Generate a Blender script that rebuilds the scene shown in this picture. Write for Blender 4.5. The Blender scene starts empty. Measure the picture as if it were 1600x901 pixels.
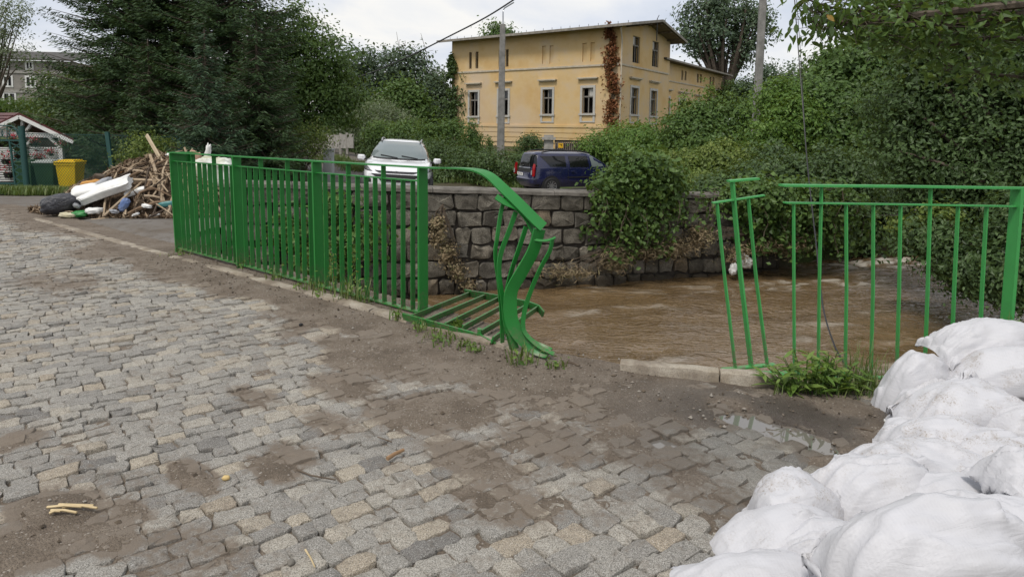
import bpy, bmesh, math, random
import numpy as np
from mathutils import Vector, Matrix
S = bpy.context.scene
COL = S.collection
random.seed(11)
PI = math.pi
# ------------------------------------------------------------------ camera
F, PX, PY, CAMH = 1067.0, 800.0, 305.0, 1.65
PITCH, ROLL = math.atan(105.0 / F), 0.013
RC = Matrix.Rotation(PI / 2 - PITCH, 3, 'X') @ Matrix.Rotation(ROLL, 3, 'Z')
cam_d = bpy.data.cameras.new('camera')
cam_d.sensor_width = 36.0
cam_d.lens = 36.0 * F / 1600.0
cam_d.shift_y = -(450.5 - PY) / 1600.0
cam_d.clip_start, cam_d.clip_end = 0.05, 5000
cam = bpy.data.objects.new('camera', cam_d)
COL.objects.link(cam)
cam.matrix_world = Matrix.Translation((0, 0, CAMH)) @ RC.to_4x4()
S.camera = cam
# ------------------------------------------------------------------ light
S.view_settings.view_transform = 'Standard'
S.view_settings.look = 'None'
S.view_settings.exposure = 0.66
S.view_settings.gamma = 1.0
SUN_EL, SUN_AZ = math.radians(58), math.radians(215)      # azimuth clockwise from +Y: behind, a little to the left
w = bpy.data.worlds.new('World'); S.world = w; w.use_nodes = True
nt = w.node_tree; nt.nodes.clear()
def N(t, typ, **kw):
    n = t.nodes.new(typ)
    for k, v in kw.items():
        if k.startswith('i_'):
            n.inputs[k[2:].replace('_', ' ')].default_value = v
        else:
            setattr(n, k, v)
    return n
def L(t, a, b): t.links.new(a, b)
def ramp(t, fac, stops, interp='LINEAR'):
    r = t.nodes.new('ShaderNodeValToRGB'); r.color_ramp.interpolation = interp
    e = r.color_ramp.elements
    while len(e) < len(stops): e.new(0.5)
    for i, (p, c) in enumerate(stops):
        e[i].position = p
        e[i].color = (c, c, c, 1) if isinstance(c, (int, float)) else (*c, 1)
    if fac is not None: t.links.new(fac, r.inputs[0])
    return r.outputs[0]
def math_n(t, op, a, b=None, c=None):
    m = t.nodes.new('ShaderNodeMath'); m.operation = op
    for i, x in enumerate((a, b, c)):
        if x is None: continue
        if isinstance(x, (int, float)): m.inputs[i].default_value = x
        else: t.links.new(x, m.inputs[i])
    return m.outputs[0]
def mix_c(t, fac, a, b, mode='MIX'):
    m = t.nodes.new('ShaderNodeMix'); m.data_type = 'RGBA'; m.blend_type = mode
    for i, x in ((0, fac), (6, a), (7, b)):
        if isinstance(x, (int, float)): m.inputs[i].default_value = x
        elif isinstance(x, tuple): m.inputs[i].default_value = (*x, 1)
        else: t.links.new(x, m.inputs[i])
    return m.outputs[2]
def noise(t, vec, scale, detail=4, rough=0.55, dist=0.0):
    n = t.nodes.new('ShaderNodeTexNoise'); n.inputs['Scale'].default_value = scale
    n.inputs['Detail'].default_value = detail; n.inputs['Roughness'].default_value = rough
    n.inputs['Distortion'].default_value = dist
    if vec is not None: t.links.new(vec, n.inputs['Vector'])
    return n.outputs['Fac']
sky = N(nt, 'ShaderNodeTexSky', sky_type='NISHITA', sun_disc=False, sun_elevation=SUN_EL, sun_rotation=SUN_AZ)
tc = N(nt, 'ShaderNodeTexCoord')
sep = N(nt, 'ShaderNodeSeparateXYZ'); L(nt, tc.outputs['Generated'], sep.inputs[0])
zz = math_n(nt, 'ADD', math_n(nt, 'MAXIMUM', sep.outputs[2], 0.0), 0.22)
cx = math_n(nt, 'DIVIDE', sep.outputs[0], zz); cy = math_n(nt, 'DIVIDE', sep.outputs[1], zz)
comb = N(nt, 'ShaderNodeCombineXYZ'); L(nt, cx, comb.inputs[0]); L(nt, cy, comb.inputs[1])
n1 = noise(nt, comb.outputs[0], 0.75, 7, 0.55, 0.35)
n2 = noise(nt, comb.outputs[0], 1.5, 6, 0.6, 0.2)
cl_col = ramp(nt, n1, [(0.36, (6.0, 6.6, 7.7)), (0.46, (7.6, 7.9, 8.6)), (0.55, (10.0, 9.7, 9.2)), (0.66, (8.6, 8.7, 8.9))])
cl_col = mix_c(nt, ramp(nt, n2, [(0.4, 0.0), (0.65, 0.22)]), cl_col, (7.4, 7.7, 8.3))
skyc = mix_c(nt, 0.9, sky.outputs[0], cl_col)
bg = N(nt, 'ShaderNodeBackground'); bg.inputs['Strength'].default_value = 0.067
L(nt, skyc, bg.inputs['Color'])
wo = N(nt, 'ShaderNodeOutputWorld'); L(nt, bg.outputs[0], wo.inputs[0])
sd = bpy.data.lights.new('sun', 'SUN'); sd.energy = 1.5; sd.angle = math.radians(14); sd.color = (1.0, 0.95, 0.88)
so = bpy.data.objects.new('sun', sd); COL.objects.link(so)
dv = Vector((math.sin(SUN_AZ) * math.cos(SUN_EL), math.cos(SUN_AZ) * math.cos(SUN_EL), math.sin(SUN_EL)))
so.rotation_euler = dv.to_track_quat('Z', 'Y').to_euler()
so.location = dv * 60
# ------------------------------------------------------------------ surveying: a sight line of the photograph to a point in the place
def ray(px, py): return RC @ Vector(((px - PX) / F, -(py - PY) / F, -1.0))
def at(px, py, Y):
    d = ray(px, py); k = Y / d.y
    return Vector((d.x * k, Y, CAMH + d.z * k))
def gnd(px, py, z=0.0):
    d = ray(px, py); k = (z - CAMH) / d.z
    return Vector((d.x * k, d.y * k, z))
def on_plane(px, py, p0, nrm):
    d = ray(px, py); o = Vector((0, 0, CAMH)); k = (p0 - o).dot(nrm) / d.dot(nrm)
    return o + d * k
# ------------------------------------------------------------------ numeric noise
def _h(i, j, k, s):
    n = (i.astype(np.int64) * 374761393 + j.astype(np.int64) * 668265263 + k.astype(np.int64) * 2147483647 + s * 1274126177) & 0xffffffff
    n = ((n ^ (n >> 13)) * 1274126177) & 0xffffffff
    n = ((n ^ (n >> 16)) * 2246822519) & 0xffffffff
    return ((n ^ (n >> 15)) & 0xffffff) / float(0xffffff) * 2 - 1
def vnoise(x, y, z=None, s=0):
    x = np.asarray(x, float); y = np.asarray(y, float); z = np.zeros_like(x) if z is None else np.asarray(z, float)
    i, j, k = np.floor(x), np.floor(y), np.floor(z)
    f, g, h = x - i, y - j, z - k
    f, g, h = [t * t * t * (t * (t * 6 - 15) + 10) for t in (f, g, h)]
    r = 0
    for a in (0, 1):
        for b in (0, 1):
            for c in (0, 1):
                wgt = (f if a else 1 - f) * (g if b else 1 - g) * (h if c else 1 - h)
                r = r + wgt * _h(i + a, j + b, k + c, s)
    return r
def fbm(x, y, z=None, o=4, s=0, lac=2.03, gain=0.5):
    r, a, t = 0, 1.0, 0
    for q in range(o):
        m = lac ** q
        r = r + a * vnoise(np.asarray(x) * m + q * 7.3, np.asarray(y) * m + q * 3.1, None if z is None else np.asarray(z) * m, s + q)
        t += a; a *= gain
    return r / t
def sstep(a, b, x):
    t = np.clip((np.asarray(x, float) - a) / (b - a), 0, 1)
    return t * t * (3 - 2 * t)
# ------------------------------------------------------------------ objects
def link(name, me, mat=None, parent=None):
    o = bpy.data.objects.new(name, me); COL.objects.link(o)
    if mat is not None and me is not None and len(me.materials) == 0:
        for m in (mat if isinstance(mat, (list, tuple)) else [mat]): me.materials.append(m)
    if parent is not None: o.parent = parent
    return o
def tag(o, label=None, cat=None, group=None, kind=None):
    if label: o['label'] = label
    if cat: o['category'] = cat
    if group: o['group'] = group
    if kind: o['kind'] = kind
    return o
def empty(name, loc, label, cat, group=None, rz=0.0):
    o = bpy.data.objects.new(name, None); COL.objects.link(o)
    o.empty_display_size = 0.2
    o.location = loc; o.rotation_euler = (0, 0, rz)
    return tag(o, label, cat, group)
def np_mesh(name, v, f, smooth=True, attr=None, sharp=None):
    """mesh from arrays; f is (n,3) or (n,4); attr {name: per-face array}"""
    v = np.asarray(v, np.float32); f = np.asarray(f, np.int32)
    me = bpy.data.meshes.new(name)
    me.vertices.add(len(v)); me.vertices.foreach_set('co', v.ravel())
    k = f.shape[1]
    me.loops.add(f.size); me.loops.foreach_set('vertex_index', f.ravel())
    me.polygons.add(len(f)); me.polygons.foreach_set('loop_start', np.arange(0, f.size, k, dtype=np.int32))
    me.polygons.foreach_set('use_smooth', np.full(len(f), smooth))
    for n_, a in (attr or {}).items():
        at_ = me.attributes.new(n_, 'FLOAT', 'FACE' if len(a) == len(f) else 'POINT')
        at_.data.foreach_set('value', np.asarray(a, np.float32))
    me.update(calc_edges=True); me.validate()
    if sharp: me.set_sharp_from_angle(angle=math.radians(sharp))
    return me
def grid_faces(nu, nv, wrap=False):
    """vertex index = i*nv + j"""
    i = np.arange(nu if wrap else nu - 1)[:, None]; j = np.arange(nv - 1)[None, :]
    i2 = (i + 1) % nu
    a = i * nv + j; b = i2 * nv + j
    return np.stack([a, b, b + 1, a + 1], -1).reshape(-1, 4)
class MB:
    def __init__(s): s.v = []; s.f = []; s.m = []; s.mi = 0
    def add(s, vs, fs):
        o = len(s.v); s.v += [tuple(p) for p in vs]; s.f += [tuple(o + i for i in q) for q in fs]; s.m += [s.mi] * len(fs)
        return s
    def box(s, c, size, rot=None):
        hx, hy, hz = [q / 2 for q in size]
        ps = [Vector((x, y, z)) for x in (-hx, hx) for y in (-hy, hy) for z in (-hz, hz)]
        if rot is not None: ps = [rot @ p for p in ps]
        c = Vector(c)
        return s.add([p + c for p in ps], [(0, 1, 3, 2), (4, 6, 7, 5), (0, 4, 5, 1), (2, 3, 7, 6), (0, 2, 6, 4), (1, 5, 7, 3)])
    def bar(s, p, q, wd, th, up=(0, 0, 1)):
        """flat bar: wd across (perpendicular to up and to its run), th along up"""
        return s.strip([p, q], wd, th, [up, up])
    def strip(s, pts, wd, th, ups):
        pts = [Vector(p) for p in pts]; n = len(pts); vs = []
        for i, p in enumerate(pts):
            t = (pts[min(i + 1, n - 1)] - pts[max(i - 1, 0)]).normalized()
            u = Vector(ups[i] if isinstance(ups, list) else ups); u = (u - t * u.dot(t)).normalized(); sd_ = t.cross(u)
            w_ = wd[i] if isinstance(wd, list) else wd
            for a, b in ((-1, -1), (1, -1), (1, 1), (-1, 1)): vs.append(p + sd_ * (a * w_ / 2) + u * (b * th / 2))
        fs = [(0, 1, 2, 3)[::-1], tuple(4 * (n - 1) + k for k in range(4))]
        for i in range(n - 1):
            for k in range(4): fs.append((4 * i + k, 4 * i + (k + 1) % 4, 4 * i + 4 + (k + 1) % 4, 4 * i + 4 + k))
        return s.add(vs, fs)
    def tube(s, pts, r, n=6, cap=True):
        pts = [Vector(p) for p in pts]; m = len(pts); vs = []
        rs = r if isinstance(r, (list, tuple)) else [r] * m
        ref = Vector((0.13, 0.31, 0.94))
        for i, p in enumerate(pts):
            t = (pts[min(i + 1, m - 1)] - pts[max(i - 1, 0)])
            t = t.normalized() if t.length > 1e-9 else Vector((0, 0, 1))
            if abs(t.dot(ref)) > 0.95: ref = Vector((0.9, 0.2, 0.1))
            a = t.cross(ref).normalized(); b = t.cross(a)
            for k in range(n): vs.append(p + (a * math.cos(2 * PI * k / n) + b * math.sin(2 * PI * k / n)) * rs[i])
        fs = [(i * n + k, i * n + (k + 1) % n, i * n + n + (k + 1) % n, i * n + n + k) for i in range(m - 1) for k in range(n)]
        if cap: fs += [tuple(range(n))[::-1], tuple((m - 1) * n + k for k in range(n))]
        return s.add(vs, fs)
    def cyl(s, c, r, h, n=20, axis=(0, 0, 1), r2=None):
        ax = Vector(axis).normalized(); c = Vector(c)
        return s.tube([c - ax * h / 2, c + ax * h / 2], [r, r if r2 is None else r2], n)
    def prism(s, poly, z0, z1, M=None):
        n = len(poly); vs = [Vector((x, y, z0)) for x, y in poly] + [Vector((x, y, z1)) for x, y in poly]
        if M is not None: vs = [M @ p for p in vs]
        return s.add(vs, [tuple(range(n))[::-1], tuple(range(n, 2 * n))] + [(i, (i + 1) % n, n + (i + 1) % n, n + i) for i in range(n)])
    def build(s, name, mat, parent=None, smooth=None, bevel=0.0):
        me = bpy.data.meshes.new(name); me.from_pydata(s.v, [], s.f)
        o = link(name, me, mat, parent)
        if any(s.m): me.polygons.foreach_set('material_index', s.m)
        if bevel:
            bm = bmesh.new(); bm.from_mesh(me)
            bmesh.ops.bevel(bm, geom=list(bm.edges), offset=bevel, segments=1, affect='EDGES', clamp_overlap=True)
            bm.to_mesh(me); bm.free()
        if smooth: me.polygons.foreach_set('use_smooth', [True] * len(me.polygons)); me.set_sharp_from_angle(angle=math.radians(smooth))
        me.update()
        return o
# ------------------------------------------------------------------ materials
def mat(name, base=(0.5, 0.5, 0.5), rough=0.6, metal=0.0, spec=0.4):
    m = bpy.data.materials.new(name); m.use_nodes = True
    t = m.node_tree; b = t.nodes['Principled BSDF']
    b.inputs['Base Color'].default_value = (*base, 1); b.inputs['Roughness'].default_value = rough
    b.inputs['Metallic'].default_value = metal; b.inputs['Specular IOR Level'].default_value = spec
    return m, t, b
def objco(t): return N(t, 'ShaderNodeTexCoord').outputs['Object']
def worldco(t): return N(t, 'ShaderNodeNewGeometry').outputs['Position']
def attr(t, name): return N(t, 'ShaderNodeAttribute', attribute_name=name).outputs['Fac']
def bump(t, b, h, strength=0.3, dist=0.01):
    n = N(t, 'ShaderNodeBump'); n.inputs['Strength'].default_value = strength; n.inputs['Distance'].default_value = dist
    L(t, h, n.inputs['Height']); L(t, n.outputs[0], b.inputs['Normal'])
def noisy(name, c1, c2, scale=8, rough=0.7, bmp=0.3, bscale=None, bdist=0.01, spec=0.3, co=worldco, lo=0.35, hi=0.65, metal=0.0):
    m, t, b = mat(name, c1, rough, metal, spec); co_ = co(t)
    n = noise(t, co_, scale, 6, 0.6)
    L(t, ramp(t, n, [(lo, c1), (hi, c2)]), b.inputs['Base Color'])
    if bmp: bump(t, b, noise(t, co_, bscale or scale * 4, 5, 0.6), bmp, bdist)
    return m
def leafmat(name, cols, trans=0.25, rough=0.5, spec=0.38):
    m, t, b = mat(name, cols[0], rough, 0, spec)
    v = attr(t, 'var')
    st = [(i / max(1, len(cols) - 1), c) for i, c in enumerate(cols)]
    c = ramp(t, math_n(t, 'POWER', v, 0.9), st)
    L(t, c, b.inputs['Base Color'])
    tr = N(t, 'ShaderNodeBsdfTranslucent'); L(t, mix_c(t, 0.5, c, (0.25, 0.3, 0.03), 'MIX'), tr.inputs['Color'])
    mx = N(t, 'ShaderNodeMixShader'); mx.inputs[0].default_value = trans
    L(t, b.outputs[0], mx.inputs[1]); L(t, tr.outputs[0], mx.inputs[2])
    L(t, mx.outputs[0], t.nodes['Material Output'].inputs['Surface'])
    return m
M = {}
def paint(name, c, rough=0.35, wear=0.0, wearcol=(0.2, 0.1, 0.05)):
    m, t, b = mat(name, c, rough, 0, 0.5); co_ = worldco(t)
    n = noise(t, co_, 6, 5, 0.6)
    c2 = mix_c(t, ramp(t, n, [(0.35, 0.0), (0.7, 1.0)]), c, tuple(q * 0.86 for q in c))
    if wear: c2 = mix_c(t, ramp(t, noise(t, co_, 45, 5, 0.7), [(0.62, 0.0), (0.68, wear)]), c2, wearcol)
    if wear:
        spz = N(t, 'ShaderNodeSeparateXYZ'); L(t, co_, spz.inputs[0])
        gr = math_n(t, 'MULTIPLY', ramp(t, math_n(t, 'ADD', spz.outputs[2], math_n(t, 'MULTIPLY', noise(t, co_, 9, 4, 0.7), 0.35)), [(0.2, 1.0), (0.42, 0.0)]), ramp(t, noise(t, co_, 38, 4, 0.7), [(0.42, 0.0), (0.6, 0.8)]))
        c2 = mix_c(t, gr, c2, (0.15, 0.115, 0.08))
    L(t, c2, b.inputs['Base Color'])
    L(t, ramp(t, n, [(0.3, rough), (0.7, rough + 0.15)]), b.inputs['Roughness'])
    bump(t, b, noise(t, co_, 60, 3, 0.5), 0.12, 0.003)
    M[name] = m
    return m
paint('green_paint', (0.014, 0.19, 0.028), 0.38, 0.5, (0.05, 0.12, 0.04))
paint('pale_green_paint', (0.05, 0.31, 0.075), 0.42, 0.4, (0.10, 0.2, 0.08))
paint('fence_green', (0.018, 0.075, 0.068), 0.5)
paint('white_wood', (0.72, 0.72, 0.70), 0.6)
paint('white_frame', (0.47, 0.455, 0.42), 0.6, 0.6, (0.4, 0.36, 0.3))
paint('sash_wood', (0.20, 0.185, 0.165), 0.7)
M['dark'] = mat('dark_void', (0.012, 0.012, 0.013), 0.9, 0, 0.1)[0]
M['bark'] = noisy('bark', (0.055, 0.042, 0.032), (0.13, 0.105, 0.08), 9, 0.9, 0.6, 30, 0.02)
M['twig'] = noisy('twig', (0.07, 0.05, 0.035), (0.15, 0.12, 0.09), 12, 0.85, 0.2)
M['concrete'] = noisy('concrete', (0.27, 0.26, 0.24), (0.40, 0.38, 0.35), 5, 0.85, 0.25, 60, 0.005)
M['glass_dark'] = mat('dark_glass', (0.012, 0.014, 0.016), 0.06, 0, 0.6)[0]
M['rubber'] = mat('rubber', (0.018, 0.018, 0.019), 0.8)[0]
M['chrome'] = mat('chrome', (0.55, 0.56, 0.58), 0.22, 1.0)[0]
M['alloy'] = mat('alloy', (0.42, 0.43, 0.45), 0.3, 0.9)[0]
M['black_plastic'] = mat('black_plastic', (0.02, 0.02, 0.021), 0.5)[0]
M['white_plastic'] = mat('white_plastic', (0.78, 0.78, 0.76), 0.5)[0]
# ================================================================== GROUND, RIVER, WALLS
ZW = -1.30                                               # river level
FA, FB = gnd(281, 394), gnd(661, 494)                    # railing foot, far end and near end
DD = (FA - FB).normalized()                              # along the left kerb, away
EE = Vector((-DD.y, DD.x, 0)); EE = EE if EE.y > 0 else -EE   # across the kerb, towards the river
KB = gnd(832, 563)                                       # end of the left kerb (street side)
KA = KB + DD * 10.6
kerb_off = 0.0
D0 = FA + EE * 0.22 + DD * 0.12
D1 = KB + EE * 0.30
D2 = gnd(972, 575) + Vector((0.0, 0.16, 0))
D3 = gnd(1236, 603) + Vector((0.02, 0.2, 0))
BOUND = [Vector((-40, D0.y + (D0.x + 40) * -DD.y / DD.x, 0)) if False else D0 + DD * 40, D0, FB + EE * 0.24, D1, D2, D3, Vector((3.3, 4.55, 0)), Vector((4.3, 4.9, 0)), Vector((6.0, 7.6, 0)), Vector((9.3, 11.2, 0)), Vector((14.5, 15.5, 0)), Vector((30, 24, 0))]
W0b, W1b = gnd(690, 462, ZW), gnd(1130, 431, ZW)
WD = Vector((W1b.x - W0b.x, W1b.y - W0b.y, 0)).normalized()
WN = Vector((WD.y, -WD.x, 0))                            # towards the river
W_L = W0b - WD * ((W0b.x + 4.55) / WD.x); W_L.z = 0
W_R = W1b + WD * 1.4; W_R.z = 0
def wall_top(px, py):
    p = on_plane(px, py, Vector((W0b.x, W0b.y, 0)), WN)
    return ((p - W_L).dot(WD), p.z)
_wt = [wall_top(*q) for q in ((382, 284), (670, 293), (900, 299), (1090, 303))]
def wtop(s):
    return float(np.interp(s, [q[0] for q in _wt], [q[1] for q in _wt]))
def seg_dist(x, y, pts):
    """signed distance to a polyline running left to right: negative on the camera's side"""
    best = np.full(np.shape(x), 1e9); sg = np.ones(np.shape(x))
    for a, b in zip(pts[:-1], pts[1:]):
        dx, dy = b.x - a.x, b.y - a.y; l2 = dx * dx + dy * dy
        t = np.clip(((x - a.x) * dx + (y - a.y) * dy) / l2, 0, 1)
        d = np.hypot(x - a.x - t * dx, y - a.y - t * dy)
        c = dx * (y - a.y) - dy * (x - a.x)
        up = d < best - 1e-9
        best = np.where(up, d, best); sg = np.where(up, np.sign(c), sg)
    return best * sg
def gz(x, y):
    y = np.asarray(y, float)
    z = np.interp(y, [-1e4, 11.5, 25.5, 28, 46, 60, 160, 1500], [0, 0, -0.85, -0.85, 0.22, 0.5, 3.0, 12])
    return z
def in_river(x, y, grow=0.0):
    wall_d = (x - W_L.x) * WN.x + (y - W_L.y) * WN.y     # >0 on the river's side of the wall
    left = (x - D0.x) + (y - D0.y) * (D0.x - W_L.x) / (W_L.y - D0.y)
    far = seg_dist(x, y, [W_L, W_R, W_R + Vector((6, 3.4, 0)), W_R + Vector((25, 9, 0))])
    return (seg_dist(x, y, BOUND) > 0.0 - grow) & (far < grow) & (left > -grow)
def axis(lo, hi, step, a, b, g=1.25):
    c = list(np.arange(lo, hi + 1e-6, step)); s_ = step
    while c[-1] < b: s_ *= g; c.append(c[-1] + s_)
    s_ = step
    while c[0] > a: s_ *= g; c.insert(0, c[0] - s_)
    return np.array(c)
ax, ay = axis(-16, 26, 0.25, -1500, 1500), axis(-3, 34, 0.25, -1500, 1500)
X, Y = np.meshgrid(ax, ay, indexing='ij')
Z = gz(X, Y) + 0.05 * fbm(X * 0.4, Y * 0.4, o=4, s=3) - 0.06
dn = seg_dist(X, Y, BOUND)
Z = np.where((dn < 0) & (Y < 13), -0.14, Z)
riv = in_river(X, Y, 0.3)
Z = np.where(riv, -2.6, Z)
bank_r = (X > 4.2) & (dn > -6) & (dn <= 0.3)             # sloping right bank
Z = np.where(bank_r & ~riv, np.clip(-2.0 - (dn) * 0.55, -2.0, 0.2) + 0.1 * fbm(X, Y, o=3, s=9), Z)
m, t, b = mat('earth', (0.1, 0.08, 0.05), 0.95, 0, 0.2); co_ = worldco(t)
n_ = noise(t, co_, 0.35, 6, 0.65); n2_ = noise(t, co_, 6, 6, 0.7)
c_ = ramp(t, n_, [(0.42, (0.075, 0.062, 0.042)), (0.55, (0.055, 0.085, 0.025)), (0.7, (0.085, 0.11, 0.035))])
L(t, mix_c(t, ramp(t, n2_, [(0.3, 0.0), (0.7, 0.5)]), c_, (0.05, 0.055, 0.02)), b.inputs['Base Color'])
bump(t, b, n2_, 0.7, 0.05)
o = link('ground', np_mesh('ground', np.stack([X, Y, Z], -1).reshape(-1, 3), grid_faces(len(ax), len(ay))), m); tag(o, 'grassy earth ground round the river and under the houses', None, None, 'structure')

# ---- dirt over the setts
def blob(px, py, ra, rb, s_, ang=None):
    p = gnd(px, py); return (p.x, p.y, ra, rb, s_, ang)
BL = [blob(600, 560, .65, .4, .85), blob(540, 600, .3, .22, .6), blob(700, 565, .5, .34, .85), blob(690, 640, .3, .34, .75), blob(620, 640, .24, .2, .5), blob(800, 610, .4, .3, .5),
      blob(960, 640, .5, .35, .6), blob(1060, 625, .5, .28, .95), blob(1180, 640, .42, .25, 1.05), blob(1300, 650, .5, .35, 1.15), blob(1330, 700, .45, .3, 1.0), blob(1010, 610, .5, .2, 1.0),
      blob(900, 590, .4, .2, .85), blob(1100, 770, .3, .2, .3), blob(1000, 700, .4, .3, .4), blob(860, 690, .35, .3, .45),
      blob(95, 805, .30, .22, 1.0), blob(40, 850, .25, .2, .9), blob(200, 795, .22, .1, .6), blob(300, 745, .25, .08, .75), blob(170, 830, .22, .12, .7), blob(430, 735, .2, .1, .65), blob(300, 860, .3, .2, .3),
      blob(460, 710, .2, .1, .5), blob(15, 690, .15, .2, .7), blob(740, 720, .4, .2, .5), blob(790, 780, .3, .2, .4),
      blob(250, 385, 1.2, .9, .8), blob(160, 395, .8, .5, .45), blob(300, 420, 1.2, .5, .6), blob(90, 440, .8, .4, .35), blob(100, 345, 2.0, .7, .9), blob(400, 620, .25, .12, .4), blob(520, 660, .25, .12, .4)]
def mud(x, y):
    x = np.asarray(x, float); y = np.asarray(y, float)
    nn = fbm(x * 2.1, y * 2.1, o=4, s=21); n2 = fbm(x * 7, y * 7, o=3, s=33)
    tt = (KB.x - x) * EE.x + (KB.y - y) * EE.y; ss = (x - KB.x) * DD.x + (y - KB.y) * DD.y
    r = 1.15 * (1 - sstep(0.16, 0.72, tt - 0.45 * nn + 0.1 * np.clip(ss - 3, 0, 3))) * sstep(-1.6, -0.3, ss) * (1 - 0.6 * sstep(4.5, 8, ss))
    for bx, by, ra, rb, s_, a in BL:
        u = ((x - bx) * EE.x + (y - by) * EE.y); v = ((x - bx) * DD.x + (y - by) * DD.y)
        q = np.sqrt((v / ra) ** 2 + (u / rb) ** 2) + 0.55 * nn
        r = np.maximum(r, s_ * (1 - sstep(0.45, 1.25, q)))
    r = r + 0.17 * nn + 0.06 + 0.10 * n2
    return np.clip(r, 0, 1.25)
PUD = [(gnd(1205, 668), 0.42, 0.15), (gnd(1045, 698), 0.13, 0.07)]
PD = (gnd(1262, 690) - gnd(1140, 648)).normalized(); PE = Vector((-PD.y, PD.x, 0))
def puddle_dip(x, y):
    r = 0
    for p, a, b_ in PUD:
        u = (x - p.x) * PD.x + (y - p.y) * PD.y; v = (x - p.x) * PE.x + (y - p.y) * PE.y
        q = np.sqrt((u / a) ** 2 + (v / b_) ** 2) + 0.45 * fbm(x * 9, y * 9, o=3, s=5)
        r = np.maximum(r, 1 - sstep(0.55, 1.25, q))
    return r
st = 0.04
gx, gy = np.arange(-13.5, 5.6, st), np.arange(-2.5, 13.6, st)
X, Y = np.meshgrid(gx, gy, indexing='ij')
MU = mud(X, Y); DIP = puddle_dip(X, Y)
Z = -0.017 + 0.027 * MU + 0.006 * fbm(X * 9, Y * 9, o=3, s=2) + 0.004 * MU * fbm(X * 26, Y * 26, o=2, s=6) - 0.060 * DIP
dn = seg_dist(X, Y, BOUND)
Z = Z - 0.05 * sstep(-0.12, 0.05, dn) * (X > KB.x - 0.1)
fc = grid_faces(len(gx), len(gy)); xm = X.ravel()[fc].mean(1); ym = Y.ravel()[fc].mean(1)
tt = (KB.x - xm) * EE.x + (KB.y - ym) * EE.y
keep = (seg_dist(xm, ym, BOUND) < 0.02)
fc = fc[keep]
wet = np.clip(np.exp(-((X - gnd(1230, 660).x) / 1.0) ** 2 - ((Y - gnd(1230, 660).y) / 0.7) ** 2) * 1.1, 0, 1) * sstep(-0.25, 0.35, fbm(X * 3, Y * 3, o=3, s=77) + 0.25)
m, t, b = mat('dirt', (0.12, 0.095, 0.07), 0.9, 0, 0.25); co_ = worldco(t)
n_ = noise(t, co_, 3.0, 6, 0.65); n2_ = noise(t, co_, 75, 4, 0.7); v_ = N(t, 'ShaderNodeTexVoronoi', feature='F1'); v_.inputs['Scale'].default_value = 130; L(t, co_, v_.inputs['Vector'])
c_ = ramp(t, n_, [(0.35, (0.135, 0.108, 0.082)), (0.5, (0.19, 0.155, 0.12)), (0.68, (0.245, 0.208, 0.168))])
c_ = mix_c(t, ramp(t, n2_, [(0.35, 0.55), (0.6, 0.0)]), c_, (0.055, 0.042, 0.032))
c_ = mix_c(t, ramp(t, v_.outputs['Color'], [(0.86, 0.0), (0.9, 0.7)]), c_, (0.36, 0.33, 0.29))
wv = attr(t, 'wet')
c_ = mix_c(t, math_n(t, 'MULTIPLY', wv, 0.72), c_, (0.045, 0.038, 0.033))
L(t, c_, b.inputs['Base Color']); L(t, ramp(t, wv, [(0.2, 0.9), (1.0, 0.33)]), b.inputs['Roughness'])
hh = math_n(t, 'ADD', n2_, math_n(t, 'MULTIPLY', v_.outputs['Distance'], -0.8))
bump(t, b, hh, 0.75, 0.012)
M['dirt'] = m
o = link('road', np_mesh('road', np.stack([X, Y, Z], -1).reshape(-1, 3), fc, attr={'wet': wet.ravel()}), m)
road = tag(o, 'brown dirt bed of the cobbled road, muddy along the kerb', None, None, 'structure')
# ---- puddles
m_, t_, b_ = mat('puddle_water', (0.135, 0.125, 0.112), 0.02, 0, 1.0)
for i, (p, a, bb) in enumerate(PUD):
    mb = MB(); n = 28
    mb.add([(p.x, p.y, -0.018)] + [(p.x + PD.x * a * 1.35 * math.cos(k * 2 * PI / n) + PE.x * bb * 1.35 * math.sin(k * 2 * PI / n), p.y + PD.y * a * 1.35 * math.cos(k * 2 * PI / n) + PE.y * bb * 1.35 * math.sin(k * 2 * PI / n), -0.018) for k in range(n)], [(0, 1 + k, 1 + (k + 1) % n) for k in range(n)])
    tag(mb.build('puddle', m_), ['long shallow puddle in the mud beside the setts', 'small puddle among the wet setts', 'tiny puddle near the sandbags', 'narrow puddle at the edge of the mud'][i], None, None, 'structure')
# ---- setts
m, t, b = mat('granite_sett', (0.3, 0.29, 0.27), 0.75, 0, 0.35); co_ = worldco(t)
v = attr(t, 'tint'); mu = attr(t, 'mud')
base = ramp(t, v, [(0.0, (0.185, 0.175, 0.16)), (0.3, (0.285, 0.27, 0.242)), (0.55, (0.36, 0.34, 0.30)), (0.72, (0.43, 0.395, 0.33)), (0.84, (0.375, 0.315, 0.235)), (1.0, (0.43, 0.375, 0.29))])
sp1 = noise(t, co_, 210, 3, 0.7); sp2 = noise(t, co_, 28, 5, 0.65)
base = mix_c(t, ramp(t, sp1, [(0.38, 0.85), (0.53, 0.0)]), base, (0.07, 0.066, 0.06))
base = mix_c(t, ramp(t, sp1, [(0.56, 0.0), (0.66, 0.65)]), base, (0.58, 0.57, 0.55))
film = math_n(t, 'ADD', math_n(t, 'MULTIPLY', mu, 0.72), math_n(t, 'ADD', math_n(t, 'MULTIPLY', sp2, 0.75), math_n(t, 'ADD', math_n(t, 'MULTIPLY', noise(t, co_, 9, 4, 0.6), 0.40), math_n(t, 'MULTIPLY', sp1, 0.28))))
base = mix_c(t, ramp(t, film, [(0.76, 0.0), (0.97, 0.66), (1.12, 0.92)]), base, (0.17, 0.137, 0.105))
wv = attr(t, 'wet')
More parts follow.
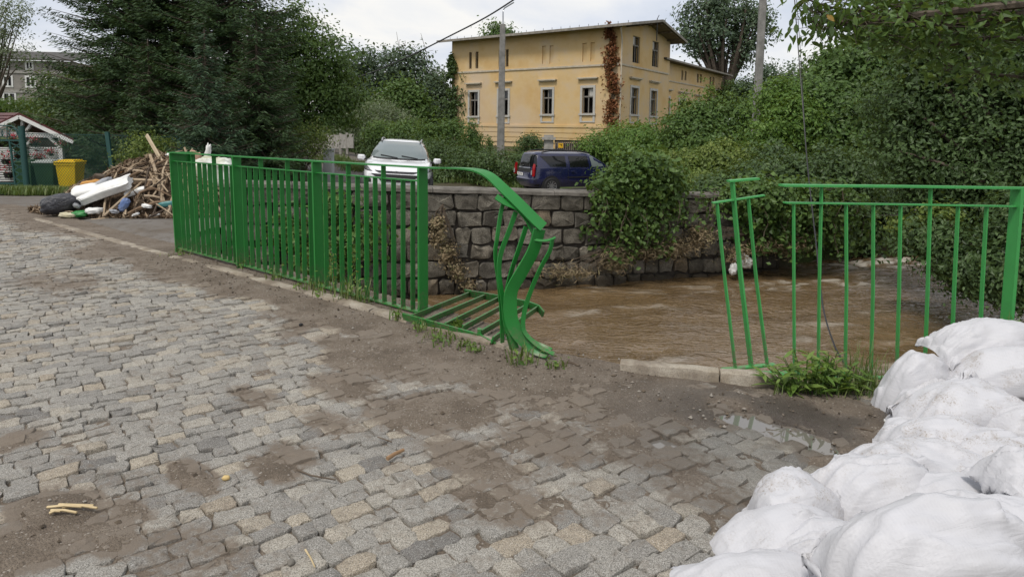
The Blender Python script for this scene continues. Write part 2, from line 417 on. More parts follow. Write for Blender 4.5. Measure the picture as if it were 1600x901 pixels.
base = mix_c(t, math_n(t, 'MULTIPLY', wv, 0.45), base, (0.075, 0.07, 0.062))
L(t, base, b.inputs['Base Color']); L(t, ramp(t, wv, [(0.1, 0.72), (1.0, 0.3)]), b.inputs['Roughness'])
bump(t, b, math_n(t, 'ADD', math_n(t, 'MULTIPLY', sp1, 0.45), sp2), 0.8, 0.014)
M['sett'] = m
R = random.Random(5)
cands = []
SE, SDr = Vector((math.cos(math.radians(37)), math.sin(math.radians(37)), 0)), Vector((-math.sin(math.radians(37)), math.cos(math.radians(37)), 0))
row = -7.0
while row < 15:
    wd_ = R.uniform(0.090, 0.122)
    u = -4.0 + R.uniform(-0.1, 0.05)
    while u < 13:
        ln = R.uniform(0.102, 0.172) if R.random() < 0.85 else R.uniform(0.08, 0.105)
        uu, vv = u + ln / 2, row + wd_ / 2
        u += ln
        bend = 0.14 * math.sin(uu * 0.8 + 0.4) + 0.05 * math.sin(uu * 2.3 + vv * 0.35)
        x = KB.x + SDr.x * (vv + bend) - SE.x * uu; y = KB.y + SDr.y * (vv + bend) - SE.y * uu
        if y < 1.0 or y > 12.8 or abs(x) > 1.05 * y + 1.2 or x > 2.9: continue
        cands.append((x, y, ln, wd_))
    row += wd_
cx_ = np.array([c[0] for c in cands]); cy_ = np.array([c[1] for c in cands])
ok = seg_dist(cx_, cy_, BOUND) < -0.33
cm, cdip, cn = mud(cx_, cy_), puddle_dip(cx_, cy_), fbm(cx_ * 1.3, cy_ * 1.3, o=2, s=90)
def sett(x, y, ln, wd_, mu_, dip):
    """one worn granite sett: chamfered outline, domed top"""
    a, bb = ln / 2 - R.uniform(-0.001, 0.004), wd_ / 2 - R.uniform(-0.001, 0.0045)
    c = min(a, bb) * R.uniform(0.10, 0.34)
    rot = R.gauss(0, 0.045)
    ol = [(a, -bb + c), (a, 0), (a, bb - c), (a - c, bb), (a * .3, bb), (-a * .3, bb), (-a + c, bb), (-a, bb - c), (-a, 0), (-a, -bb + c), (-a + c, -bb), (-a * .3, -bb), (a * .3, -bb), (a - c, -bb)]
    ol = [(p + R.gauss(0, 0.0046), q + R.gauss(0, 0.0046)) for p, q in ol]
    h = R.gauss(-0.001, 0.0055) - 0.024 * dip; tx, ty = R.gauss(0, 0.045), R.gauss(0, 0.045)
    vs = []
    for k, (sc, zz_) in enumerate(((0.99, -0.05), (1.02, -0.008), (0.965, -0.0012), (0.58, 0.0012))):
        for p, q in ol:
            p2, q2 = p * sc, q * sc
            jz = R.gauss(0, 0.0024) if k > 1 else 0
            vs.append((p2, q2, zz_ + jz + h + tx * p2 + ty * q2))
    vs.append((0, 0, 0.0015 + h + R.gauss(0, 0.002)))
    cr, sr = math.cos(rot), math.sin(rot)
    out = []
    for p, q, z in vs:
        p, q = p * cr - q * sr, p * sr + q * cr
        out.append((-SE.x * p + SDr.x * q, -SE.y * p + SDr.y * q, z))
    n = len(ol)
    fs = [(k * n + i, k * n + (i + 1) % n, k * n + n + (i + 1) % n, k * n + n + i) for k in range(3) for i in range(n)]
    fs += [(3 * n + i, 3 * n + (i + 1) % n, 4 * n) for i in range(n)]
    return out, fs
order = [i for i in np.argsort(cx_ ** 2 + (cy_) ** 2) if ok[i] and cm[i] < 1.12]
def wet_at(x, y): return float(np.interp(math.hypot((x - gnd(1150, 690).x) / 1.1, (y - gnd(1150, 690).y) / 0.8), [0.3, 1.2], [0.9, 0.0]))
n_ind = 0; mass_v, mass_f, mt, mm, mw = [], [], [], [], []
for i in order:
    x, y, ln, wd_ = cands[i]
    vs, fs = sett(x, y, ln, wd_, cm[i], cdip[i])
    fs = [f[::-1] for f in fs]
    tint = min(1, max(0, R.gauss(0.46, 0.2) + 0.1 * cn[i] + (0.3 if R.random() < 0.14 else 0)))
    d = ray(0, 0)
    px_ok = abs(x) < 0.76 * y + 0.05 and y > 2.35 and not (x > 0.62 and y < 3.0 and x > 0.35 * y - 0.1) and cm[i] < 0.85
    if n_ind < 298 and px_ok:
        me = bpy.data.meshes.new('sett'); me.from_pydata(vs, [], fs)
        me.polygons.foreach_set('use_smooth', [True] * len(fs)); me.set_sharp_from_angle(angle=0.62)
        va = np.array(vs); q = me.attributes.new('mud', 'FLOAT', 'POINT'); q.data.foreach_set('value', mud(x + va[:, 0] * 1.3, y + va[:, 1] * 1.3).astype(np.float32))
        for nm, val in (('tint', tint), ('wet', wet_at(x, y))):
            q = me.attributes.new(nm, 'FLOAT', 'FACE'); q.data.foreach_set('value', [float(val)] * len(fs))
        o = link('sett', me, M['sett'], road); o.location = (x, y, 0); n_ind += 1
    else:
        k = len(mass_v); mass_v += [(p[0] + x, p[1] + y, p[2]) for p in vs]; mass_f += [tuple(k + j for j in f) for f in fs]
        mt += [tint] * len(fs); mm += [cm[i]] * len(fs); mw += [wet_at(x, y)] * len(fs)
me = bpy.data.meshes.new('paving'); me.from_pydata(mass_v, [], mass_f); me.polygons.foreach_set('use_smooth', [True] * len(mass_f)); me.set_sharp_from_angle(angle=0.62)
va = np.array(mass_v); q = me.attributes.new('mud', 'FLOAT', 'POINT'); q.data.foreach_set('value', mud(va[:, 0], va[:, 1]).astype(np.float32))
for nm, val in (('tint', mt), ('wet', mw)):
    q = me.attributes.new(nm, 'FLOAT', 'FACE'); q.data.foreach_set('value', val)
o = link('paving', me, M['sett'], road); o['kind'] = 'stuff'
print('setts', n_ind, len(mt) / 40)

# ---- street beyond the bridge
sx, sy = np.arange(-30, 30.1, 0.25), np.arange(6, 62, 0.25)
X, Y = np.meshgrid(sx, sy, indexing='ij')
Zs = gz(X, Y) + 0.012 * fbm(X * 0.6, Y * 0.6, o=3, s=14) + 0.015
OFF = (D0 - KB).dot(EE)
Zs = Zs - 0.16 * sstep(-0.25, 0.45, ((KB.x - X) * EE.x + (KB.y - Y) * EE.y) + OFF)
fc = grid_faces(len(sx), len(sy)); xm = X.ravel()[fc].mean(1); ym = Y.ravel()[fc].mean(1)
wallside = (xm - W_L.x) * WN.x + (ym - W_L.y) * WN.y
leftbank = (xm - D0.x) + (ym - D0.y) * (D0.x - W_L.x) / (W_L.y - D0.y)
tt = (KB.x - xm) * EE.x + (KB.y - ym) * EE.y
far_edge = np.interp(xm, [-30, -16, -10.5, -5, 0, 4, 12, 30], [17.2, 18.6, 20.5, 24.0, 27.4, 29.0, 31, 31])
road_up = (ym > 20) & (ym < 60) & (np.abs(xm - (-3.2 - (ym - 22) * 0.42)) < 2.0)
keep = (((ym < far_edge) | road_up) & (tt < -OFF + 0.6) & ((wallside < -0.25) | (leftbank < -0.25)) & ~((leftbank > -0.25) & (ym < W_L.y + 0.1)))
m, t, b = mat('asphalt', (0.12, 0.115, 0.108), 0.8, 0, 0.35); co_ = worldco(t)
n_ = noise(t, co_, 1.1, 6, 0.65); n2_ = noise(t, co_, 60, 3, 0.7)
c_ = ramp(t, n_, [(0.35, (0.125, 0.098, 0.072)), (0.5, (0.155, 0.138, 0.118)), (0.7, (0.195, 0.182, 0.168))])
c_ = mix_c(t, ramp(t, noise(t, co_, 4.5, 6, 0.75), [(0.5, 0.0), (0.62, 0.7)]), c_, (0.085, 0.066, 0.05))
c_ = mix_c(t, ramp(t, n2_, [(0.4, 0.4), (0.6, 0.0)]), c_, (0.07, 0.065, 0.06))
L(t, c_, b.inputs['Base Color']); bump(t, b, n2_, 0.4, 0.01)
o = link('street', np_mesh('street', np.stack([X, Y, Zs], -1).reshape(-1, 3), fc[keep]), m); tag(o, 'worn grey asphalt street beyond the bridge', None, None, 'structure')
# ---- kerbs
m, t, b = mat('kerb_concrete', (0.4, 0.36, 0.3), 0.85, 0, 0.3); co_ = worldco(t)
n_ = noise(t, co_, 7, 5, 0.6); n2_ = noise(t, co_, 120, 3, 0.75)
c_ = ramp(t, n_, [(0.35, (0.27, 0.225, 0.165)), (0.6, (0.40, 0.36, 0.295))])
c_ = mix_c(t, ramp(t, noise(t, co_, 2.6, 6, 0.7), [(0.42, 0.0), (0.6, 0.8)]), c_, (0.17, 0.135, 0.1))
c_ = mix_c(t, ramp(t, n2_, [(0.36, 0.7), (0.5, 0.0)]), c_, (0.14, 0.12, 0.1))
L(t, c_, b.inputs['Base Color']); bump(t, b, n2_, 0.6, 0.008)
M['kerb'] = m
def kerb_stone(p, q, wd_, h, z0=-0.1, seed=0, taper=0.0):
    p, q = Vector(p), Vector(q); dr = (q - p).normalized(); sd_ = Vector((-dr.y, dr.x, 0)); ln = (q - p).length
    n = max(4, int(ln / 0.06)); prof = [(-0.5, 0), (-0.5, 0.75), (-0.42, 0.95), (-0.2, 1.0), (0.2, 1.0), (0.42, 0.96), (0.5, 0.78), (0.5, 0)]
    vs = []
    for i in range(n + 1):
        u = i / n; c = p + dr * (ln * u)
        e = min(1.0, 0.80 + min(u, 1 - u) * n * 0.13)
        for a, hh in prof:
            k = a * wd_ * e; hz = z0 + hh * (h - z0) * (0.72 + 0.28 * e)
            j = 0.006 * float(vnoise([u * ln * 14 + seed * 9.1], [a * 3.0 + hh * 2]).item())
            vs.append(c + sd_ * (k + j) + Vector((0, 0, hz + (j if hh > 0.5 else 0))))
    mcount = len(prof); fs = [tuple(range(mcount))[::-1], tuple(n * mcount + k for k in range(mcount))]
    fs += [(i * mcount + k, i * mcount + (k + 1) % mcount, (i + 1) * mcount + (k + 1) % mcount, (i + 1) * mcount + k) for i in range(n) for k in range(mcount)]
    mb = MB(); mb.add(vs, fs); return mb
kerbL = empty('kerb', KB, 'low pale concrete kerb running under the green railing', 'kerb')
pos = 0.0; k = 0
while pos < 10.4:
    ln = 1.0 if pos > 0.5 else 0.42
    p = KB + DD * pos + EE * (0.075); q = KB + DD * (pos + ln - 0.012) + EE * 0.075
    if k == 0: q += EE * 0.02; p += EE * -0.01
    lift = 0.045 if pos < 2 else (0.028 if pos < 4 else 0.014)
    o = kerb_stone(p - KB, q - KB, 0.15, lift, seed=k).build('kerb_stone', M['kerb'], kerbL, 50)
    pos += ln; k += 1
kr = empty('kerb', gnd(975, 580), 'pale loose kerb stones lying at the broken edge above the water', 'kerb')
pts = [gnd(972, 583), gnd(1130, 597), gnd(1240, 607), gnd(1372, 616)]
for i in range(3):
    a = pts[i] + Vector((0, 0.07, 0)); q = pts[i + 1] + Vector((-0.012, 0.07, 0))
    kerb_stone(a - pts[0] + Vector((0, .003, 0)), q - pts[0], [0.135, 0.13, 0.13][i], [0.07, 0.062, 0.015][i], seed=20 + i).build('kerb_stone', M['kerb'], kr, 50).location = (pts[0] - gnd(975, 580))
# ---- bank faces under the road edge (rough masonry)
M['bank'] = noisy('bank_masonry', (0.05, 0.045, 0.04), (0.12, 0.105, 0.09), 3, 0.9, 0.7, 12, 0.05)
mb = MB(); bp = [D0 + DD * 0.4, D0, FB + EE * 0.24, D1, D2, D3, Vector((3.3, 4.55, 0)), Vector((4.3, 4.9, 0))]
vs = []
for p in bp: vs += [(p.x, p.y, -0.06), (p.x + 0.02, p.y + 0.02, -2.7)]
for p in bp: vs += [(p.x - EE.x * 0.5, p.y - EE.y * 0.5, -0.06), (p.x - EE.x * 0.5, p.y - EE.y * 0.5, -2.7)]
n = len(bp); mb.add(vs, [(2 * i, 2 * i + 1, 2 * i + 3, 2 * i + 2) for i in range(n - 1)] + [(2 * i, 2 * i + 2, 2 * n + 2 * i + 2, 2 * n + 2 * i) for i in range(n - 1)])
tag(mb.build('river_bank', M['bank']), 'masonry bank under the broken road edge', None, None, 'structure')

# ---- river
st = 0.085
gx, gy = np.arange(-6.5, 26, st), np.arange(3.0, 22.5, st)
X, Y = np.meshgrid(gx, gy, indexing='ij')
fd = Vector((-0.80, -0.60, 0))
U = X * fd.x + Y * fd.y; V = -X * fd.y + Y * fd.x
wx = X * 0.55 + .3 * Y + 0.8 * fbm(U * 0.5, V * 0.5, o=2, s=50); wy = Y * 1.5 - .25 * X + 0.7 * fbm(U * 0.6, V * 0.6, o=2, s=51)
h1 = fbm(wx, wy, o=3, s=41, gain=0.45)
h1 = 0.75 - np.abs(h1) * 2.0
h2 = fbm(X * 1.5 + .5 * h1 + .6 * wx, Y * 4.2 - .8 * X + .5 * h1, o=2, s=43, gain=0.4)
ctr = gnd(1390, 420, ZW)
rap = np.exp(-(((X - gnd(1400, 413, ZW).x) / 2.6) ** 2 + ((Y - gnd(1400, 413, ZW).y) / 0.75) ** 2))
rap2 = np.exp(-(((X - gnd(1280, 445, ZW).x) / 1.5) ** 2 + ((Y - gnd(1280, 445, ZW).y) / 0.28) ** 2))
rap3 = np.exp(-(((X - gnd(1190, 452, ZW).x) / 1.6) ** 2 + ((Y - gnd(1190, 452, ZW).y) / 0.2) ** 2))
Z = ZW + 0.055 * h1 + 0.030 * h2 + 0.05 * rap * (0.5 + h2) + 0.05 * rap2 + 0.03 * rap3
nf = fbm(X * 3.2, Y * 5.2, o=4, s=61)
streak = sstep(.22, .5, fbm(wx * 1.3, wy * 3.2, o=4, s=63)) * sstep(.35, .75, h1) * .3
foam = np.clip(streak + 1.0 * rap * sstep(-0.1, 0.5, nf) + 0.7 * rap2 * sstep(0.0, 0.5, nf) + 0.5 * rap3 * sstep(0.05, 0.5, nf), 0, 1)
m, t, b = mat('river_water', (0.13, 0.085, 0.045), 0.12, 0, 1.0); co_ = worldco(t)
mp = N(t, 'ShaderNodeMapping'); L(t, co_, mp.inputs[0]); mp.inputs['Rotation'].default_value = (0, 0, math.radians(10)); mp.inputs['Scale'].default_value = (0.7, 2.0, 1.0)
n_ = noise(t, mp.outputs[0], 1.2, 5, 0.6, 0.6); n2_ = noise(t, mp.outputs[0], 4.2, 2, 0.5, 1.2); n3_ = noise(t, mp.outputs[0], 13, 2, 0.5, 0.6)
c_ = ramp(t, n_, [(0.35, (0.11, 0.071, 0.033)), (0.6, (0.155, 0.104, 0.053))])
fo = attr(t, 'foam')
c_ = mix_c(t, fo, c_, (0.62, 0.58, 0.5))
L(t, c_, b.inputs['Base Color']); L(t, ramp(t, fo, [(0, 0.03), (0.6, 0.6)]), b.inputs['Roughness'])
bump(t, b, math_n(t, 'ADD', n2_, math_n(t, 'MULTIPLY', n3_, 0.32)), 0.65, 0.08)
M['water'] = m
o = link('river', np_mesh('river', np.stack([X, Y, Z], -1).reshape(-1, 3), grid_faces(len(gx), len(gy)), attr={'foam': foam.ravel()}), m); tag(o, 'brown swollen river with choppy muddy water', None, None, 'structure')

# ---- stone walls
m, t, b = mat('wall_stone', (0.2, 0.18, 0.15), 0.85, 0, 0.3); co_ = worldco(t)
v = attr(t, 'tint')
base = ramp(t, v, [(0.0, (0.10, 0.092, 0.076)), (0.35, (0.18, 0.163, 0.13)), (0.6, (0.27, 0.25, 0.205)), (0.8, (0.27, 0.215, 0.145)), (0.9, (0.215, 0.125, 0.065)), (1.0, (0.29, 0.26, 0.225))])
sp1 = noise(t, co_, 75, 3, 0.75); sp2 = noise(t, co_, 5, 6, 0.65)
base = mix_c(t, ramp(t, sp1, [(0.37, 0.8), (0.5, 0.0)]), base, (0.04, 0.036, 0.032))
base = mix_c(t, ramp(t, sp1, [(0.55, 0.0), (0.66, 0.55)]), base, (0.36, 0.33, 0.29))
base = mix_c(t, ramp(t, sp2, [(0.42, 0.0), (0.62, 0.75)]), base, (0.055, 0.048, 0.038))
wz = N(t, 'ShaderNodeSeparateXYZ'); L(t, co_, wz.inputs[0])
silt = ramp(t, math_n(t, 'ADD', math_n(t, 'ADD', wz.outputs[2], 1.2), math_n(t, 'MULTIPLY', sp2, 0.5)), [(0.22, 0.85), (0.36, 0.0)])
base = mix_c(t, silt, base, (0.055, 0.042, 0.028))
L(t, base, b.inputs['Base Color']); bump(t, b, math_n(t, 'ADD', math_n(t, 'MULTIPLY', sp1, 0.6), sp2), 0.8, 0.03)
M['wall_stone'] = m
M['mortar'] = noisy('mortar', (0.03, 0.026, 0.022), (0.075, 0.065, 0.055), 5, 0.95, 0.6, 25, 0.03)
M['coping'] = noisy('coping', (0.085, 0.078, 0.066), (0.185, 0.17, 0.148), 5, 0.9, 0.6, 40, 0.02)
def masonry(root, p0, dr, nr, s0, s1, ztop, zbot, cop=True, ch=0.305, seed=1):
    Rr = random.Random(seed)
    back = MB(); n = max(2, int((s1 - s0) / 0.6))
    ps = []
    for i in range(n + 1):
        s_ = s0 + (s1 - s0) * i / n; p = p0 + dr * s_
        for off, z in ((-0.035, zbot), (-0.035, ztop(s_) - 0.07), (-0.5, ztop(s_) - 0.07), (-0.5, zbot)):
            ps.append((p.x + nr.x * off, p.y + nr.y * off, z))
    back.add(ps, [(4 * i + k, 4 * i + (k + 1) % 4, 4 * i + 4 + (k + 1) % 4, 4 * i + 4 + k) for i in range(n) for k in range(4)] + [(0, 1, 2, 3), tuple(4 * n + k for k in (3, 2, 1, 0))])
    back.build('mortar', M['mortar'], root)
    cnt = 0; crs = 0
    while True:
        top_off = crs * ch
        if ztop((s0 + s1) / 2) - 0.09 - top_off < zbot + 0.1: break
        s_ = s0 + Rr.uniform(-0.2, 0)
        while s_ < s1:
            wd_ = Rr.uniform(0.24, 0.50) if crs else Rr.uniform(0.42, 0.62)
            a, e = max(s_, s0), min(s_ + wd_, s1); s_ += wd_
            if e - a < 0.08: continue
            mid = (a + e) / 2
            zt = ztop(mid) - 0.085 - top_off + Rr.uniform(-0.012, 0.012) + 0.02 * math.sin(mid * 1.3 + crs); zb_ = zt - ch + Rr.uniform(0.012, 0.035)
            if zb_ < -1.85: continue
            w2, h2 = (e - a) / 2 - Rr.uniform(0.008, 0.018), (zt - zb_) / 2 - 0.006
            c = min(w2, h2) * Rr.uniform(0.15, 0.4)
            ol = [(w2, -h2 + c), (w2, h2 - c), (w2 - c, h2), (0, h2), (-w2 + c, h2), (-w2, h2 - c), (-w2, -h2 + c), (-w2 + c, -h2), (0, -h2), (w2 - c, -h2)]
            ol = [(p + Rr.gauss(0, 0.015), q + Rr.gauss(0, 0.014)) for p, q in ol]
            pr = Rr.uniform(0.0, 0.035) if crs else 0.02
            vs = []
            for sc, dp in ((1.0, -0.12), (1.0, 0.0), (0.93, 0.016), (0.5, 0.022)):
                for p, q in ol: vs.append((p * sc, q * sc, dp + pr + (Rr.gauss(0, 0.013) if dp > 0 else 0)))
            vs.append((0, 0, 0.034 + pr))
            n_ = len(ol)
            fs = [(k * n_ + i, k * n_ + (i + 1) % n_, k * n_ + n_ + (i + 1) % n_, k * n_ + n_ + i) for k in range(3) for i in range(n_)] + [(3 * n_ + i, 3 * n_ + (i + 1) % n_, 4 * n_) for i in range(n_)]
            me = bpy.data.meshes.new('stone')
            me.from_pydata([(dr.x * p + nr.x * d_, dr.y * p + nr.y * d_, q) for p, q, d_ in vs], [], fs)
            me.polygons.foreach_set('use_smooth', [True] * len(fs)); me.set_sharp_from_angle(angle=0.6)
            tn = min(1, max(0, Rr.gauss(0.45, 0.25))) if crs else Rr.uniform(0.2, 0.5)
            q_ = me.attributes.new('tint', 'FLOAT', 'FACE'); q_.data.foreach_set('value', [tn] * len(fs))
            o = link('stone', me, M['wall_stone'], root); cnt += 1
            pc = p0 + dr * mid; o.location = Vector((pc.x, pc.y, (zt + zb_) / 2)) - root.location
        crs += 1
    if cop:
        s_ = s0
        while s_ < s1 - 0.1:
            e = min(s_ + Rr.uniform(1.0, 1.5), s1); mbk = MB(); n2 = 6; vs = []
            for i in range(n2 + 1):
                q = s_ + 0.006 + (e - s_ - 0.012) * i / n2; p = p0 + dr * q; zt = ztop(q)
                for off, dz in ((-0.54, -0.09), (-0.53, -0.02), (-0.44, 0), (0.0, 0.003), (0.055, -0.025), (0.065, -0.08), (0.03, -0.09)):
                    j = 0.007 * math.sin(q * 7.7 + off * 11)
                    vs.append((p.x + nr.x * (off + j), p.y + nr.y * (off + j), zt + dz + j * 0.7))
            k7 = 7
            mbk.add(vs, [(i * k7 + k, i * k7 + (k + 1) % k7, (i + 1) * k7 + (k + 1) % k7, (i + 1) * k7 + k) for i in range(n2) for k in range(k7)] + [tuple(range(k7))[::-1], tuple(n2 * k7 + k for k in range(k7))])
            o = mbk.build('coping_stone', M['coping'], root, 40); o.location = -root.location
            s_ = e
    for c in root.children:
        if c.name.startswith('mortar'): c.location = -root.location
    return cnt
sw = empty('stone_wall', (W_L.x, W_L.y, -1.3), 'rough stone river wall with a dark coping along the far bank', 'wall'); sw['kind'] = 'thing'
nst = masonry(sw, W_L, WD, WN, 0.0, (W_R - W_L).length, wtop, -2.0, seed=3)
ld = (Vector((W_L.x, W_L.y, 0)) - Vector((D0.x, D0.y, 0))); ll = ld.length; ld.normalize(); ln_ = Vector((ld.y, -ld.x, 0))
if ln_.x < 0: ln_ = -ln_
aw = empty('abutment_wall', (D0.x, D0.y, -1.3), 'short stone wall under the far end of the green railing', 'wall'); aw['kind'] = 'thing'
nst2 = masonry(aw, Vector((D0.x, D0.y, 0)), ld, ln_, 0.05, ll - 0.05, lambda s_: 0.02, -2.0, cop=False, seed=8)
print('stones', nst, nst2)
# ================================================================== RAILINGS
G, PG = M['green_paint'], M['pale_green_paint']
tri = lambda a, b, u: a + (b - a) * u
TA, TB = at(271, 238.5, FA.y), at(660, 261.5, FB.y)
MA, MBt = at(273, 251.5, FA.y), at(661, 283, FB.y)
BA, BBt = at(281, 387, FA.y), at(660, 488, FB.y)
GA, GB = FA + Vector((0, 0, -0.05)), FB + Vector((0, 0, -0.06))
ra = empty('green_railing', FB, 'green steel bridge railing of flat pickets with its near end bent and twisted over', 'railing')
def rel(o, root): o.location = -root.location; return o
def part(mb, name, m_, root, smooth=None): return rel(mb.build(name, m_, root, smooth), root)
for k in range(4):
    u = k / 3
    part(MB().bar(tri(GA, GB, u), tri(TA, TB, u) - Vector((0, 0, 0.006)), 0.105, 0.022, DD), 'post', G, ra)
    if k < 3:
        for j in range(1, 12):
            q = u + j / 36
            top = tri(TA, TB, q) - Vector((0, 0, 0.007)) if j in (4, 8) else tri(MA, MBt, q)
            jx = DD * random.gauss(0, 0.003)
            part(MB().bar(tri(BA, BBt, q) + jx, top, 0.05, 0.009, DD), 'picket', G, ra)
part(MB().bar(tri(MA, MBt, -0.004), tri(MA, MBt, 0.995), 0.052, 0.010, (0, 0, 1)), 'middle_rail', G, ra)
part(MB().bar(tri(BA, BBt, -0.004), tri(BA, BBt, 0.99), 0.062, 0.012, (0, 0, 1)), 'bottom_rail', G, ra)
def pts_at(seq): return [at(*q) for q in seq]
def smooth_path(pts, n=5):
    out = []
    for i in range(len(pts) - 1):
        p0, p1, p2, p3 = pts[max(i - 1, 0)], pts[i], pts[i + 1], pts[min(i + 2, len(pts) - 1)]
        for k in range(n):
            t_ = k / n
            out.append(0.5 * ((2 * p1) + (p2 - p0) * t_ + (2 * p0 - 5 * p1 + 4 * p2 - p3) * t_ ** 2 + (-p0 + 3 * p1 - 3 * p2 + p3) * t_ ** 3))
    out.append(pts[-1]); return out
def lerp_ups(ups, n):
    m_ = len(ups) - 1; out = []
    for i in range(n):
        q = i / (n - 1) * m_; k = min(int(q), m_ - 1)
        out.append(Vector(ups[k]).lerp(Vector(ups[k + 1]), q - k))
    return out
def ribbon(seq, wd, th, ups, n=5):
    p = smooth_path(pts_at(seq) if len(seq[0]) == 3 and not isinstance(seq[0], Vector) else seq, n)
    return MB().strip(p, wd, th, lerp_ups(ups, len(p)))
YB = FB.y
rail_pts = [tri(TA, TB, -0.02), tri(TA, TB, 0.33), tri(TA, TB, 0.66), TB] + pts_at([(705, 262.5, YB - .42), (740, 265, YB - .72), (764, 274, YB - .85), (788, 296, YB - .95), (815, 322, YB - 1.0), (836, 343, YB - 1.02), (849, 355, YB - 1.03)])
p = smooth_path(rail_pts, 5)
part(MB().strip(p, 0.092, 0.012, lerp_ups([(0, 0, 1)] * 5 + [(0.05, -.12, 1), (0.3, -.5, .8), (.45, -.72, .55), (.5, -.75, .5), (.5, -.75, .5), (.5, -.75, .5)], len(p))), 'top_rail', G, ra, 30)
yt = YB - 1.0
tw = [('bent_middle_rail', [(775, 307, yt), (790, 317, yt), (808, 325, yt), (822, 340, yt), (830, 355, yt), (835, 366, yt)], .046, .009, [(.3, -.8, .5), (.3, -.7, .6), (.5, -.7, .5), (.8, -.6, .2)]),
      ('bent_picket', [(791, 303, yt + .04), (783, 330, yt + .03), (777, 370, yt), (774, 398, yt), (779, 440, yt), (783, 480, yt + .02), (785, 535, yt + .05)], .03, .009, [(.55, -.83, 0), (.6, -.8, 0), (.5, -.85, 0)]),
      ('bent_picket', [(806, 331, yt + .02), (795, 362, yt), (782, 398, yt - .02), (780, 430, yt - .02), (786, 470, yt - .01), (790, 505, yt + .0), (800, 545, yt + .02)], .036, .009, [(.5, -.85, .1), (.6, -.8, 0), (.3, -.95, 0)]),
      ('bent_picket', [(822, 354, yt + .01), (812, 385, yt), (800, 420, yt), (793, 448, yt), (790, 475, yt), (794, 520, yt)], .036, .009, [(.5, -.85, .1), (.7, -.7, 0), (.5, -.8, 0)]),
      ('twisted_post', [(843, 358, yt - .03), (833, 392, yt - .03), (815, 425, yt - .04), (800, 452, yt - .05), (797, 475, yt - .05), (800, 502, yt - .05), (812, 524, yt - .06), (832, 541, yt - .07), (850, 549, yt - .1), (858, 552, yt - .12)], .098, .013, [(.55, -.8, .2), (.6, -.75, .2), (.5, -.85, .1), (.05, -1, 0), (.0, -1, .1), (.2, -.85, .5), (.1, -.6, .8)]),
      ('torn_rail_end', [(833, 374, yt - .04), (846, 376, yt - .05), (858, 375, yt - .06), (868, 371, yt - .07)], .02, .007, [(0, -.7, .7), (0, -.5, .8)]),
      ('bent_picket', [(863, 374, yt - .06), (859, 392, yt - .06), (845, 418, yt - .06), (831, 450, yt - .06), (821, 480, yt - .06), (817, 506, yt - .07), (822, 522, yt - .08), (842, 541, yt - .11), (866, 553, yt - .15)], [.03] * 46, .009, [(.7, -.7, .1), (.6, -.75, .1), (.3, -.9, .1), (.3, -.8, .5), (.1, -.5, .85)]),
      ('bent_picket', [(792, 470, yt - .03), (791, 500, yt - .02), (800, 527, yt - .02), (806, 545, yt - .02)], .05, .01, [(.2, -.95, 0), (.2, -.95, .2)])]
for nm, seq, wd_, th_, ups in tw:
    part(ribbon(seq, wd_ if not isinstance(wd_, list) else .032, th_, ups), nm, G, ra, 30)
# the return at the far end
CE = EE * 0.20
part(MB().bar(GA + CE, TA + CE - Vector((0, 0, .006)), 0.022, 0.11, DD), 'post', G, ra)
part(MB().bar(GA + EE * .06 + Vector((0, 0, .08)), TA + EE * .06 - Vector((0, 0, .1)), 0.06, 0.01, DD), 'picket', G, ra)
part(MB().bar(TA - EE * 0.04, TA + EE * 0.30, 0.11, 0.012, (0, 0, 1)), 'corner_rail', G, ra)
part(MB().bar(TA + EE * 0.02 - Vector((0, 0, .07)), TA + EE * 0.27 - Vector((0, 0, .07)), 0.012, 0.11, (0, 0, 1)), 'corner_plate', G, ra)
# fallen panel
z0 = 0.05
def z_at(px, py, z): return gnd(px, py, z)
near = [z_at(630, 494, .08), z_at(700, 513, .05), z_at(750, 527, .03), z_at(775, 541, .01)]
yf = lambda x: 6.75 + (x - 727) * (5.75 - 6.75) / (848 - 727)
far = [at(727, 457, yf(727)), at(778, 466, yf(778)), at(826, 476, yf(826)), at(842, 482, yf(840)), at(849, 491, yf(846))]
fpn = empty('fallen_railing_panel', near[0], 'green railing panel torn off and lying flat over the water edge', 'railing panel')
part(MB().strip(near, 0.012, 0.062, [(0, -.3, .95)] * 4), 'side_rail', G, fpn)
part(MB().strip(far, 0.014, 0.07, [(0, -.3, .95)] * 5), 'side_rail', G, fpn)
nb = [(642, 496), (666, 502), (694, 509), (722, 513), (751, 520), (769, 531)]
fb_ = [(734, 459), (758, 463), (779, 467), (800, 471), (825, 477), (839, 482)]
for (a, b_), (c, d_) in zip(nb, fb_):
    p = z_at(a, b_, .06); q = at(c, d_, yf(c))
    part(MB().bar(p, q, 0.012, 0.055, (0.1, -.45, .9)), 'picket', G, fpn)
part(MB().box(z_at(749, 522, .05), (.03, .05, .09)), 'bracket', G, fpn)
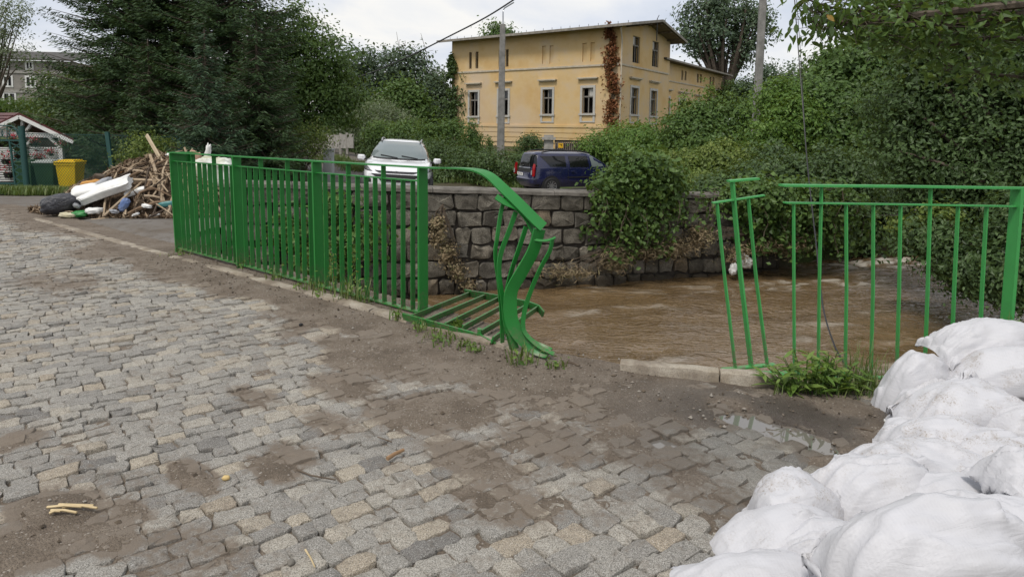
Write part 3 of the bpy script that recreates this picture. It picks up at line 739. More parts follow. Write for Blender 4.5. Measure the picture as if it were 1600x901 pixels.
# right railing
YR = lambda x: 4.62 + (x - 1221) * 0.0006
rr = empty('thin_railing', at(1240, 590, YR(1240)), 'pale green railing of thin upright bars behind the sandbags', 'railing')
part(MB().strip([at(1221, 289.5, YR(1221)), at(1400, 291, YR(1400)), at(1640, 294.5, YR(1640))], .085, .014, (0, 0, 1)), 'top_rail', PG, rr)
part(MB().strip([at(1226, 316.5, YR(1226)), at(1400, 319, YR(1400)), at(1640, 323, YR(1640))], .05, .010, (0, 0, 1)), 'middle_rail', PG, rr)
part(MB().strip([at(1245, 587, YR(1245)), at(1420, 590, YR(1420)), at(1640, 592, YR(1640))], .05, .010, (0, 0, 1)), 'bottom_rail', PG, rr)
xb = lambda x0, y0, x1, y1, y: x0 + (x1 - x0) * (y - y0) / (y1 - y0)
for x0, y0, x1, y1 in ((1240, 317, 1241, 555), (1283.5, 291, 1279, 550), (1322, 318, 1320.5, 560), (1364.5, 319, 1361, 560), (1407, 320, 1401.5, 555), (1454, 292, 1446, 540), (1497, 321, 1488.5, 520), (1541.5, 322, 1533, 500)):
    yb = 589 + (x0 - 1240) * .02; x2 = xb(x0, y0, x1, y1, yb)
    mid = (y0 + yb) / 2; xm_ = xb(x0, y0, x1, y1, mid) + random.uniform(-1.5, 1.5)
    part(MB().strip([at(x0, y0, YR(x0)), at(xm_, mid, YR(xm_)), at(x2, yb, YR(x2))], .034, .008, (1, .05, 0)), 'picket', PG, rr)
part(MB().bar(at(1590, 294, YR(1590)), at(xb(1590, 292, 1573, 505, 600), 600, YR(1570)), .10, .024, (1, .05, 0)), 'post', PG, rr)
part(MB().bar(at(1640, 294, YR(1640)), at(1628, 600, YR(1640)), .042, .009, (1, .05, 0)), 'picket', PG, rr)
# torn-off piece between
YT = 4.95
tp = empty('broken_railing_piece', at(1170, 576, YT), 'narrow broken piece of green railing leaning alone at the gap', 'railing piece')
part(MB().bar(at(1138, 283, YT), at(1184, 279, YT + .02), .07, .013, (0, 0, 1)), 'top_rail', PG, tp)
part(MB().bar(at(1113, 317, YT), at(1194, 305, YT), .045, .010, (0, 0, 1)), 'middle_rail', PG, tp)
part(MB().bar(at(1127, 577, YT - .08), at(1211, 569, YT - .08), .05, .012, (0, 0, 1)), 'bottom_rail', PG, tp)
part(MB().strip([at(1144, 283, YT), at(1156, 420, YT), at(1174, 574, YT - .08)], .05, .013, (1, 0.2, 0)), 'post', PG, tp)
part(MB().strip([at(1120, 316, YT), at(1133, 440, YT), at(1149, 575, YT - .08)], .035, .009, (1, .2, 0)), 'picket', PG, tp)
part(MB().strip([at(1169, 309, YT), at(1182, 440, YT), at(1199, 571, YT - .08)], .035, .009, (1, .2, 0)), 'picket', PG, tp)
tag(ribbon([(1160, 580, 4.75), (1200, 583, 4.72), (1255, 584, 4.7)], .05, .012, [(0, 0, 1), (0, -.4, .9)]).build('loose_rail', PG), 'loose green flat bar lying behind the kerb stones', 'metal bar')

# ================================================================== YELLOW HOUSE
m, t, b = mat('ochre_plaster', (0.5, 0.33, 0.14), 0.9, 0, 0.2); co_ = worldco(t)
n_ = noise(t, co_, 0.55, 7, 0.62); n2_ = noise(t, co_, 2.4, 6, 0.7); n3_ = noise(t, co_, 0.23, 3, 0.5)
c_ = ramp(t, n_, [(0.36, (0.56, 0.375, 0.165)), (0.52, (0.60, 0.435, 0.225)), (0.66, (0.565, 0.435, 0.28))])
c_ = mix_c(t, ramp(t, n3_, [(0.55, 0.0), (0.68, 0.45)]), c_, (0.54, 0.44, 0.35))
c_ = mix_c(t, ramp(t, n2_, [(0.62, 0.0), (0.76, 0.55)]), c_, (0.40, 0.30, 0.2))
L(t, c_, b.inputs['Base Color']); bump(t, b, n2_, 0.25, 0.03)
M['plaster'] = m
M['roof_felt'] = noisy('roof_felt', (0.05, 0.047, 0.045), (0.10, 0.095, 0.09), 2, 0.85, 0.2)
M['eave_wood'] = noisy('eave_wood', (0.11, 0.085, 0.06), (0.2, 0.16, 0.115), 4, 0.85, 0.3)
M['trim'] = noisy('stone_trim', (0.40, 0.36, 0.29), (0.54, 0.47, 0.36), 3, 0.85, 0.2)
M['room'] = mat('room_shade', (0.03, 0.028, 0.026), 0.95, 0, 0.1)[0]  # shade of the unlit rooms as colour, on sheets added behind the windows
HY = 46.0
c0 = at(967, 200, HY); H0 = Vector((c0.x, HY, 0))
uL, uR = Vector((-.789, .614, 0)).normalized(), Vector((.537, .843, 0)).normalized()
nL, nR = Vector((uL.y, -uL.x, 0)), Vector((uR.y, -uR.x, 0))
nL = nL if nL.y < 0 else -nL
nR = nR if nR.y < 0 else -nR
house = empty('yellow_house', (H0.x, H0.y, 0.2), 'derelict yellow plaster house with broken windows and flat dark eaves', 'house')
def hpart(mb, name, m_, parent=None, smooth=None):
    o = mb.build(name, m_, parent or house, smooth)
    o.location = -house.location if (parent is None or parent is house) else (0, 0, 0)
    return o
class Face:
    def __init__(s, p0, u, n): s.p0, s.u, s.n = p0, u, n
    def tz(s, px, py):
        q = on_plane(px, py, s.p0, s.n); return (q - s.p0).dot(s.u), q.z
    def pt(s, t_, z, off=0.0): return Vector((s.p0.x, s.p0.y, 0)) + s.u * t_ + s.n * off + Vector((0, 0, z))
    def rect(s, x0, y0, x1, y1):
        a, _ = s.tz(x0, (y0 + y1) / 2); b_, _ = s.tz(x1, (y0 + y1) / 2)
        _, za = s.tz((x0 + x1) / 2, y1); _, zb_ = s.tz((x0 + x1) / 2, y0)
        return (min(a, b_), max(a, b_), za, zb_)
    def slab(s, mb, t0, t1, z0_, z1_, o0, o1):
        ps = [s.pt(t_, z, o) for t_ in (t0, t1) for z in (z0_, z1_) for o in (o0, o1)]
        return mb.add(ps, [(0, 1, 3, 2), (4, 6, 7, 5), (0, 4, 5, 1), (2, 3, 7, 6), (0, 2, 6, 4), (1, 5, 7, 3)])
    def wall(s, t0, t1, z0_, z1_, holes, depth=0.28):
        mb = MB()
        ts = sorted({t0, t1} | {h[0] for h in holes} | {h[1] for h in holes}); zs = sorted({z0_, z1_} | {h[2] for h in holes} | {h[3] for h in holes})
        for a, b_ in zip(ts[:-1], ts[1:]):
            for c, d_ in zip(zs[:-1], zs[1:]):
                m1, m2 = (a + b_) / 2, (c + d_) / 2
                if any(h[0] < m1 < h[1] and h[2] < m2 < h[3] for h in holes): continue
                mb.add([s.pt(a, c), s.pt(b_, c), s.pt(b_, d_), s.pt(a, d_)], [(0, 1, 2, 3)])
        for h in holes:
            dp = h[4] if len(h) > 4 else depth
            a, b_, c, d_ = h[:4]
            for p, q in (((a, c), (b_, c)), ((b_, c), (b_, d_)), ((b_, d_), (a, d_)), ((a, d_), (a, c))):
                mb.add([s.pt(*p), s.pt(*q), s.pt(*q, -dp), s.pt(*p, -dp)], [(0, 1, 2, 3)])
            if len(h) > 4: mb.add([s.pt(a, c, -dp), s.pt(b_, c, -dp), s.pt(b_, d_, -dp), s.pt(a, d_, -dp)], [(0, 1, 2, 3)])
        return mb
FL, FR = Face(H0, uL, nL), Face(H0, uR, nR)
tL, _ = FL.tz(706, 150); tRm, _ = FR.tz(1042.5, 150)
_, zeL = FL.tz(967, 43); z_base = -0.2
winL = [(734, 144, 747, 181.5), (779.5, 142, 794, 180.5), (848, 140, 863, 178.5), (910, 137.5, 927, 177.5)]
slotL = [(732.8, 82, 737, 107.7), (742.8, 81, 747.3, 107.3), (779, 78, 782.6, 105), (789.9, 77.5, 794.5, 104.5)]
nicheL = [(847, 72, 853, 100.5), (858.7, 71.5, 864.7, 100), (910, 67.8, 916.6, 96.6), (922.6, 66.7, 929.3, 95.5)]
winR = [(985.6, 137.5, 996.6, 179), (1016, 142, 1025.5, 181.5)]
upR = [(988.8, 57, 999.9, 99), (1019.2, 65, 1029.4, 105)]
hl = [FL.rect(*q) for q in winL + slotL] + [FL.rect(*q) + (0.09,) for q in nicheL]
hr = [FR.rect(*q) for q in winR + upR]
hpart(FL.wall(0, tL, z_base, zeL + .12, hl), 'wall', M['plaster'])
o = FR.wall(0, tRm, z_base, zeL + .12, hr)
zap = zeL + 0.12 + 0.75
o.add([FR.pt(0, zeL + .12), FR.pt(tRm, zeL + .12), FR.pt(tRm / 2, zap)], [(0, 1, 2)])
hpart(o, 'wall', M['plaster'])
mb = MB(); FB_ = Face(FR.pt(tRm, 0), uL, nL); FB_.slab(mb, 0, tL, z_base, zeL + .1, -.25, 0)
Face(FL.pt(tL, 0), uR, nR).slab(mb, 0, tRm, z_base, zeL + .1, 0, .25)
hpart(mb, 'wall', M['plaster'])
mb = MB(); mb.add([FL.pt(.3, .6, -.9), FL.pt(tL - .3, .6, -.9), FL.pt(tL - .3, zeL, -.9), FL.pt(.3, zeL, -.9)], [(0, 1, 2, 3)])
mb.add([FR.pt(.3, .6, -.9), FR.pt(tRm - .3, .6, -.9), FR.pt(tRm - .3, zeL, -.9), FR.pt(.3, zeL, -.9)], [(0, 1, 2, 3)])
hpart(mb, 'dark_room_sheet', M['room'])
WF = M['white_frame']
def window(face, r, style, surround=True, root=None):
    a, b_, c, d_ = r[:4]; wd_ = b_ - a; f = 0.045 if style != 'slot' else 0.018
    mb = MB()
    o1 = -.10
    face.slab(mb, a, a + f, c, d_, o1 - .06, o1); face.slab(mb, b_ - f, b_, c, d_, o1 - .06, o1)
    face.slab(mb, a + f, b_ - f, d_ - f, d_, o1 - .06, o1 - .002); face.slab(mb, a + f, b_ - f, c, c + f, o1 - .06, o1 - .002)
    zc = c + (d_ - c) * .66
    if style != 'slot':
        face.slab(mb, a + f, b_ - f, zc - .05, zc + .05, o1 - .06, o1 + .01)
        mtop = (a + b_) / 2
        face.slab(mb, mtop - .04, mtop + .04, zc + .05, d_ - f, o1 - .058, o1 - .004)
        if style in ('cross', 'leaf'): face.slab(mb, mtop - .035, mtop + .035, c + f, zc - .05, o1 - .058, o1 - .004)
    o = hpart(mb, 'window', M['sash_wood'], root)
    if root is not None: o.location = -house.location
    pn = MB()
    if style != 'slot':
        face.slab(pn, a + f, (a + b_) / 2 - .04, zc + .05, d_ - f, o1 - .04, o1 - .03)
        if style == 'leaf':   # open casement hanging inwards
            q0 = face.pt(a + f + .02, c + f, o1 - .05); q1 = face.pt(a + f + .16, c + f, -.55)
            pn.bar(q0 + Vector((0, 0, .4)), q0 + Vector((0, 0, zc - c - .25)), .05, .05, (1, 0, 0)); pn.bar(q1 + Vector((0, 0, .4)), q1 + Vector((0, 0, zc - c - .25)), .05, .05, (1, 0, 0))
        p_ = pn.build('pane' if style != 'leaf' else 'casement', M['glass_dark'] if style != 'leaf' else WF, o)
    if surround:
        sb = MB(); e = 0.17; lo = c - 0.62
        face.slab(sb, a - e, a - .002, lo, d_ + e, .002, .05); face.slab(sb, b_ + .002, b_ + e, lo, d_ + e, .002, .05)
        face.slab(sb, a - .002, b_ + .002, d_ + .003, d_ + e - .004, .002, .046); face.slab(sb, a - e - .06, b_ + e + .06, c - .12, c - .003, .004, .11)
        face.slab(sb, a - .002, b_ + .002, lo + .004, lo + .1, .002, .044)
        sb.build('window_surround', M['white_frame'], o)
        hb = MB(); hz = d_ + 0.55
        face.slab(hb, a - e - .12, b_ + e + .12, hz, hz + .07, .003, .12); face.slab(hb, a - e - .2, b_ + e + .2, hz + .072, hz + .16, .003, .22)
        hb.build('window_hood', M['trim'], o)
    return o
for q, st_ in zip(winL, ('cross', 'cross', 'cross', 'leaf')): window(FL, FL.rect(*q), st_)
for q in slotL: window(FL, FL.rect(*q), 'slot', False)
for q in winR: window(FR, FR.rect(*q), 'cross')
for q in upR: window(FR, FR.rect(*q), 'leaf', False)
_, zs = FL.tz(967, 100.5); _, zp = FL.tz(900, 197.5)
mb = MB(); FL.slab(mb, -.06, tL, zs - .06, zs + .06, .001, .07); FR.slab(mb, -.06, tRm, zs - .06, zs + .06, .001, .07); hpart(mb, 'string_course', M['trim'])
mb = MB(); FL.slab(mb, -.09, tL, zp - .1, zp + .06, .001, .1); FR.slab(mb, -.09, tRm, zp - .1, zp + .06, .001, .1); hpart(mb, 'plinth_band', M['plaster'])
for k in range(3):
    mb = MB(); z = zp - .15 - k * .36; FL.slab(mb, -.05, tL, z - .32, z, .001, .06); FR.slab(mb, -.05, tRm, z - .32, z, .001, .06); hpart(mb, 'plinth_course', M['plaster'])
# roof: two low slopes with deep eaves
def roof_slab(pts, th, name, m_):
    mb = MB(); n = len(pts); dn_ = Vector((0, 0, -th))
    mb.add(pts + [q + dn_ for q in pts], [tuple(range(n)), tuple(range(n, 2 * n))[::-1]] + [(i, n + i, n + (i + 1) % n, (i + 1) % n) for i in range(n)])
    return hpart(mb, name, m_)
ov, ve = 0.85, 1.15
mid = tRm / 2
def rp(tl, tr, z): return H0 + uL * tl + uR * tr + Vector((0, 0, z))
slope = (zap - zeL - .12) / mid
zE = zeL + .14 - slope * ov; zR = zap + .03
roof_slab([rp(-ve, -ov, zE + .1), rp(tL + .9, -ov, zE + .1), rp(tL + .9, mid, zR + .1), rp(-ve, mid, zR + .1)], .09, 'roof', M['roof_felt'])
roof_slab([rp(-ve, mid + .004, zR + .1), rp(tL + .9, mid + .004, zR + .1), rp(tL + .9, tRm + ov, zE + .1), rp(-ve, tRm + ov, zE + .1)], .09, 'roof', M['roof_felt'])
roof_slab([rp(-ve + .06, -ov + .06, zE + .005), rp(tL + .8, -ov + .06, zE + .005), rp(tL + .8, mid, zR + .005), rp(-ve + .06, mid, zR + .005)], .07, 'soffit', M['eave_wood'])
roof_slab([rp(-ve + .06, mid + .01, zR + .005), rp(tL + .8, mid + .01, zR + .005), rp(tL + .8, tRm + ov - .06, zE + .005), rp(-ve + .06, tRm + ov - .06, zE + .005)], .07, 'soffit', M['eave_wood'])
M['fascia'] = noisy('fascia', (0.20, 0.18, 0.15), (0.32, 0.29, 0.25), 3, 0.8, 0.2)
mb = MB(); mb.bar(rp(-ve - .03, -ov - .03, zE + .02), rp(tL + .92, -ov - .03, zE + .02), .06, .17, (0, 0, 1)); hpart(mb, 'fascia', M['fascia'])
mb = MB(); mb.bar(rp(-ve - .04, -ov, zE + .03), rp(-ve - .04, mid, zR + .03), .06, .17, (0, 0, 1)); mb.bar(rp(-ve - .04, mid, zR + .03), rp(-ve - .04, tRm + ov, zE + .03), .06, .17, (0, 0, 1)); hpart(mb, 'fascia', M['fascia'])
for k in range(5):
    q = .8 + k * (tRm - 1.2) / 4; zq = zE + slope * (ov + min(q, tRm - q)) - .1
    hpart(MB().bar(rp(0.02, q, zq - .02), rp(-ve + .1, q, zq - .02), .1, .12), 'rafter', M['eave_wood'])
mb = MB(); mb.tube([rp(-.25, -ov + .2, zE - .1), rp(-.12, -.12, zE - .9), rp(-.1, -.1, zE - 1.4)], .05, 8); mb.tube([rp(-.1, -.1, zE - 1.4), rp(-.1, -.1, zp)], .05, 8); hpart(mb, 'downpipe', M['trim'], None, 40)
aa = on_plane(1026, 60, rp(-ve, 0, 0), nR)
mb = MB(); mb.tube([at(1026, 64, aa.y), at(1027, 30, aa.y), at(1030, 24, aa.y)], [.04, .03, .025], 6); hpart(mb, 'antenna', M['black_plastic'])
for k in range(22):
    q = -ve + .4 + k * (tL + 1.2) / 22
    hpart(MB().box(rp(q, -ov + .25, zE + .22), (.03, .03, .16)), 'snow_hook', M['roof_felt'])
# wing
FW = Face(FR.pt(tRm, 0, -.55), uR, nR)
t1, _ = FW.tz(1127, 160); _, zw1 = FW.tz(1060, 101); _, zw2 = FW.tz(1120, 117)
zw = (zw1 + zw2) / 2
wW = [(1038.8, 153, 1045.5, 189), (1060.8, 157, 1070.2, 191), (1085.5, 160.5, 1093, 190), (1105.5, 163, 1111.5, 192)]
sW = [(1064.8, 110.5, 1067.7, 125.5), (1070, 111.5, 1072.8, 126), (1089.2, 115.5, 1092.1, 129.5), (1093.8, 116, 1096.6, 130), (1108.8, 120, 1111.7, 133.3), (1113.2, 120.5, 1116.2, 134)]
hpart(FW.wall(-1.2, t1, z_base, zw, [FW.rect(*q) for q in wW + sW]), 'wing_wall', M['plaster'])
mb = MB(); mb.add([FW.pt(-.8, .6, -.9), FW.pt(t1 - .3, .6, -.9), FW.pt(t1 - .3, zw, -.9), FW.pt(-.8, zw, -.9)], [(0, 1, 2, 3)]); hpart(mb, 'dark_room_sheet', M['room'])
mb = MB(); Face(FW.pt(t1, 0), -nR, uR).slab(mb, 0.002, 8, z_base, zw, -.25, -.002); Face(FW.pt(0, 0, -8), uR, nR).slab(mb, -1, t1, z_base, zw, 0, .2); hpart(mb, 'wing_wall', M['plaster'])
for q in wW: window(FW, FW.rect(*q), 'cross')
for q in sW: window(FW, FW.rect(*q), 'slot', False)
_, zs2 = FW.tz(1080, 133); mb = MB(); FW.slab(mb, -1, t1, zs2 - .05, zs2 + .05, .001, .06); hpart(mb, 'string_course', M['trim'])
def wq(t_, o, z): return FW.pt(t_, z, o)
roof_slab([wq(-1, .75, zw + .12), wq(t1 + .9, .75, zw + .12), wq(t1 + .9, -8.3, zw + .95), wq(-1, -8.3, zw + .95)], .1, 'wing_roof', M['roof_felt'])
roof_slab([wq(-.95, .68, zw + .03), wq(t1 + .8, .68, zw + .03), wq(t1 + .8, -8, zw + .8), wq(-.95, -8, zw + .8)], .06, 'soffit', M['eave_wood'])
mb = MB(); mb.bar(wq(-1, .78, zw + .05), wq(t1 + .92, .78, zw + .05), .05, .14, (0, 0, 1)); hpart(mb, 'fascia', M['fascia'])

# ================================================================== POLES, CABLES, GATE
M['pole_concrete'] = noisy('pole_concrete', (0.17, 0.165, 0.155), (0.27, 0.26, 0.245), 4, 0.85, 0.3)
def pole(name, label, cat, pbot, ptop, w0, w1):
    o = empty(name, pbot, label, cat); d_ = ptop - pbot
    mb = MB(); vs = []
    for p, w_ in ((Vector((0, 0, 0)), w0), (d_, w1)):
        for a, b_ in ((-1, -.55), (-.75, -.7), (.75, -.7), (1, -.55), (1, .55), (.75, .7), (-.75, .7), (-1, .55)): vs.append(p + Vector((a * w_ / 2, b_ * w_ / 2, 0)))
    mb.add(vs, [(k, (k + 1) % 8, 8 + (k + 1) % 8, 8 + k) for k in range(8)] + [tuple(range(8))[::-1], tuple(range(8, 16))])
    mb.build('shaft', M['pole_concrete'], o)
    return o
PYq = 34.0
pb = at(782, 235, PYq); pb.z = float(gz(0, PYq)) - .1
lp = pole('lamp_post', 'concrete lamp post with a bare bent arm in front of the yellow house', 'lamp post', pb, at(785.5, 38, PYq), .40, .26)
q0, q1, q2, q3 = at(786, 40, PYq), at(786, 18, PYq), at(788, 13, PYq), at(803, 4, PYq)
lp_a = MB().tube([q - pb for q in (q0, q1, q2, q3)], .035, 6).build('arm', M['alloy'], lp)
pbr = at(1181, 200, 22); ptr = at(1193.5, -25, 22); pbr = pbr + (pbr - ptr) * 0.25
pole('utility_pole', 'tall leaning concrete pole standing among the bushes', 'utility pole', pbr, ptr, .25, .20)
def cable(name, label, seq, r, m_=None, n=6):
    p = smooth_path(pts_at(seq), n); mb = MB().tube(p, r, 5)
    o = mb.build(name, m_ or M['black_plastic'], None, 60); return tag(o, label, 'cable')
cable('overhead_cable', 'thick overhead cable slanting across the sky to the house eaves', [(812, -6, 26), (760, 27, 28), (700, 58, 30), (640, 88, 32), (585, 112, 34), (540, 126, 36)], .032)
cable('hanging_cable', 'black cable hanging down from above and trailing into the river', [(1241, -8, 9), (1246, 60, 8.6), (1254, 160, 8.2), (1262, 262, 7.6), (1275, 380, 6.6), (1281, 440, 6.1), (1288, 490, 5.7), (1304, 540, 5.2), (1322, 572, 4.95), (1334, 592, 4.78)], .007)
cable('thin_wire', 'thin dark wire rising beside the hanging cable', [(1244, -8, 9.3), (1252, 100, 9.2), (1258, 210, 9.1), (1262, 262, 9.0)], .004)
gp = at(857, 232, 31.5); gp.z = float(gz(0, 31.5)) - .05
go = empty('gate_pillar', gp, 'old square concrete gate pillar with a stepped cap', 'gate pillar')
hgt = at(857, 212, 31.5).z - gp.z
MB().box((0, 0, hgt / 2 - .1), (.42, .42, hgt - .2)).build('shaft', M['concrete'], go)
MB().box((0, 0, hgt - .13), (.6, .6, .12)).box((0, 0, hgt - .02), (.42, .42, .1)).build('cap', M['concrete'], go)
ga, gb_ = at(868, 234, 31.3), at(906, 236, 31.0)
gt = empty('wooden_gate', Vector((ga.x, ga.y, gp.z)), 'dark slatted gate hung between the pillar and the ivy mound', 'gate')
M['gate_wood'] = noisy('gate_wood', (0.10, 0.085, 0.07), (0.2, 0.17, 0.145), 5, 0.85, 0.2)
tz_ = at(885, 220, 31.2).z - gp.z; gw = gb_.x - ga.x
for k in range(13): MB().box((k * gw / 12, -.04, tz_ / 2), (.06, .025, tz_ - .1)).build('slat', M['gate_wood'], gt)
MB().box((gw / 2, 0, tz_ - .02), (gw + .1, .07, .09)).build('top_bar', M['dark'], gt)
MB().box((gw / 2, 0, .3), (gw + .1, .05, .08)).build('bottom_bar', M['dark'], gt)
MB().box((gw / 2, .09, tz_ / 2), (gw, .02, tz_ - .2)).build('backing', M['dark'], gt)
ys = at(876, 227.5, 31.0); yp = mat('yellow_sign', (0.75, 0.42, 0.02), 0.5)[0]
sg = empty('house_number_sign', ys, 'small yellow number sign fixed on the dark gate', 'sign')
MB().box((0, -.05, 0), (.22, .012, .21)).build('plate', yp, sg)
MB().box((0, -.059, .05), (.11, .004, .025)).box((.03, -.059, 0), (.025, .004, .08), Matrix.Rotation(.35, 3, 'Y')).build('numeral', M['dark'], sg)
# electric box and concrete slab fence up the lane
eb = at(514, 262, 27); eb.z = float(gz(0, 27)) - .05
M['cabinet_grey'] = noisy('cabinet_grey', (0.33, 0.35, 0.36), (0.40, 0.42, 0.43), 3, 0.5, 0.05)
e_ = empty('electric_cabinet', eb, 'grey electric cabinet on the verge beside the bush', 'cabinet')
eh = at(514, 234, 27).z - eb.z
MB().box((0, 0, eh / 2), (.36, .3, eh)).build('case', M['cabinet_grey'], e_, None, .01)
MB().box((0, -.156, eh * .55), (.3, .012, eh * .75)).build('door', M['cabinet_grey'], e_); MB().box((0, 0, eh + .02), (.42, .36, .04)).build('lid', M['cabinet_grey'], e_)
cf = empty('concrete_fence', at(512, 233, 42), 'low concrete panel fence at the lane bend', 'fence')
for k in range(4):
    a, b_ = at(511 + k * 10.5, 232 - 0.5 * k, 42 - k * .6), at(521 + k * 10.5, 232.5 - .5 * k, 41.4 - k * .6)
    hgt = at(511, 210, 42).z - at(511, 232, 42).z
    mb = MB(); mb.bar(a + Vector((0, 0, hgt * .45)), b_ + Vector((0, 0, hgt * .45)), .06, hgt * .95, (0, 0, 1)); o = mb.build('panel', M['concrete'], cf); o.location = -cf.location
    mb = MB(); mb.bar(a + Vector((0, 0, -.4)), a + Vector((0, 0, hgt)), .14, .14, (1, 0, 0)); o = mb.build('post', M['concrete'], cf); o.location = -cf.location
# ================================================================== CARS
def carpaint(name, c, flake=0.0):
    m, t, b = mat(name, c, 0.25, 0.0, 0.5)
    b.inputs['Coat Weight'].default_value = 0.8; b.inputs['Coat Roughness'].default_value = 0.06
    co_ = worldco(t)
    L(t, mix_c(t, ramp(t, noise(t, co_, 3.5, 5, 0.6), [(0.5, 0.0), (0.9, 0.15)]), c, (0.16, 0.14, 0.12)), b.inputs['Base Color'])
    return m
M['car_white'] = carpaint('white_car_paint', (0.72, 0.73, 0.74))
M['car_blue'] = carpaint('blue_car_paint', (0.006, 0.009, 0.05))
M['car_glass'] = mat('car_glass', (0.008, 0.009, 0.010), 0.05, 0, 0.5)[0]
M['windscreen'] = mat('windscreen_glass', (0.16, 0.19, 0.19), 0.06, 0, 0.9)[0]
M['lamp_red'] = mat('tail_lamp', (0.30, 0.006, 0.008), 0.15, 0, 0.6)[0]
M['lamp_clear'] = mat('lamp_glass', (0.55, 0.56, 0.58), 0.12, 0.4, 0.6)[0]
M['plate_blue'] = mat('plate_blue', (0.01, 0.04, 0.3), 0.4)[0]
M['headlamp'] = mat('headlamp_glass', (0.22, 0.225, 0.23), 0.1, 0.5, 0.8)[0]
class Shell:
    """rings stacked in height: each (z function of x, front x, rear x, half width, exponent)"""
    def __init__(s, rings): s.r = rings
    def ring_pt(s, i, side, t):
        zf, xf, xr, w_, n = s.r[i]; cx, a = (xf + xr) / 2, (xf - xr) / 2
        if side == 'F' or side == 'B':
            y = t * w_; k = max(0, 1 - abs(t) ** n) ** (1 / n); x = cx + a * k * (1 if side == 'F' else -1)
        else:
            x = cx + a * t; k = max(0, 1 - abs(t) ** n) ** (1 / n); y = w_ * k * (1 if side == 'L' else -1)
        return Vector((x, y, zf(x) if callable(zf) else zf))
    def p(s, side, t, v):
        i = min(int(v), len(s.r) - 2); f = v - i
        return s.ring_pt(i, side, t).lerp(s.ring_pt(i + 1, side, t), f)
    def px(s, side, x, v):       # side point by absolute x
        i = min(int(v), len(s.r) - 2)
        def g(j):
            zf, xf, xr, w_, n = s.r[j]; return s.ring_pt(j, side, max(-1, min(1, (x - (xf + xr) / 2) / ((xf - xr) / 2))))
        return g(i).lerp(g(i + 1), v - i)
    def mesh(s, name, m_, root, npts=64, cap=True):
        mb = MB(); nr = len(s.r); vs = []
        for i in range(nr):
            zf, xf, xr, w_, n = s.r[i]; cx, a = (xf + xr) / 2, (xf - xr) / 2
            for k in range(npts):
                th = 2 * PI * (k + .5) / npts; c_, s_ = math.cos(th), math.sin(th)
                x = cx + a * math.copysign(abs(c_) ** (2 / n), c_); y = w_ * math.copysign(abs(s_) ** (2 / n), s_)
                vs.append((x, y, zf(x) if callable(zf) else zf))
        fs = [(i * npts + k, i * npts + (k + 1) % npts, (i + 1) * npts + (k + 1) % npts, (i + 1) * npts + k) for i in range(nr - 1) for k in range(npts)]
        if cap:
            zf, xf, xr, w_, n = s.r[-1]
            vs.append(((xf + xr) / 2, 0, (zf((xf + xr) / 2) if callable(zf) else zf) + .012)); c0_ = len(vs) - 1
            fs += [((nr - 1) * npts + k, (nr - 1) * npts + (k + 1) % npts, c0_) for k in range(npts)]
        mb.add(vs, fs); return mb.build(name, m_, root, 38)
def patch(name, m_, root, fn, corners, off=0.006, nu=10, nv=5):
    """corners ((u,v) x4): bilinear patch of fn lifted off the shell"""
    ps = []
    for i in range(nu + 1):
        for j in range(nv + 1):
            a, b_ = i / nu, j / nv
            u = (1 - a) * (1 - b_) * corners[0][0] + a * (1 - b_) * corners[1][0] + a * b_ * corners[2][0] + (1 - a) * b_ * corners[3][0]
            v = (1 - a) * (1 - b_) * corners[0][1] + a * (1 - b_) * corners[1][1] + a * b_ * corners[2][1] + (1 - a) * b_ * corners[3][1]
            ps.append(fn(u, v))
    idx = lambda i, j: i * (nv + 1) + j
    cen = Vector((0, 0, .7)); n_ = len(ps); out = []
    for i in range(nu + 1):
        for j in range(nv + 1):
            du = ps[idx(min(i + 1, nu), j)] - ps[idx(max(i - 1, 0), j)]; dv = ps[idx(i, min(j + 1, nv))] - ps[idx(i, max(j - 1, 0))]
            q = du.cross(dv)
            q = q.normalized() if q.length > 1e-9 else Vector((0, 0, 1))
            if q.dot(ps[idx(i, j)] - Vector((ps[idx(i, j)].x * .7, 0, .6))) < 0: q = -q
            out.append(ps[idx(i, j)] + q * off)
    mb = MB(); mb.add(out, [(idx(i, j), idx(i + 1, j), idx(i + 1, j + 1), idx(i, j + 1)) for i in range(nu) for j in range(nv)])
    return mb.build(name, m_, root, 50)
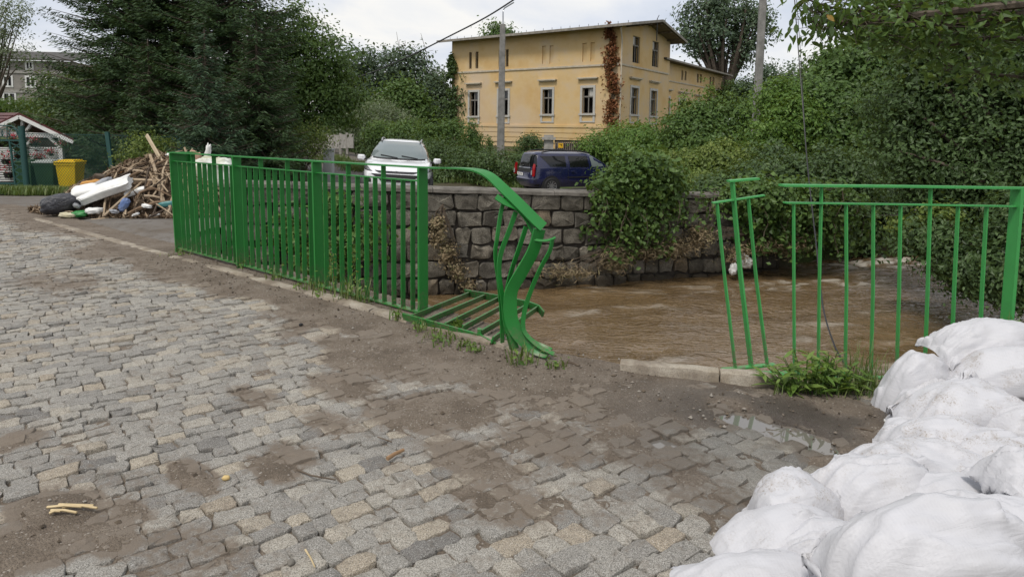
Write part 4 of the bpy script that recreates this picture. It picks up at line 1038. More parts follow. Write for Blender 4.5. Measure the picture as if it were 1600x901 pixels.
def wheel(root, x, y, r, wd_):
    s_ = 1 if y > 0 else -1
    w_ = empty_part('wheel', (x, y, r), root)
    prof = [(r * .66, -wd_ / 2), (r * .93, -wd_ / 2), (r, -wd_ * .36), (r, wd_ * .36), (r * .93, wd_ / 2), (r * .66, wd_ / 2), (r * .62, wd_ * .3)]
    n = 28; mb = MB(); vs = [(a * math.cos(2 * PI * k / n), b_, a * math.sin(2 * PI * k / n)) for k in range(n) for a, b_ in prof]; c_ = len(prof)
    mb.add(vs, [(k * c_ + j, ((k + 1) % n) * c_ + j, ((k + 1) % n) * c_ + (j + 1) % c_, k * c_ + (j + 1) % c_) for k in range(n) for j in range(c_)])
    mb.build('tyre', M['rubber'], w_, 40)
    mb = MB(); mb.cyl((0, s_ * wd_ * .1, 0), r * .64, .03, 24, (0, 1, 0)); mb.build('hub_disc', M['black_plastic'], w_)
    mb = MB()
    for k in range(10):
        a = 2 * PI * k / 10; mb.bar((r * .1 * math.cos(a), s_ * wd_ * .36, r * .1 * math.sin(a)), (r * .62 * math.cos(a), s_ * wd_ * .40, r * .62 * math.sin(a)), .035, .02, (0, 1, 0))
    mb.cyl((0, s_ * wd_ * .38, 0), r * .15, .03, 14, (0, 1, 0))
    vs = [(a * math.cos(2 * PI * k / 24), s_ * b_, a * math.sin(2 * PI * k / 24)) for k in range(24) for a, b_ in ((r * .60, wd_ * .42), (r * .67, wd_ * .46))]
    mb.add(vs, [(2 * k, 2 * ((k + 1) % 24), 2 * ((k + 1) % 24) + 1, 2 * k + 1) for k in range(24)])
    mb.build('rim', M['alloy'], w_)
def empty_part(name, loc, root):
    o = bpy.data.objects.new(name, None); COL.objects.link(o); o.location = loc; o.parent = root; return o
def lettering(text, size, loc, rotm, m_, root, name='lettering', sx=1.0):
    cu = bpy.data.curves.new(name, 'FONT'); cu.body = text; cu.size = size; cu.extrude = .001; cu.align_x = 'CENTER'; cu.align_y = 'CENTER'; cu.space_character = 1.05
    tmp = bpy.data.objects.new(name, cu); COL.objects.link(tmp)
    dg = bpy.context.evaluated_depsgraph_get(); me = bpy.data.meshes.new_from_object(tmp.evaluated_get(dg))
    bpy.data.objects.remove(tmp); bpy.data.curves.remove(cu)
    o = link(name, me, m_, root); o.matrix_local = Matrix.Translation(loc) @ rotm.to_4x4() @ Matrix.Scale(sx, 4, (1, 0, 0)); return o
ROT_F = Matrix(((0, 0, 1), (1, 0, 0), (0, 1, 0)))          # text facing +x
ROT_B = Matrix(((0, 0, -1), (-1, 0, 0), (0, 1, 0)))        # text facing -x
# ---- white SUV, seen from the front
zb = lambda x: 0.99 + 0.13 * float(sstep(2.0, 0.95, x)) if x > .9 else 1.12
belt = lambda x: float(np.interp(x, [.8, 1.0, 1.7, 2.1], [1.10, 1.09, 1.0, .90]))
def make_suv():
    yq = 17.6; c_ = at(617, 300, yq); fx = c_
    hd = Vector((-c_.x, -c_.y, 0)).normalized(); hd = (Matrix.Rotation(math.radians(-3), 3, 'Z') @ hd)
    cen = Vector((c_.x, c_.y, 0)) - hd * 2.1
    ht = at(617, 217.5, yq + 2.2).z
    root = empty('white_suv', (cen.x, cen.y, ht - 1.665), 'white family SUV facing the bridge behind the green railing', 'car')
    root.rotation_euler = (math.radians(-2.9), 0, math.atan2(hd.y, hd.x))
    sh = Shell([(.30, 1.98, -2.0, .78, 5), (.42, 2.14, -2.1, .885, 5), (.64, 2.19, -2.18, .91, 5), (.80, 2.17, -2.2, .912, 5), (lambda x: belt(x) - .06, 2.06, -2.14, .895, 5), (lambda x: belt(x), 1.95, -2.08, .85, 5), (lambda x: belt(x) + .03, 1.75, -1.9, .62, 4), (lambda x: belt(x) + .042, 1.4, -1.5, .3, 3)])
    sh.mesh('body', M['car_white'], root)
    gh = Shell([(lambda x: belt(x) - .03, 1.18, -2.02, .85, 5.0), (1.33, .84, -1.93, .775, 5.0), (1.52, .42, -1.8, .665, 4.5), (1.60, .14, -1.7, .59, 4.5), (1.64, -.1, -1.5, .46, 4)])
    gh.mesh('cabin', M['car_white'], root)
    fn = lambda side: (lambda u, v: gh.p(side, u, v))
    patch('windscreen', M['windscreen'], root, fn('F'), ((-.93, .42), (.93, .42), (.90, 2.75), (-.90, 2.75)), .012, 16, 8)
    patch('windscreen_rim', M['black_plastic'], root, fn('F'), ((-.96, .30), (.96, .30), (.94, .46), (-.94, .46)), .009, 16, 2)
    patch('windscreen_rim', M['black_plastic'], root, fn('F'), ((-.93, 2.7), (.93, 2.7), (.93, 2.9), (-.93, 2.9)), .009, 16, 2)
    for sd in 'LR':
        k = lambda u, v, sd=sd: gh.px(sd, u, v)
        patch('side_window', M['car_glass'], root, k, ((.62, .5), (-.35, .5), (-.35, 1.95), (.18, 1.95)), .01)
        patch('side_window', M['car_glass'], root, k, ((-.42, .5), (-1.6, .6), (-1.45, 1.9), (-.42, 1.95)), .01)
    f = lambda u, v: sh.p('F', u, v)
    patch('upper_grille', M['black_plastic'], root, f, ((-.48, 3.3), (.48, 3.3), (.64, 4.15), (-.64, 4.15)), .012, 14, 3)
    patch('lower_grille', M['black_plastic'], root, f, ((-.50, 2.3), (.50, 2.3), (.72, 3.0), (-.72, 3.0)), .012, 14, 3)
    patch('bumper_inlet', M['black_plastic'], root, f, ((-.40, 1.85), (.40, 1.85), (.5, 2.22), (-.5, 2.22)), .012, 12, 3)
    for s_ in (-1, 1):
        patch('headlight', M['headlamp'], root, f, ((s_ * .70, 3.75), (s_ * .985, 3.55), (s_ * .996, 4.55), (s_ * .82, 4.35)), .014, 8, 6)
        patch('headlight_trim', M['black_plastic'], root, f, ((s_ * .68, 3.66), (s_ * .99, 3.44), (s_ * .985, 3.58), (s_ * .70, 3.80)), .016, 8, 2)
        patch('fog_lamp', M['black_plastic'], root, f, ((s_ * .70, 1.7), (s_ * .93, 1.75), (s_ * .97, 2.5), (s_ * .70, 2.2)), .012, 6, 5)
        q = f(s_ * .82, 2.05); MB().cyl(q + Vector((.015, 0, 0)), .055, .03, 16, (1, 0, 0)).build('fog_lens', M['lamp_clear'], root, 40)
        MB().tube([(.15 - 1.75 * i / 8, s_ * (.55 + .02 * math.sin(PI * i / 8)), 1.60 + .06 * min(1, i * .5, (8 - i) * .5)) for i in range(9)], .024, 6).build('roof_rail', M['alloy'], root, 50)
        mb = MB(); mb.prism([(.66, s_ * .94), (.74, s_ * .935), (.82, s_ * .98), (.80, s_ * 1.10), (.74, s_ * 1.15), (.66, s_ * 1.15)][::s_], 1.055, 1.205)
        mr = mb.build('mirror', M['car_white'], root, None, .035)
        MB().bar((.74, s_ * .84, 1.08), (.72, s_ * .99, 1.09), .06, .04).build('mirror_stalk', M['black_plastic'], root)
        for x in (1.35, -1.3):
            MB().cyl((x, s_ * .80, .37), .415, .235, 28, (0, 1, 0)).build('wheel_arch', M['black_plastic'], root, 40)
            wheel(root, x, s_ * .855, .345, .21)
        q0, q1 = gh.p('F', s_ * .1 + .45, .4), gh.p('F', s_ * .1 - .05, .55)
    for y0, y1 in ((-.05, -.62), (.62, .08)):
        a, b_ = gh.p('F', y0, .42), gh.p('F', y1, .62)
        MB().bar(a + Vector((.03, 0, .02)), b_ + Vector((.03, 0, .02)), .025, .02).build('wiper', M['black_plastic'], root)
    pl = f(0, 1.2)
    po = MB().box((pl.x + .03, 0, .47), (.015, .52, .115)).build('number_plate', M['white_plastic'], root)
    MB().box((pl.x + .036, -.236, .47), (.008, .045, .113)).build('plate_band', M['plate_blue'], po)
    lettering('B 4F 27', .085, Vector((pl.x + .042, .02, .47)), ROT_F, M['dark'], po, 'plate_lettering')
    # badge: slanted letter H in an oval ring
    g0 = f(0, 3.78); bx = g0.x + .022
    eg = MB(); n = 26; vs = []
    for k_ in range(n):
        a = 2 * PI * k_ / n
        for r_ in (1.0, .82): vs.append((bx, .085 * r_ * math.cos(a), g0.z + .044 * r_ * math.sin(a)))
    eg.add(vs, [(2 * k_, 2 * ((k_ + 1) % n), 2 * ((k_ + 1) % n) + 1, 2 * k_ + 1) for k_ in range(n)])
    for yy in (-.026, .026): eg.bar((bx + .002, yy - .014, g0.z - .032), (bx + .002, yy + .014, g0.z + .032), .016, .006, (1, 0, 0))
    eg.bar((bx + .003, -.03, g0.z - .006), (bx + .003, .03, g0.z + .006), .014, .006, (1, 0, 0))
    eg.build('badge', M['chrome'], root)
    MB().tube([(.80, .02, 1.16), (.72, .0, 1.30), (.70, -.01, 1.34)], [.05, .03, .008], 8).build('hanging_pennant', mat('pennant', (.6, .3, .25), .7)[0], root)
make_suv()
# ---- blue estate van, seen from behind
def make_van():
    yq = 25.4; c_ = at(833, 300, yq)      # rear right corner
    ps = math.radians(24); hd = Vector((math.cos(ps), math.sin(ps), 0)); lf = Vector((-hd.y, hd.x, 0))
    cen = Vector((c_.x, c_.y, 0)) + hd * 2.15 + lf * .82
    gzv = at(843, 238, yq).z - 1.60
    root = empty('blue_estate_car', (cen.x, cen.y, gzv), 'dark blue estate car parked behind the stone wall, seen from behind', 'car')
    root.rotation_euler = (0, math.radians(0.5), math.atan2(hd.y, hd.x))
    bl = lambda x: float(np.interp(x, [1.0, 1.3, 1.9, 2.2], [.99, .97, .88, .74]))
    sh = Shell([(.26, 2.05, -2.1, .76, 6), (.40, 2.18, -2.22, .85, 7), (.56, 2.22, -2.24, .87, 7), (.62, 2.22, -2.19, .87, 7), (.80, 2.2, -2.17, .87, 7), (lambda x: bl(x) - .02, 2.05, -2.13, .855, 7), (lambda x: bl(x) + .02, 1.9, -2.1, .80, 6), (lambda x: bl(x) + .04, 1.6, -2.0, .5, 4)])
    sh.mesh('body', M['car_blue'], root)
    gh = Shell([(lambda x: bl(x) - .02, 1.35, -2.13, .845, 7), (1.2, 1.02, -2.09, .79, 7), (1.42, .62, -2.03, .705, 7), (1.53, .42, -1.98, .65, 6), (1.59, .1, -1.85, .5, 5), (1.61, -.2, -1.5, .25, 4)])
    gh.mesh('cabin', M['car_blue'], root)
    patch('windscreen', M['car_glass'], root, lambda u, v: gh.p('F', u, v), ((-.92, .3), (.92, .3), (.9, 2.7), (-.9, 2.7)), .012, 14, 6)
    patch('rear_window', M['car_glass'], root, lambda u, v: gh.p('B', u, v), ((-.90, .25), (.90, .25), (.88, 2.55), (-.88, 2.55)), .012, 14, 6)
    for sd in 'LR':
        k = lambda u, v, sd=sd: gh.px(sd, u, v)
        patch('quarter_window', M['car_glass'], root, k, ((-1.45, .3), (-.78, .3), (-.80, 2.15), (-1.85, 2.1)), .010)
        patch('side_window', M['car_glass'], root, k, ((-.62, .25), (.22, .25), (.16, 2.15), (-.66, 2.15)), .010)
        patch('side_window', M['windscreen'], root, k, ((.34, .25), (1.02, .35), (.42, 2.05), (.28, 2.12)), .010)
        k2 = lambda u, v, sd=sd: sh.px(sd, u, v)
        patch('door_strip', M['black_plastic'], root, k2, ((-.75, 3.0), (1.3, 3.0), (1.3, 3.28), (-.75, 3.28)), .012, 12, 2)
        for x in (-.70, .26, 1.15): patch('door_gap', M['black_plastic'], root, k2, ((x, .6), (x + .014, .6), (x + .014, 5.8), (x, 5.8)), .004, 1, 8)
        s_ = 1 if sd == 'L' else -1
        for x in (-.52, .42): MB().box((x, s_ * .885, .86), (.17, .04, .035)).build('door_handle', M['car_blue'], root, None, .008)
        for x in (1.38, -1.42):
            MB().cyl((x, s_ * .76, .33), .375, .235, 28, (0, 1, 0)).build('wheel_arch', M['black_plastic'], root, 40)
            wheel(root, x, s_ * .825, .31, .19)
        MB().tube([(.25 - 2.0 * i / 10, s_ * .64, 1.565 + .07 * min(1, i * .6, (10 - i) * .6)) for i in range(11)], .025, 6).build('roof_rail', M['black_plastic'], root, 50)
        mb = MB(); mb.box((.95, s_ * .95, 1.03), (.10, .20, .15)); mb.build('mirror', M['black_plastic'], root, None, .03)
        # tall tail lamp on the corner: side leaf and rear leaf
        mb = MB(); vs = []
        for z, x0, y1, w_, dpt in ((.68, -2.195, .868, .11, .06), (.78, -2.195, .868, .12, .08), (.98, -2.175, .862, .11, .07), (1.14, -2.14, .835, .08, .05)):
            vs += [(x0, s_ * (y1 - w_), z), (x0 - .012, s_ * (y1 - .03), z), (x0 + .03, s_ * (y1 + .012), z), (x0 + dpt, s_ * (y1 + .008), z), (x0 + dpt, s_ * (y1 - w_), z)]
        mb.add(vs, [(5 * i + k, 5 * i + (k + 1) % 5, 5 * i + 5 + (k + 1) % 5, 5 * i + 5 + k) for i in range(3) for k in range(5)] + [(0, 1, 2, 3, 4), (15, 16, 17, 18, 19)])
        lamp = mb.build('tail_lamp', M['lamp_red'], root)
        MB().box((-2.222, s_ * .775, .82), (.012, .085, .16)).build('reversing_lens', M['lamp_clear'], lamp)
        for a in (0,):
            patch('bumper_corner', M['black_plastic'], root, lambda u, v, sd=sd: sh.px(sd, u, v), ((-2.16, .3), (-1.85, .3), (-1.85, .8), (-2.16, .8)), .006)
    patch('number_plate_recess', M['black_plastic'], root, lambda u, v: sh.p('B', u, v), ((-.62, 4.1), (.62, 4.1), (.62, 4.9), (-.62, 4.9)), .008, 8, 3)
    patch('tailgate_trim', M['alloy'], root, lambda u, v: sh.p('B', u, v), ((-.58, 4.9), (.58, 4.9), (.58, 5.15), (-.58, 5.15)), .02, 8, 2)
    q = sh.p('B', 0, 3.9); po = MB().box((q.x - .03, .26, .72), (.015, .5, .11)).build('number_plate', M['white_plastic'], root)
    lettering('DB 27 4H', .08, Vector((q.x - .039, .26, .72)), ROT_B, M['dark'], po, 'plate_lettering')
    MB().bar((-2.16, .35, 1.0), (-2.17, .05, 1.07), .03, .02).build('rear_wiper', M['alloy'], root)
make_van()

# ================================================================== LEFT SIDE: GAZEBO, BINS, FENCE, GATE
GY = 25.5; gyz = float(gz(0, GY)) - .02
def gat(px, py, dy=0.0): return at(px, py, GY + dy)
gzb = empty('garden_gazebo', Vector((gat(37, 285).x, GY, gyz)), 'white timber garden gazebo with a dark red roof and slatted sides', 'gazebo')
def gp_(mb, name, m_, sm=None): return rel(mb.build(name, m_, gzb, sm), gzb)
WW = M['white_wood']
M['roof_red'] = noisy('roof_sheet', (0.075, 0.022, 0.022), (0.11, 0.035, 0.034), 3, 0.5, 0.2)
ap, er = gat(36.5, 178.5), gat(120.5, 218.5); el = Vector((2 * ap.x - er.x, GY, er.z))
bk = Vector((-3.2, 2.2, 0))
for nm, a, b_ in (('roof_slope', ap, er), ('roof_slope', ap, el)):
    q = Vector((0, 0, .05)); f_ = Vector((0, -.22, 0)); mb = MB(); P4 = [a + f_ + q, b_ + f_ + q, b_ + bk + q, a + bk + q]
    mb.add(P4 + [p - Vector((0, 0, .09)) for p in P4], [(0, 1, 2, 3), (7, 6, 5, 4)] + [(i, 4 + i, 4 + (i + 1) % 4, (i + 1) % 4) for i in range(4)]); gp_(mb, nm, M['roof_red'])
    gp_(MB().bar(a + f_ * 1.05 - Vector((0, 0, .10)), b_ + f_ * 1.05 - Vector((0, 0, .10)), .04, .13, (0, 0, 1)), 'bargeboard', WW)
    sp = (b_ - a); 
    for k in range(1, 8): gp_(MB().bar(a.lerp(b_, k / 8) + f_ + Vector((0, 0, .065)), a.lerp(b_, k / 8) + bk + Vector((0, 0, .065)), .04, .02, (0, 0, 1)), 'roof_rib', M['roof_red'])
tb0, tb1 = gat(-28, 208), gat(101, 212.5)
gp_(MB().bar(tb0, tb1, .1, .17, (0, 0, 1)), 'tie_beam', WW)
gp_(MB().bar(gat(34.5, 212), gat(35.5, 182), .09, .09, (1, 0, 0)), 'king_post', WW)
for a, b_ in (((41, 205), (52, 190)), ((29, 205), (17, 190)), ((77, 214), (96, 232)), ((53, 214), (43, 226)), ((-2, 214), (-20, 230))):
    gp_(MB().bar(gat(*a), gat(*b_), .08, .11, (0, 1, 0)), 'brace', WW)
for x0, x1 in ((95, 97.5), (-22, -23)):
    top = gat(x0, 211); bot = gat(x1, 252); bot.z = gyz
    gp_(MB().bar(bot, top, .13, .13, (1, 0, 0)), 'post', WW)
    gp_(MB().bar(bot + bk * .8, top + bk * .8 , .12, .12, (1, 0, 0)), 'post', WW)
for k in range(8):
    y = 231 + k * 3.25
    gp_(MB().bar(gat(46, y), gat(96, y + .6), .025, .048, (0, 0, 1)), 'slat', WW)
    if k < 8: gp_(MB().bar(gat(-22, y), gat(22, y + .5), .025, .048, (0, 0, 1)), 'slat', WW)
    gp_(MB().bar(gat(96, y + .6), gat(96, y + .6) + bk * .8, .025, .048, (0, 0, 1)), 'slat', WW)
for k in range(8):
    y = 257 + k * 3.6
    gp_(MB().bar(gat(-22, y), gat(22, y), .025, .048, (0, 0, 1)), 'slat', WW)
gp_(MB().box(Vector((gat(-30, 240).x, GY + 2.4, gyz + .9)), (4.2, .06, 1.8)), 'back_wall', noisy('dark_boards', (.03, .026, .022), (.06, .05, .04), 4, .9, .2))
fl_m = leafmat('flower_red', [(0.28, 0.008, 0.02), (0.45, 0.02, 0.05), (0.55, 0.05, 0.1)], 0.15)
fl_g = leafmat('flower_leaf', [(0.03, 0.06, 0.015), (0.05, 0.1, 0.03)], 0.2)
rngl = np.random.default_rng(17)
def leaf_quads(cen, size, seed=0, up=0.3, asp=0.55, jit=0.35, nrm=None, nw=0.6):
    """one folded, pointed leaf (two triangles) per centre"""
    r = np.random.default_rng(seed); n = len(cen)
    nn = r.normal(size=(n, 3)); nn /= np.linalg.norm(nn, axis=1, keepdims=True) + 1e-9
    nn[:, 2] += up
    if nrm is not None: nn = nn * (1 - nw) + nrm * nw
    nn /= np.linalg.norm(nn, axis=1, keepdims=True) + 1e-9
    a = np.cross(nn, r.normal(size=(n, 3))); a /= np.linalg.norm(a, axis=1, keepdims=True) + 1e-9
    b_ = np.cross(nn, a)
    s_ = (np.asarray(size) * (1 + jit * r.uniform(-1, 1, n)))[:, None]
    p0 = cen - a * s_ * .5; p2 = cen + a * s_ * .5
    dr_ = nn * s_ * .10
    p1 = cen + b_ * s_ * asp * .5 - a * s_ * .05 + dr_; p3 = cen - b_ * s_ * asp * .5 - a * s_ * .05 + dr_
    v = np.stack([p0, p1, p2, p3], 1).reshape(-1, 3); f = np.arange(4 * n).reshape(-1, 4)
    return v, f
def leaves(name, cen, size, m_, parent=None, seed=0, var=None, **kw):
    cen = np.asarray(cen, float); v, f = leaf_quads(cen, size, seed, **kw)
    if var is None: var = np.random.default_rng(seed + 5).uniform(0, 1, len(f))
    return link(name, np_mesh(name, v, f, False, {'var': var}), m_, parent)
fk = [('hanging_basket', 53, 219, 1.0, 'red hanging flower basket under the gazebo beam beside the gate post'), ('hanging_basket', 100, 226, .8, 'dark red flower basket hung on the corner post of the gazebo'), ('flower_pot', 79, 237, .8, 'small red flower pot fixed to the white slats'), ('flower_pot', 61, 244, 1.0, 'red geranium pot low on the white slats above the green bin'),
      ('flower_box', 8, 244, 1.5, 'wide red flower box on the gazebo rail at the photo edge'), ('flower_box', 12, 265, 1.6, 'lower red flower box behind the garden gate'), ('hanging_basket', 20, 214, .9, 'red hanging basket behind the gate arch')]
for i, (nm, px_, py_, sc, lab) in enumerate(fk):
    p = gat(px_, py_, -.18); o = empty(nm, p, lab, 'flower basket')
    r = np.random.default_rng(100 + i)
    c_ = r.normal(size=(70, 3)) * np.array([.12, .08, .07]) * sc
    leaves('blossom', c_ + np.array([0, -.03, .03]), .07, fl_m, o, seed=i)
    leaves('foliage', r.normal(size=(60, 3)) * np.array([.12, .07, .08]) * sc - np.array([0, 0, .05]), .07, fl_g, o, seed=50 + i)
    MB().cyl((0, .02, -.14 * sc), .07 * sc, .12 * sc, 10, r2=.1 * sc).build('pot', M['black_plastic'], o)
# wheeled bins
M['bin_yellow'] = noisy('bin_yellow', (0.72, 0.47, 0.008), (0.80, 0.56, 0.012), 3, 0.45, 0.05)
M['bin_green'] = noisy('bin_green', (0.018, 0.055, 0.022), (0.03, 0.075, 0.03), 3, 0.5, 0.05)
M['lid_pale'] = noisy('lid_pale', (0.35, 0.38, 0.36), (0.45, 0.47, 0.45), 3, 0.5, 0.05)
def wheelie(label, x0, x1, yt, yb, Yq, mb_, ml, rz):
    zb_ = float(gz(0, Yq)) + .02; c_ = at((x0 + x1) / 2, yb, Yq); wd_ = (x1 - x0) / F * Yq / 1.07; h = at((x0 + x1) / 2, yt, Yq).z - zb_
    o = empty('wheelie_bin', Vector((c_.x, Yq, zb_)), label, 'bin', 'wheelie bins by the fence', rz)
    mb = MB(); a, b_ = wd_ * .40, wd_ * .36; c2, d2 = wd_ * .5, wd_ * .48
    mb.add([(-a, -b_, .06), (a, -b_, .06), (a, b_, .06), (-a, b_, .06), (-c2, -d2, h - .1), (c2, -d2, h - .1), (c2, d2, h - .1), (-c2, d2, h - .1)], [(3, 2, 1, 0), (0, 1, 5, 4), (1, 2, 6, 5), (2, 3, 7, 6), (3, 0, 4, 7)])
    mb.build('body', mb_, o, None, .015)
    MB().box((0, -d2 + .01, h - .135), (c2 * 2 + .05, .05, .07)).box((0, d2 - .01, h - .135), (c2 * 2 + .05, .05, .07)).box((c2 - .01, 0, h - .137), (.05, d2 * 2 - .06, .066)).box((-c2 + .01, 0, h - .137), (.05, d2 * 2 - .06, .066)).build('rim', mb_, o)
    lid = MB().prism([(-c2 - .03, -d2 - .04), (c2 + .03, -d2 - .04), (c2 + .03, d2 + .06), (-c2 - .03, d2 + .06)], h - .095, h - .045).prism([(-c2 + .05, -d2 + .05), (c2 - .05, -d2 + .05), (c2 - .05, d2 - .03), (-c2 + .05, d2 - .03)], h - .045, h).build('lid', ml, o, None, .012)
    for s_ in (-1, 1):
        MB().cyl((s_ * a * .95, b_ + .02, .1), .1, .05, 16, (1, 0, 0)).build('wheel', M['rubber'], o, 40)
    MB().tube([(-a, d2 + .09, h - .1), (a, d2 + .09, h - .1)], .016, 6).build('handle', mb_, o)
wheelie('yellow recycling bin standing behind the chain link fence', 95.5, 127.5, 249.5, 290, 23.2, M['bin_yellow'], M['bin_yellow'], .06)
wheelie('dark green wheelie bin with a pale lid beside the yellow bin', 62, 95, 250, 290, 23.4, M['bin_green'], M['lid_pale'], .02)
wheelie('dark green wheelie bin half hidden behind the gate post', 30, 61, 250, 291, 23.6, M['bin_green'], M['bin_green'], -.03)
# chain link fence, gate post, gate
FG = M['fence_green']
fpts = [at(43, 297, 22.3), at(179, 268, 22.0), at(286, 236, 23.2), at(420, 250, 24.0)]
ftop = [at(33, 197, 22.3), at(167, 206, 22.0), at(279, 210, 23.2), at(416, 214, 24.0)]
for p in fpts: p.z = float(gz(0, p.y)) - .02
clf = empty('chain_link_fence', fpts[1], 'green chain link fence on leaning posts behind the debris', 'fence')
part(MB().tube([fpts[0], ftop[0]], .095, 10), 'gate_post', FG, clf, 40)
for k in (1, 2, 3):
    part(MB().bar(fpts[k], ftop[k], .12, .08, (0, 1, 0)), 'post', FG, clf)
for k in range(3):
    mb = MB(); A, B, C_, D_ = fpts[k], fpts[k + 1], ftop[k + 1] - Vector((0, 0, .1)), ftop[k] - Vector((0, 0, .25 if k == 0 else .1))
    ln_f = (B - A).length; hh_ = 1.75; st_ = .095
    fp = lambda u, v: A.lerp(B, u).lerp(D_.lerp(C_, u), v)
    n_ = int((ln_f + hh_) / st_)
    for sgn in (0, 1):
        for i in range(n_):
            d0 = i * st_ - hh_
            u0, u1 = d0 / ln_f, (d0 + hh_) / ln_f
            v0, v1 = 0.0, 1.0
            if u0 < 0: v0 = -u0 / (u1 - u0); u0 = 0
            if u1 > 1: v1 = v0 + (1 - v0) * (1 - u0) / (u1 - u0) if u1 > u0 else 1; u1 = 1
            if u0 >= 1 or u1 <= 0: continue
            a, b_ = (fp(u0, v0), fp(u1, v1)) if sgn == 0 else (fp(1 - u0, v0), fp(1 - u1, v1))
            mb.bar(a, b_, .006, .006, (0, 1, 0))
    o = part(mb, 'wire_netting', FG, clf); o['kind'] = 'stuff'
    part(MB().tube([fp(0, 1), fp(1, 1)], .008, 4), 'top_wire', FG, clf)
gate_o = empty('garden_gate', at(10, 302, 22.3), 'green steel garden gate with a lattice column at the photo edge', 'gate')
ga_ = lambda x, y: at(x, y, 22.25)
for a, b_ in (((-30, 219), (32, 219.5)), ((-30, 286), (25, 286.5)), ((-30, 303), (38, 302))): part(MB().bar(ga_(*a), ga_(*b_), .04, .05, (0, 0, 1)), 'rail', FG, gate_o)
for a, b_ in (((15, 219), (26, 302)), ((31, 219), (42, 301)), ((-25, 219), (-22, 303))): part(MB().bar(ga_(*a), ga_(*b_), .05, .05, (1, 0, 0)), 'stile', FG, gate_o)
for k in range(7):
    y = 223 + k * 11
    part(MB().bar(ga_(16 + (y - 219) * .133, y), ga_(31 + (y + 9 - 219) * .133, y + 9), .03, .02, (0, 1, 0)), 'lattice_bar', FG, gate_o)
    part(MB().bar(ga_(31 + (y - 219) * .133, y + 1), ga_(16 + (y + 9 - 219) * .133, y + 10), .03, .02, (0, 1, 0)), 'lattice_bar', FG, gate_o)
for k in range(12):
    x = -28 + k * 4.4; part(MB().bar(ga_(x, 287), ga_(x, 302), .02, .02, (1, 0, 0)), 'baluster', FG, gate_o)
for k in range(3):
    c_ = ga_(-2 + k * 11, 208); r_ = .14
    part(MB().tube([c_ + Vector((r_ * math.cos(a * PI / 10), 0, r_ * math.sin(a * PI / 10))) for a in range(21)], .014, 5), 'scroll', FG, gate_o)
part(MB().tube([ga_(-30, 197), ga_(0, 196), ga_(18, 197), ga_(26, 202), ga_(31, 219)], .02, 6), 'top_bow', FG, gate_o)
for k in range(4): part(MB().bar(ga_(-25 + k * 12, 197), ga_(-25 + k * 12, 219), .02, .02, (1, 0, 0)), 'baluster', FG, gate_o)

# ================================================================== DEBRIS HEAP
hc = Vector((at(262, 335, 13.1).x, 13.1, 0))
def heap_z(x, y):
    u = (x - hc.x); v = (y - hc.y)
    a = np.where(u < 0, 2.35, 1.55)
    q = np.clip(1 - (u / a) ** 2 - (v / 1.25) ** 2, 0, 1)
    return 1.0 * q ** np.where(u < 0, 1.3, 0.8) + 0.10 * fbm(np.asarray(x) * 2.5, np.asarray(y) * 2.5, o=3, s=70) * (q > 0)
heap = empty('debris_heap', hc, 'big heap of washed up sticks and driftwood beside the railing end', 'debris heap')
M['heap_soil'] = noisy('heap_litter', (0.045, 0.03, 0.02), (0.12, 0.085, 0.055), 14, 0.95, 0.8, 30, 0.04)
gx = np.linspace(hc.x - 2.6, hc.x + 1.8, 70); gy = np.linspace(hc.y - 1.5, hc.y + 1.5, 46)
X, Y = np.meshgrid(gx, gy, indexing='ij'); Zh = heap_z(X, Y) - .07
o = link('litter_mound', np_mesh('litter_mound', np.stack([X - hc.x, Y - hc.y, Zh], -1).reshape(-1, 3), grid_faces(70, 46)), M['heap_soil'], heap); o['kind'] = 'stuff'
sc_ = [noisy('driftwood_pale', (0.30, 0.225, 0.145), (0.40, 0.32, 0.23), 9, 0.85, 0.3), noisy('driftwood_brown', (0.13, 0.085, 0.052), (0.22, 0.155, 0.10), 9, 0.9, 0.3), noisy('driftwood_dark', (0.05, 0.036, 0.026), (0.10, 0.075, 0.055), 9, 0.9, 0.3)]
R = random.Random(41)
for i in range(230):
    a = R.uniform(0, 2 * PI); q = math.sqrt(R.random()) * .97
    x = hc.x + math.cos(a) * q * (2.2 if math.cos(a) < 0 else 1.5); y = hc.y + math.sin(a) * q * 1.2
    if y > hc.y + .35 and R.random() < .7: y = 2 * hc.y - y
    ln = R.choice([.25, .35, .45, .6, .8, 1.1]) * R.uniform(.8, 1.2); yaw = R.gauss(0, .9) if R.random() < .6 else R.uniform(0, PI)
    dx, dy = math.cos(yaw) * ln / 2, math.sin(yaw) * ln / 2
    z0_, z1_ = float(heap_z(x - dx, y - dy)), float(heap_z(x + dx, y + dy)); zm = float(heap_z(x, y))
    if R.random() < .12 and x > hc.x - .9: z1_ += R.uniform(.1, .3)
    if x < hc.x - .7 and ln > .5: ln *= .55; dx *= .55; dy *= .55; z0_, z1_ = float(heap_z(x - dx, y - dy)), float(heap_z(x + dx, y + dy))
    j = R.gauss(0, .06) * ln
    r_ = R.choice([.010, .014, .018, .022, .03]) * (1.25 if ln > .7 else 1)
    p = [Vector((x - dx, y - dy, max(z0_, .02) + R.uniform(0, .05))), Vector((x + j, y + j, max(zm, (z0_ + z1_) / 2, .03) + .03)), Vector((x + dx, y + dy, max(z1_, .02) + R.uniform(0, .05)))]
    p = smooth_path(p, 2)
    o = MB().tube([q_ - hc for q_ in p], [r_, r_ * .95, r_ * .85, r_ * .75, r_ * .6][:len(p)], 5).build('stick', R.choices(sc_, [.48, .32, .20])[0], heap, 60)
r = np.random.default_rng(3); n = 5200
a = r.uniform(0, 2 * PI, n); q = np.sqrt(r.uniform(0, 1, n)) * 1.06
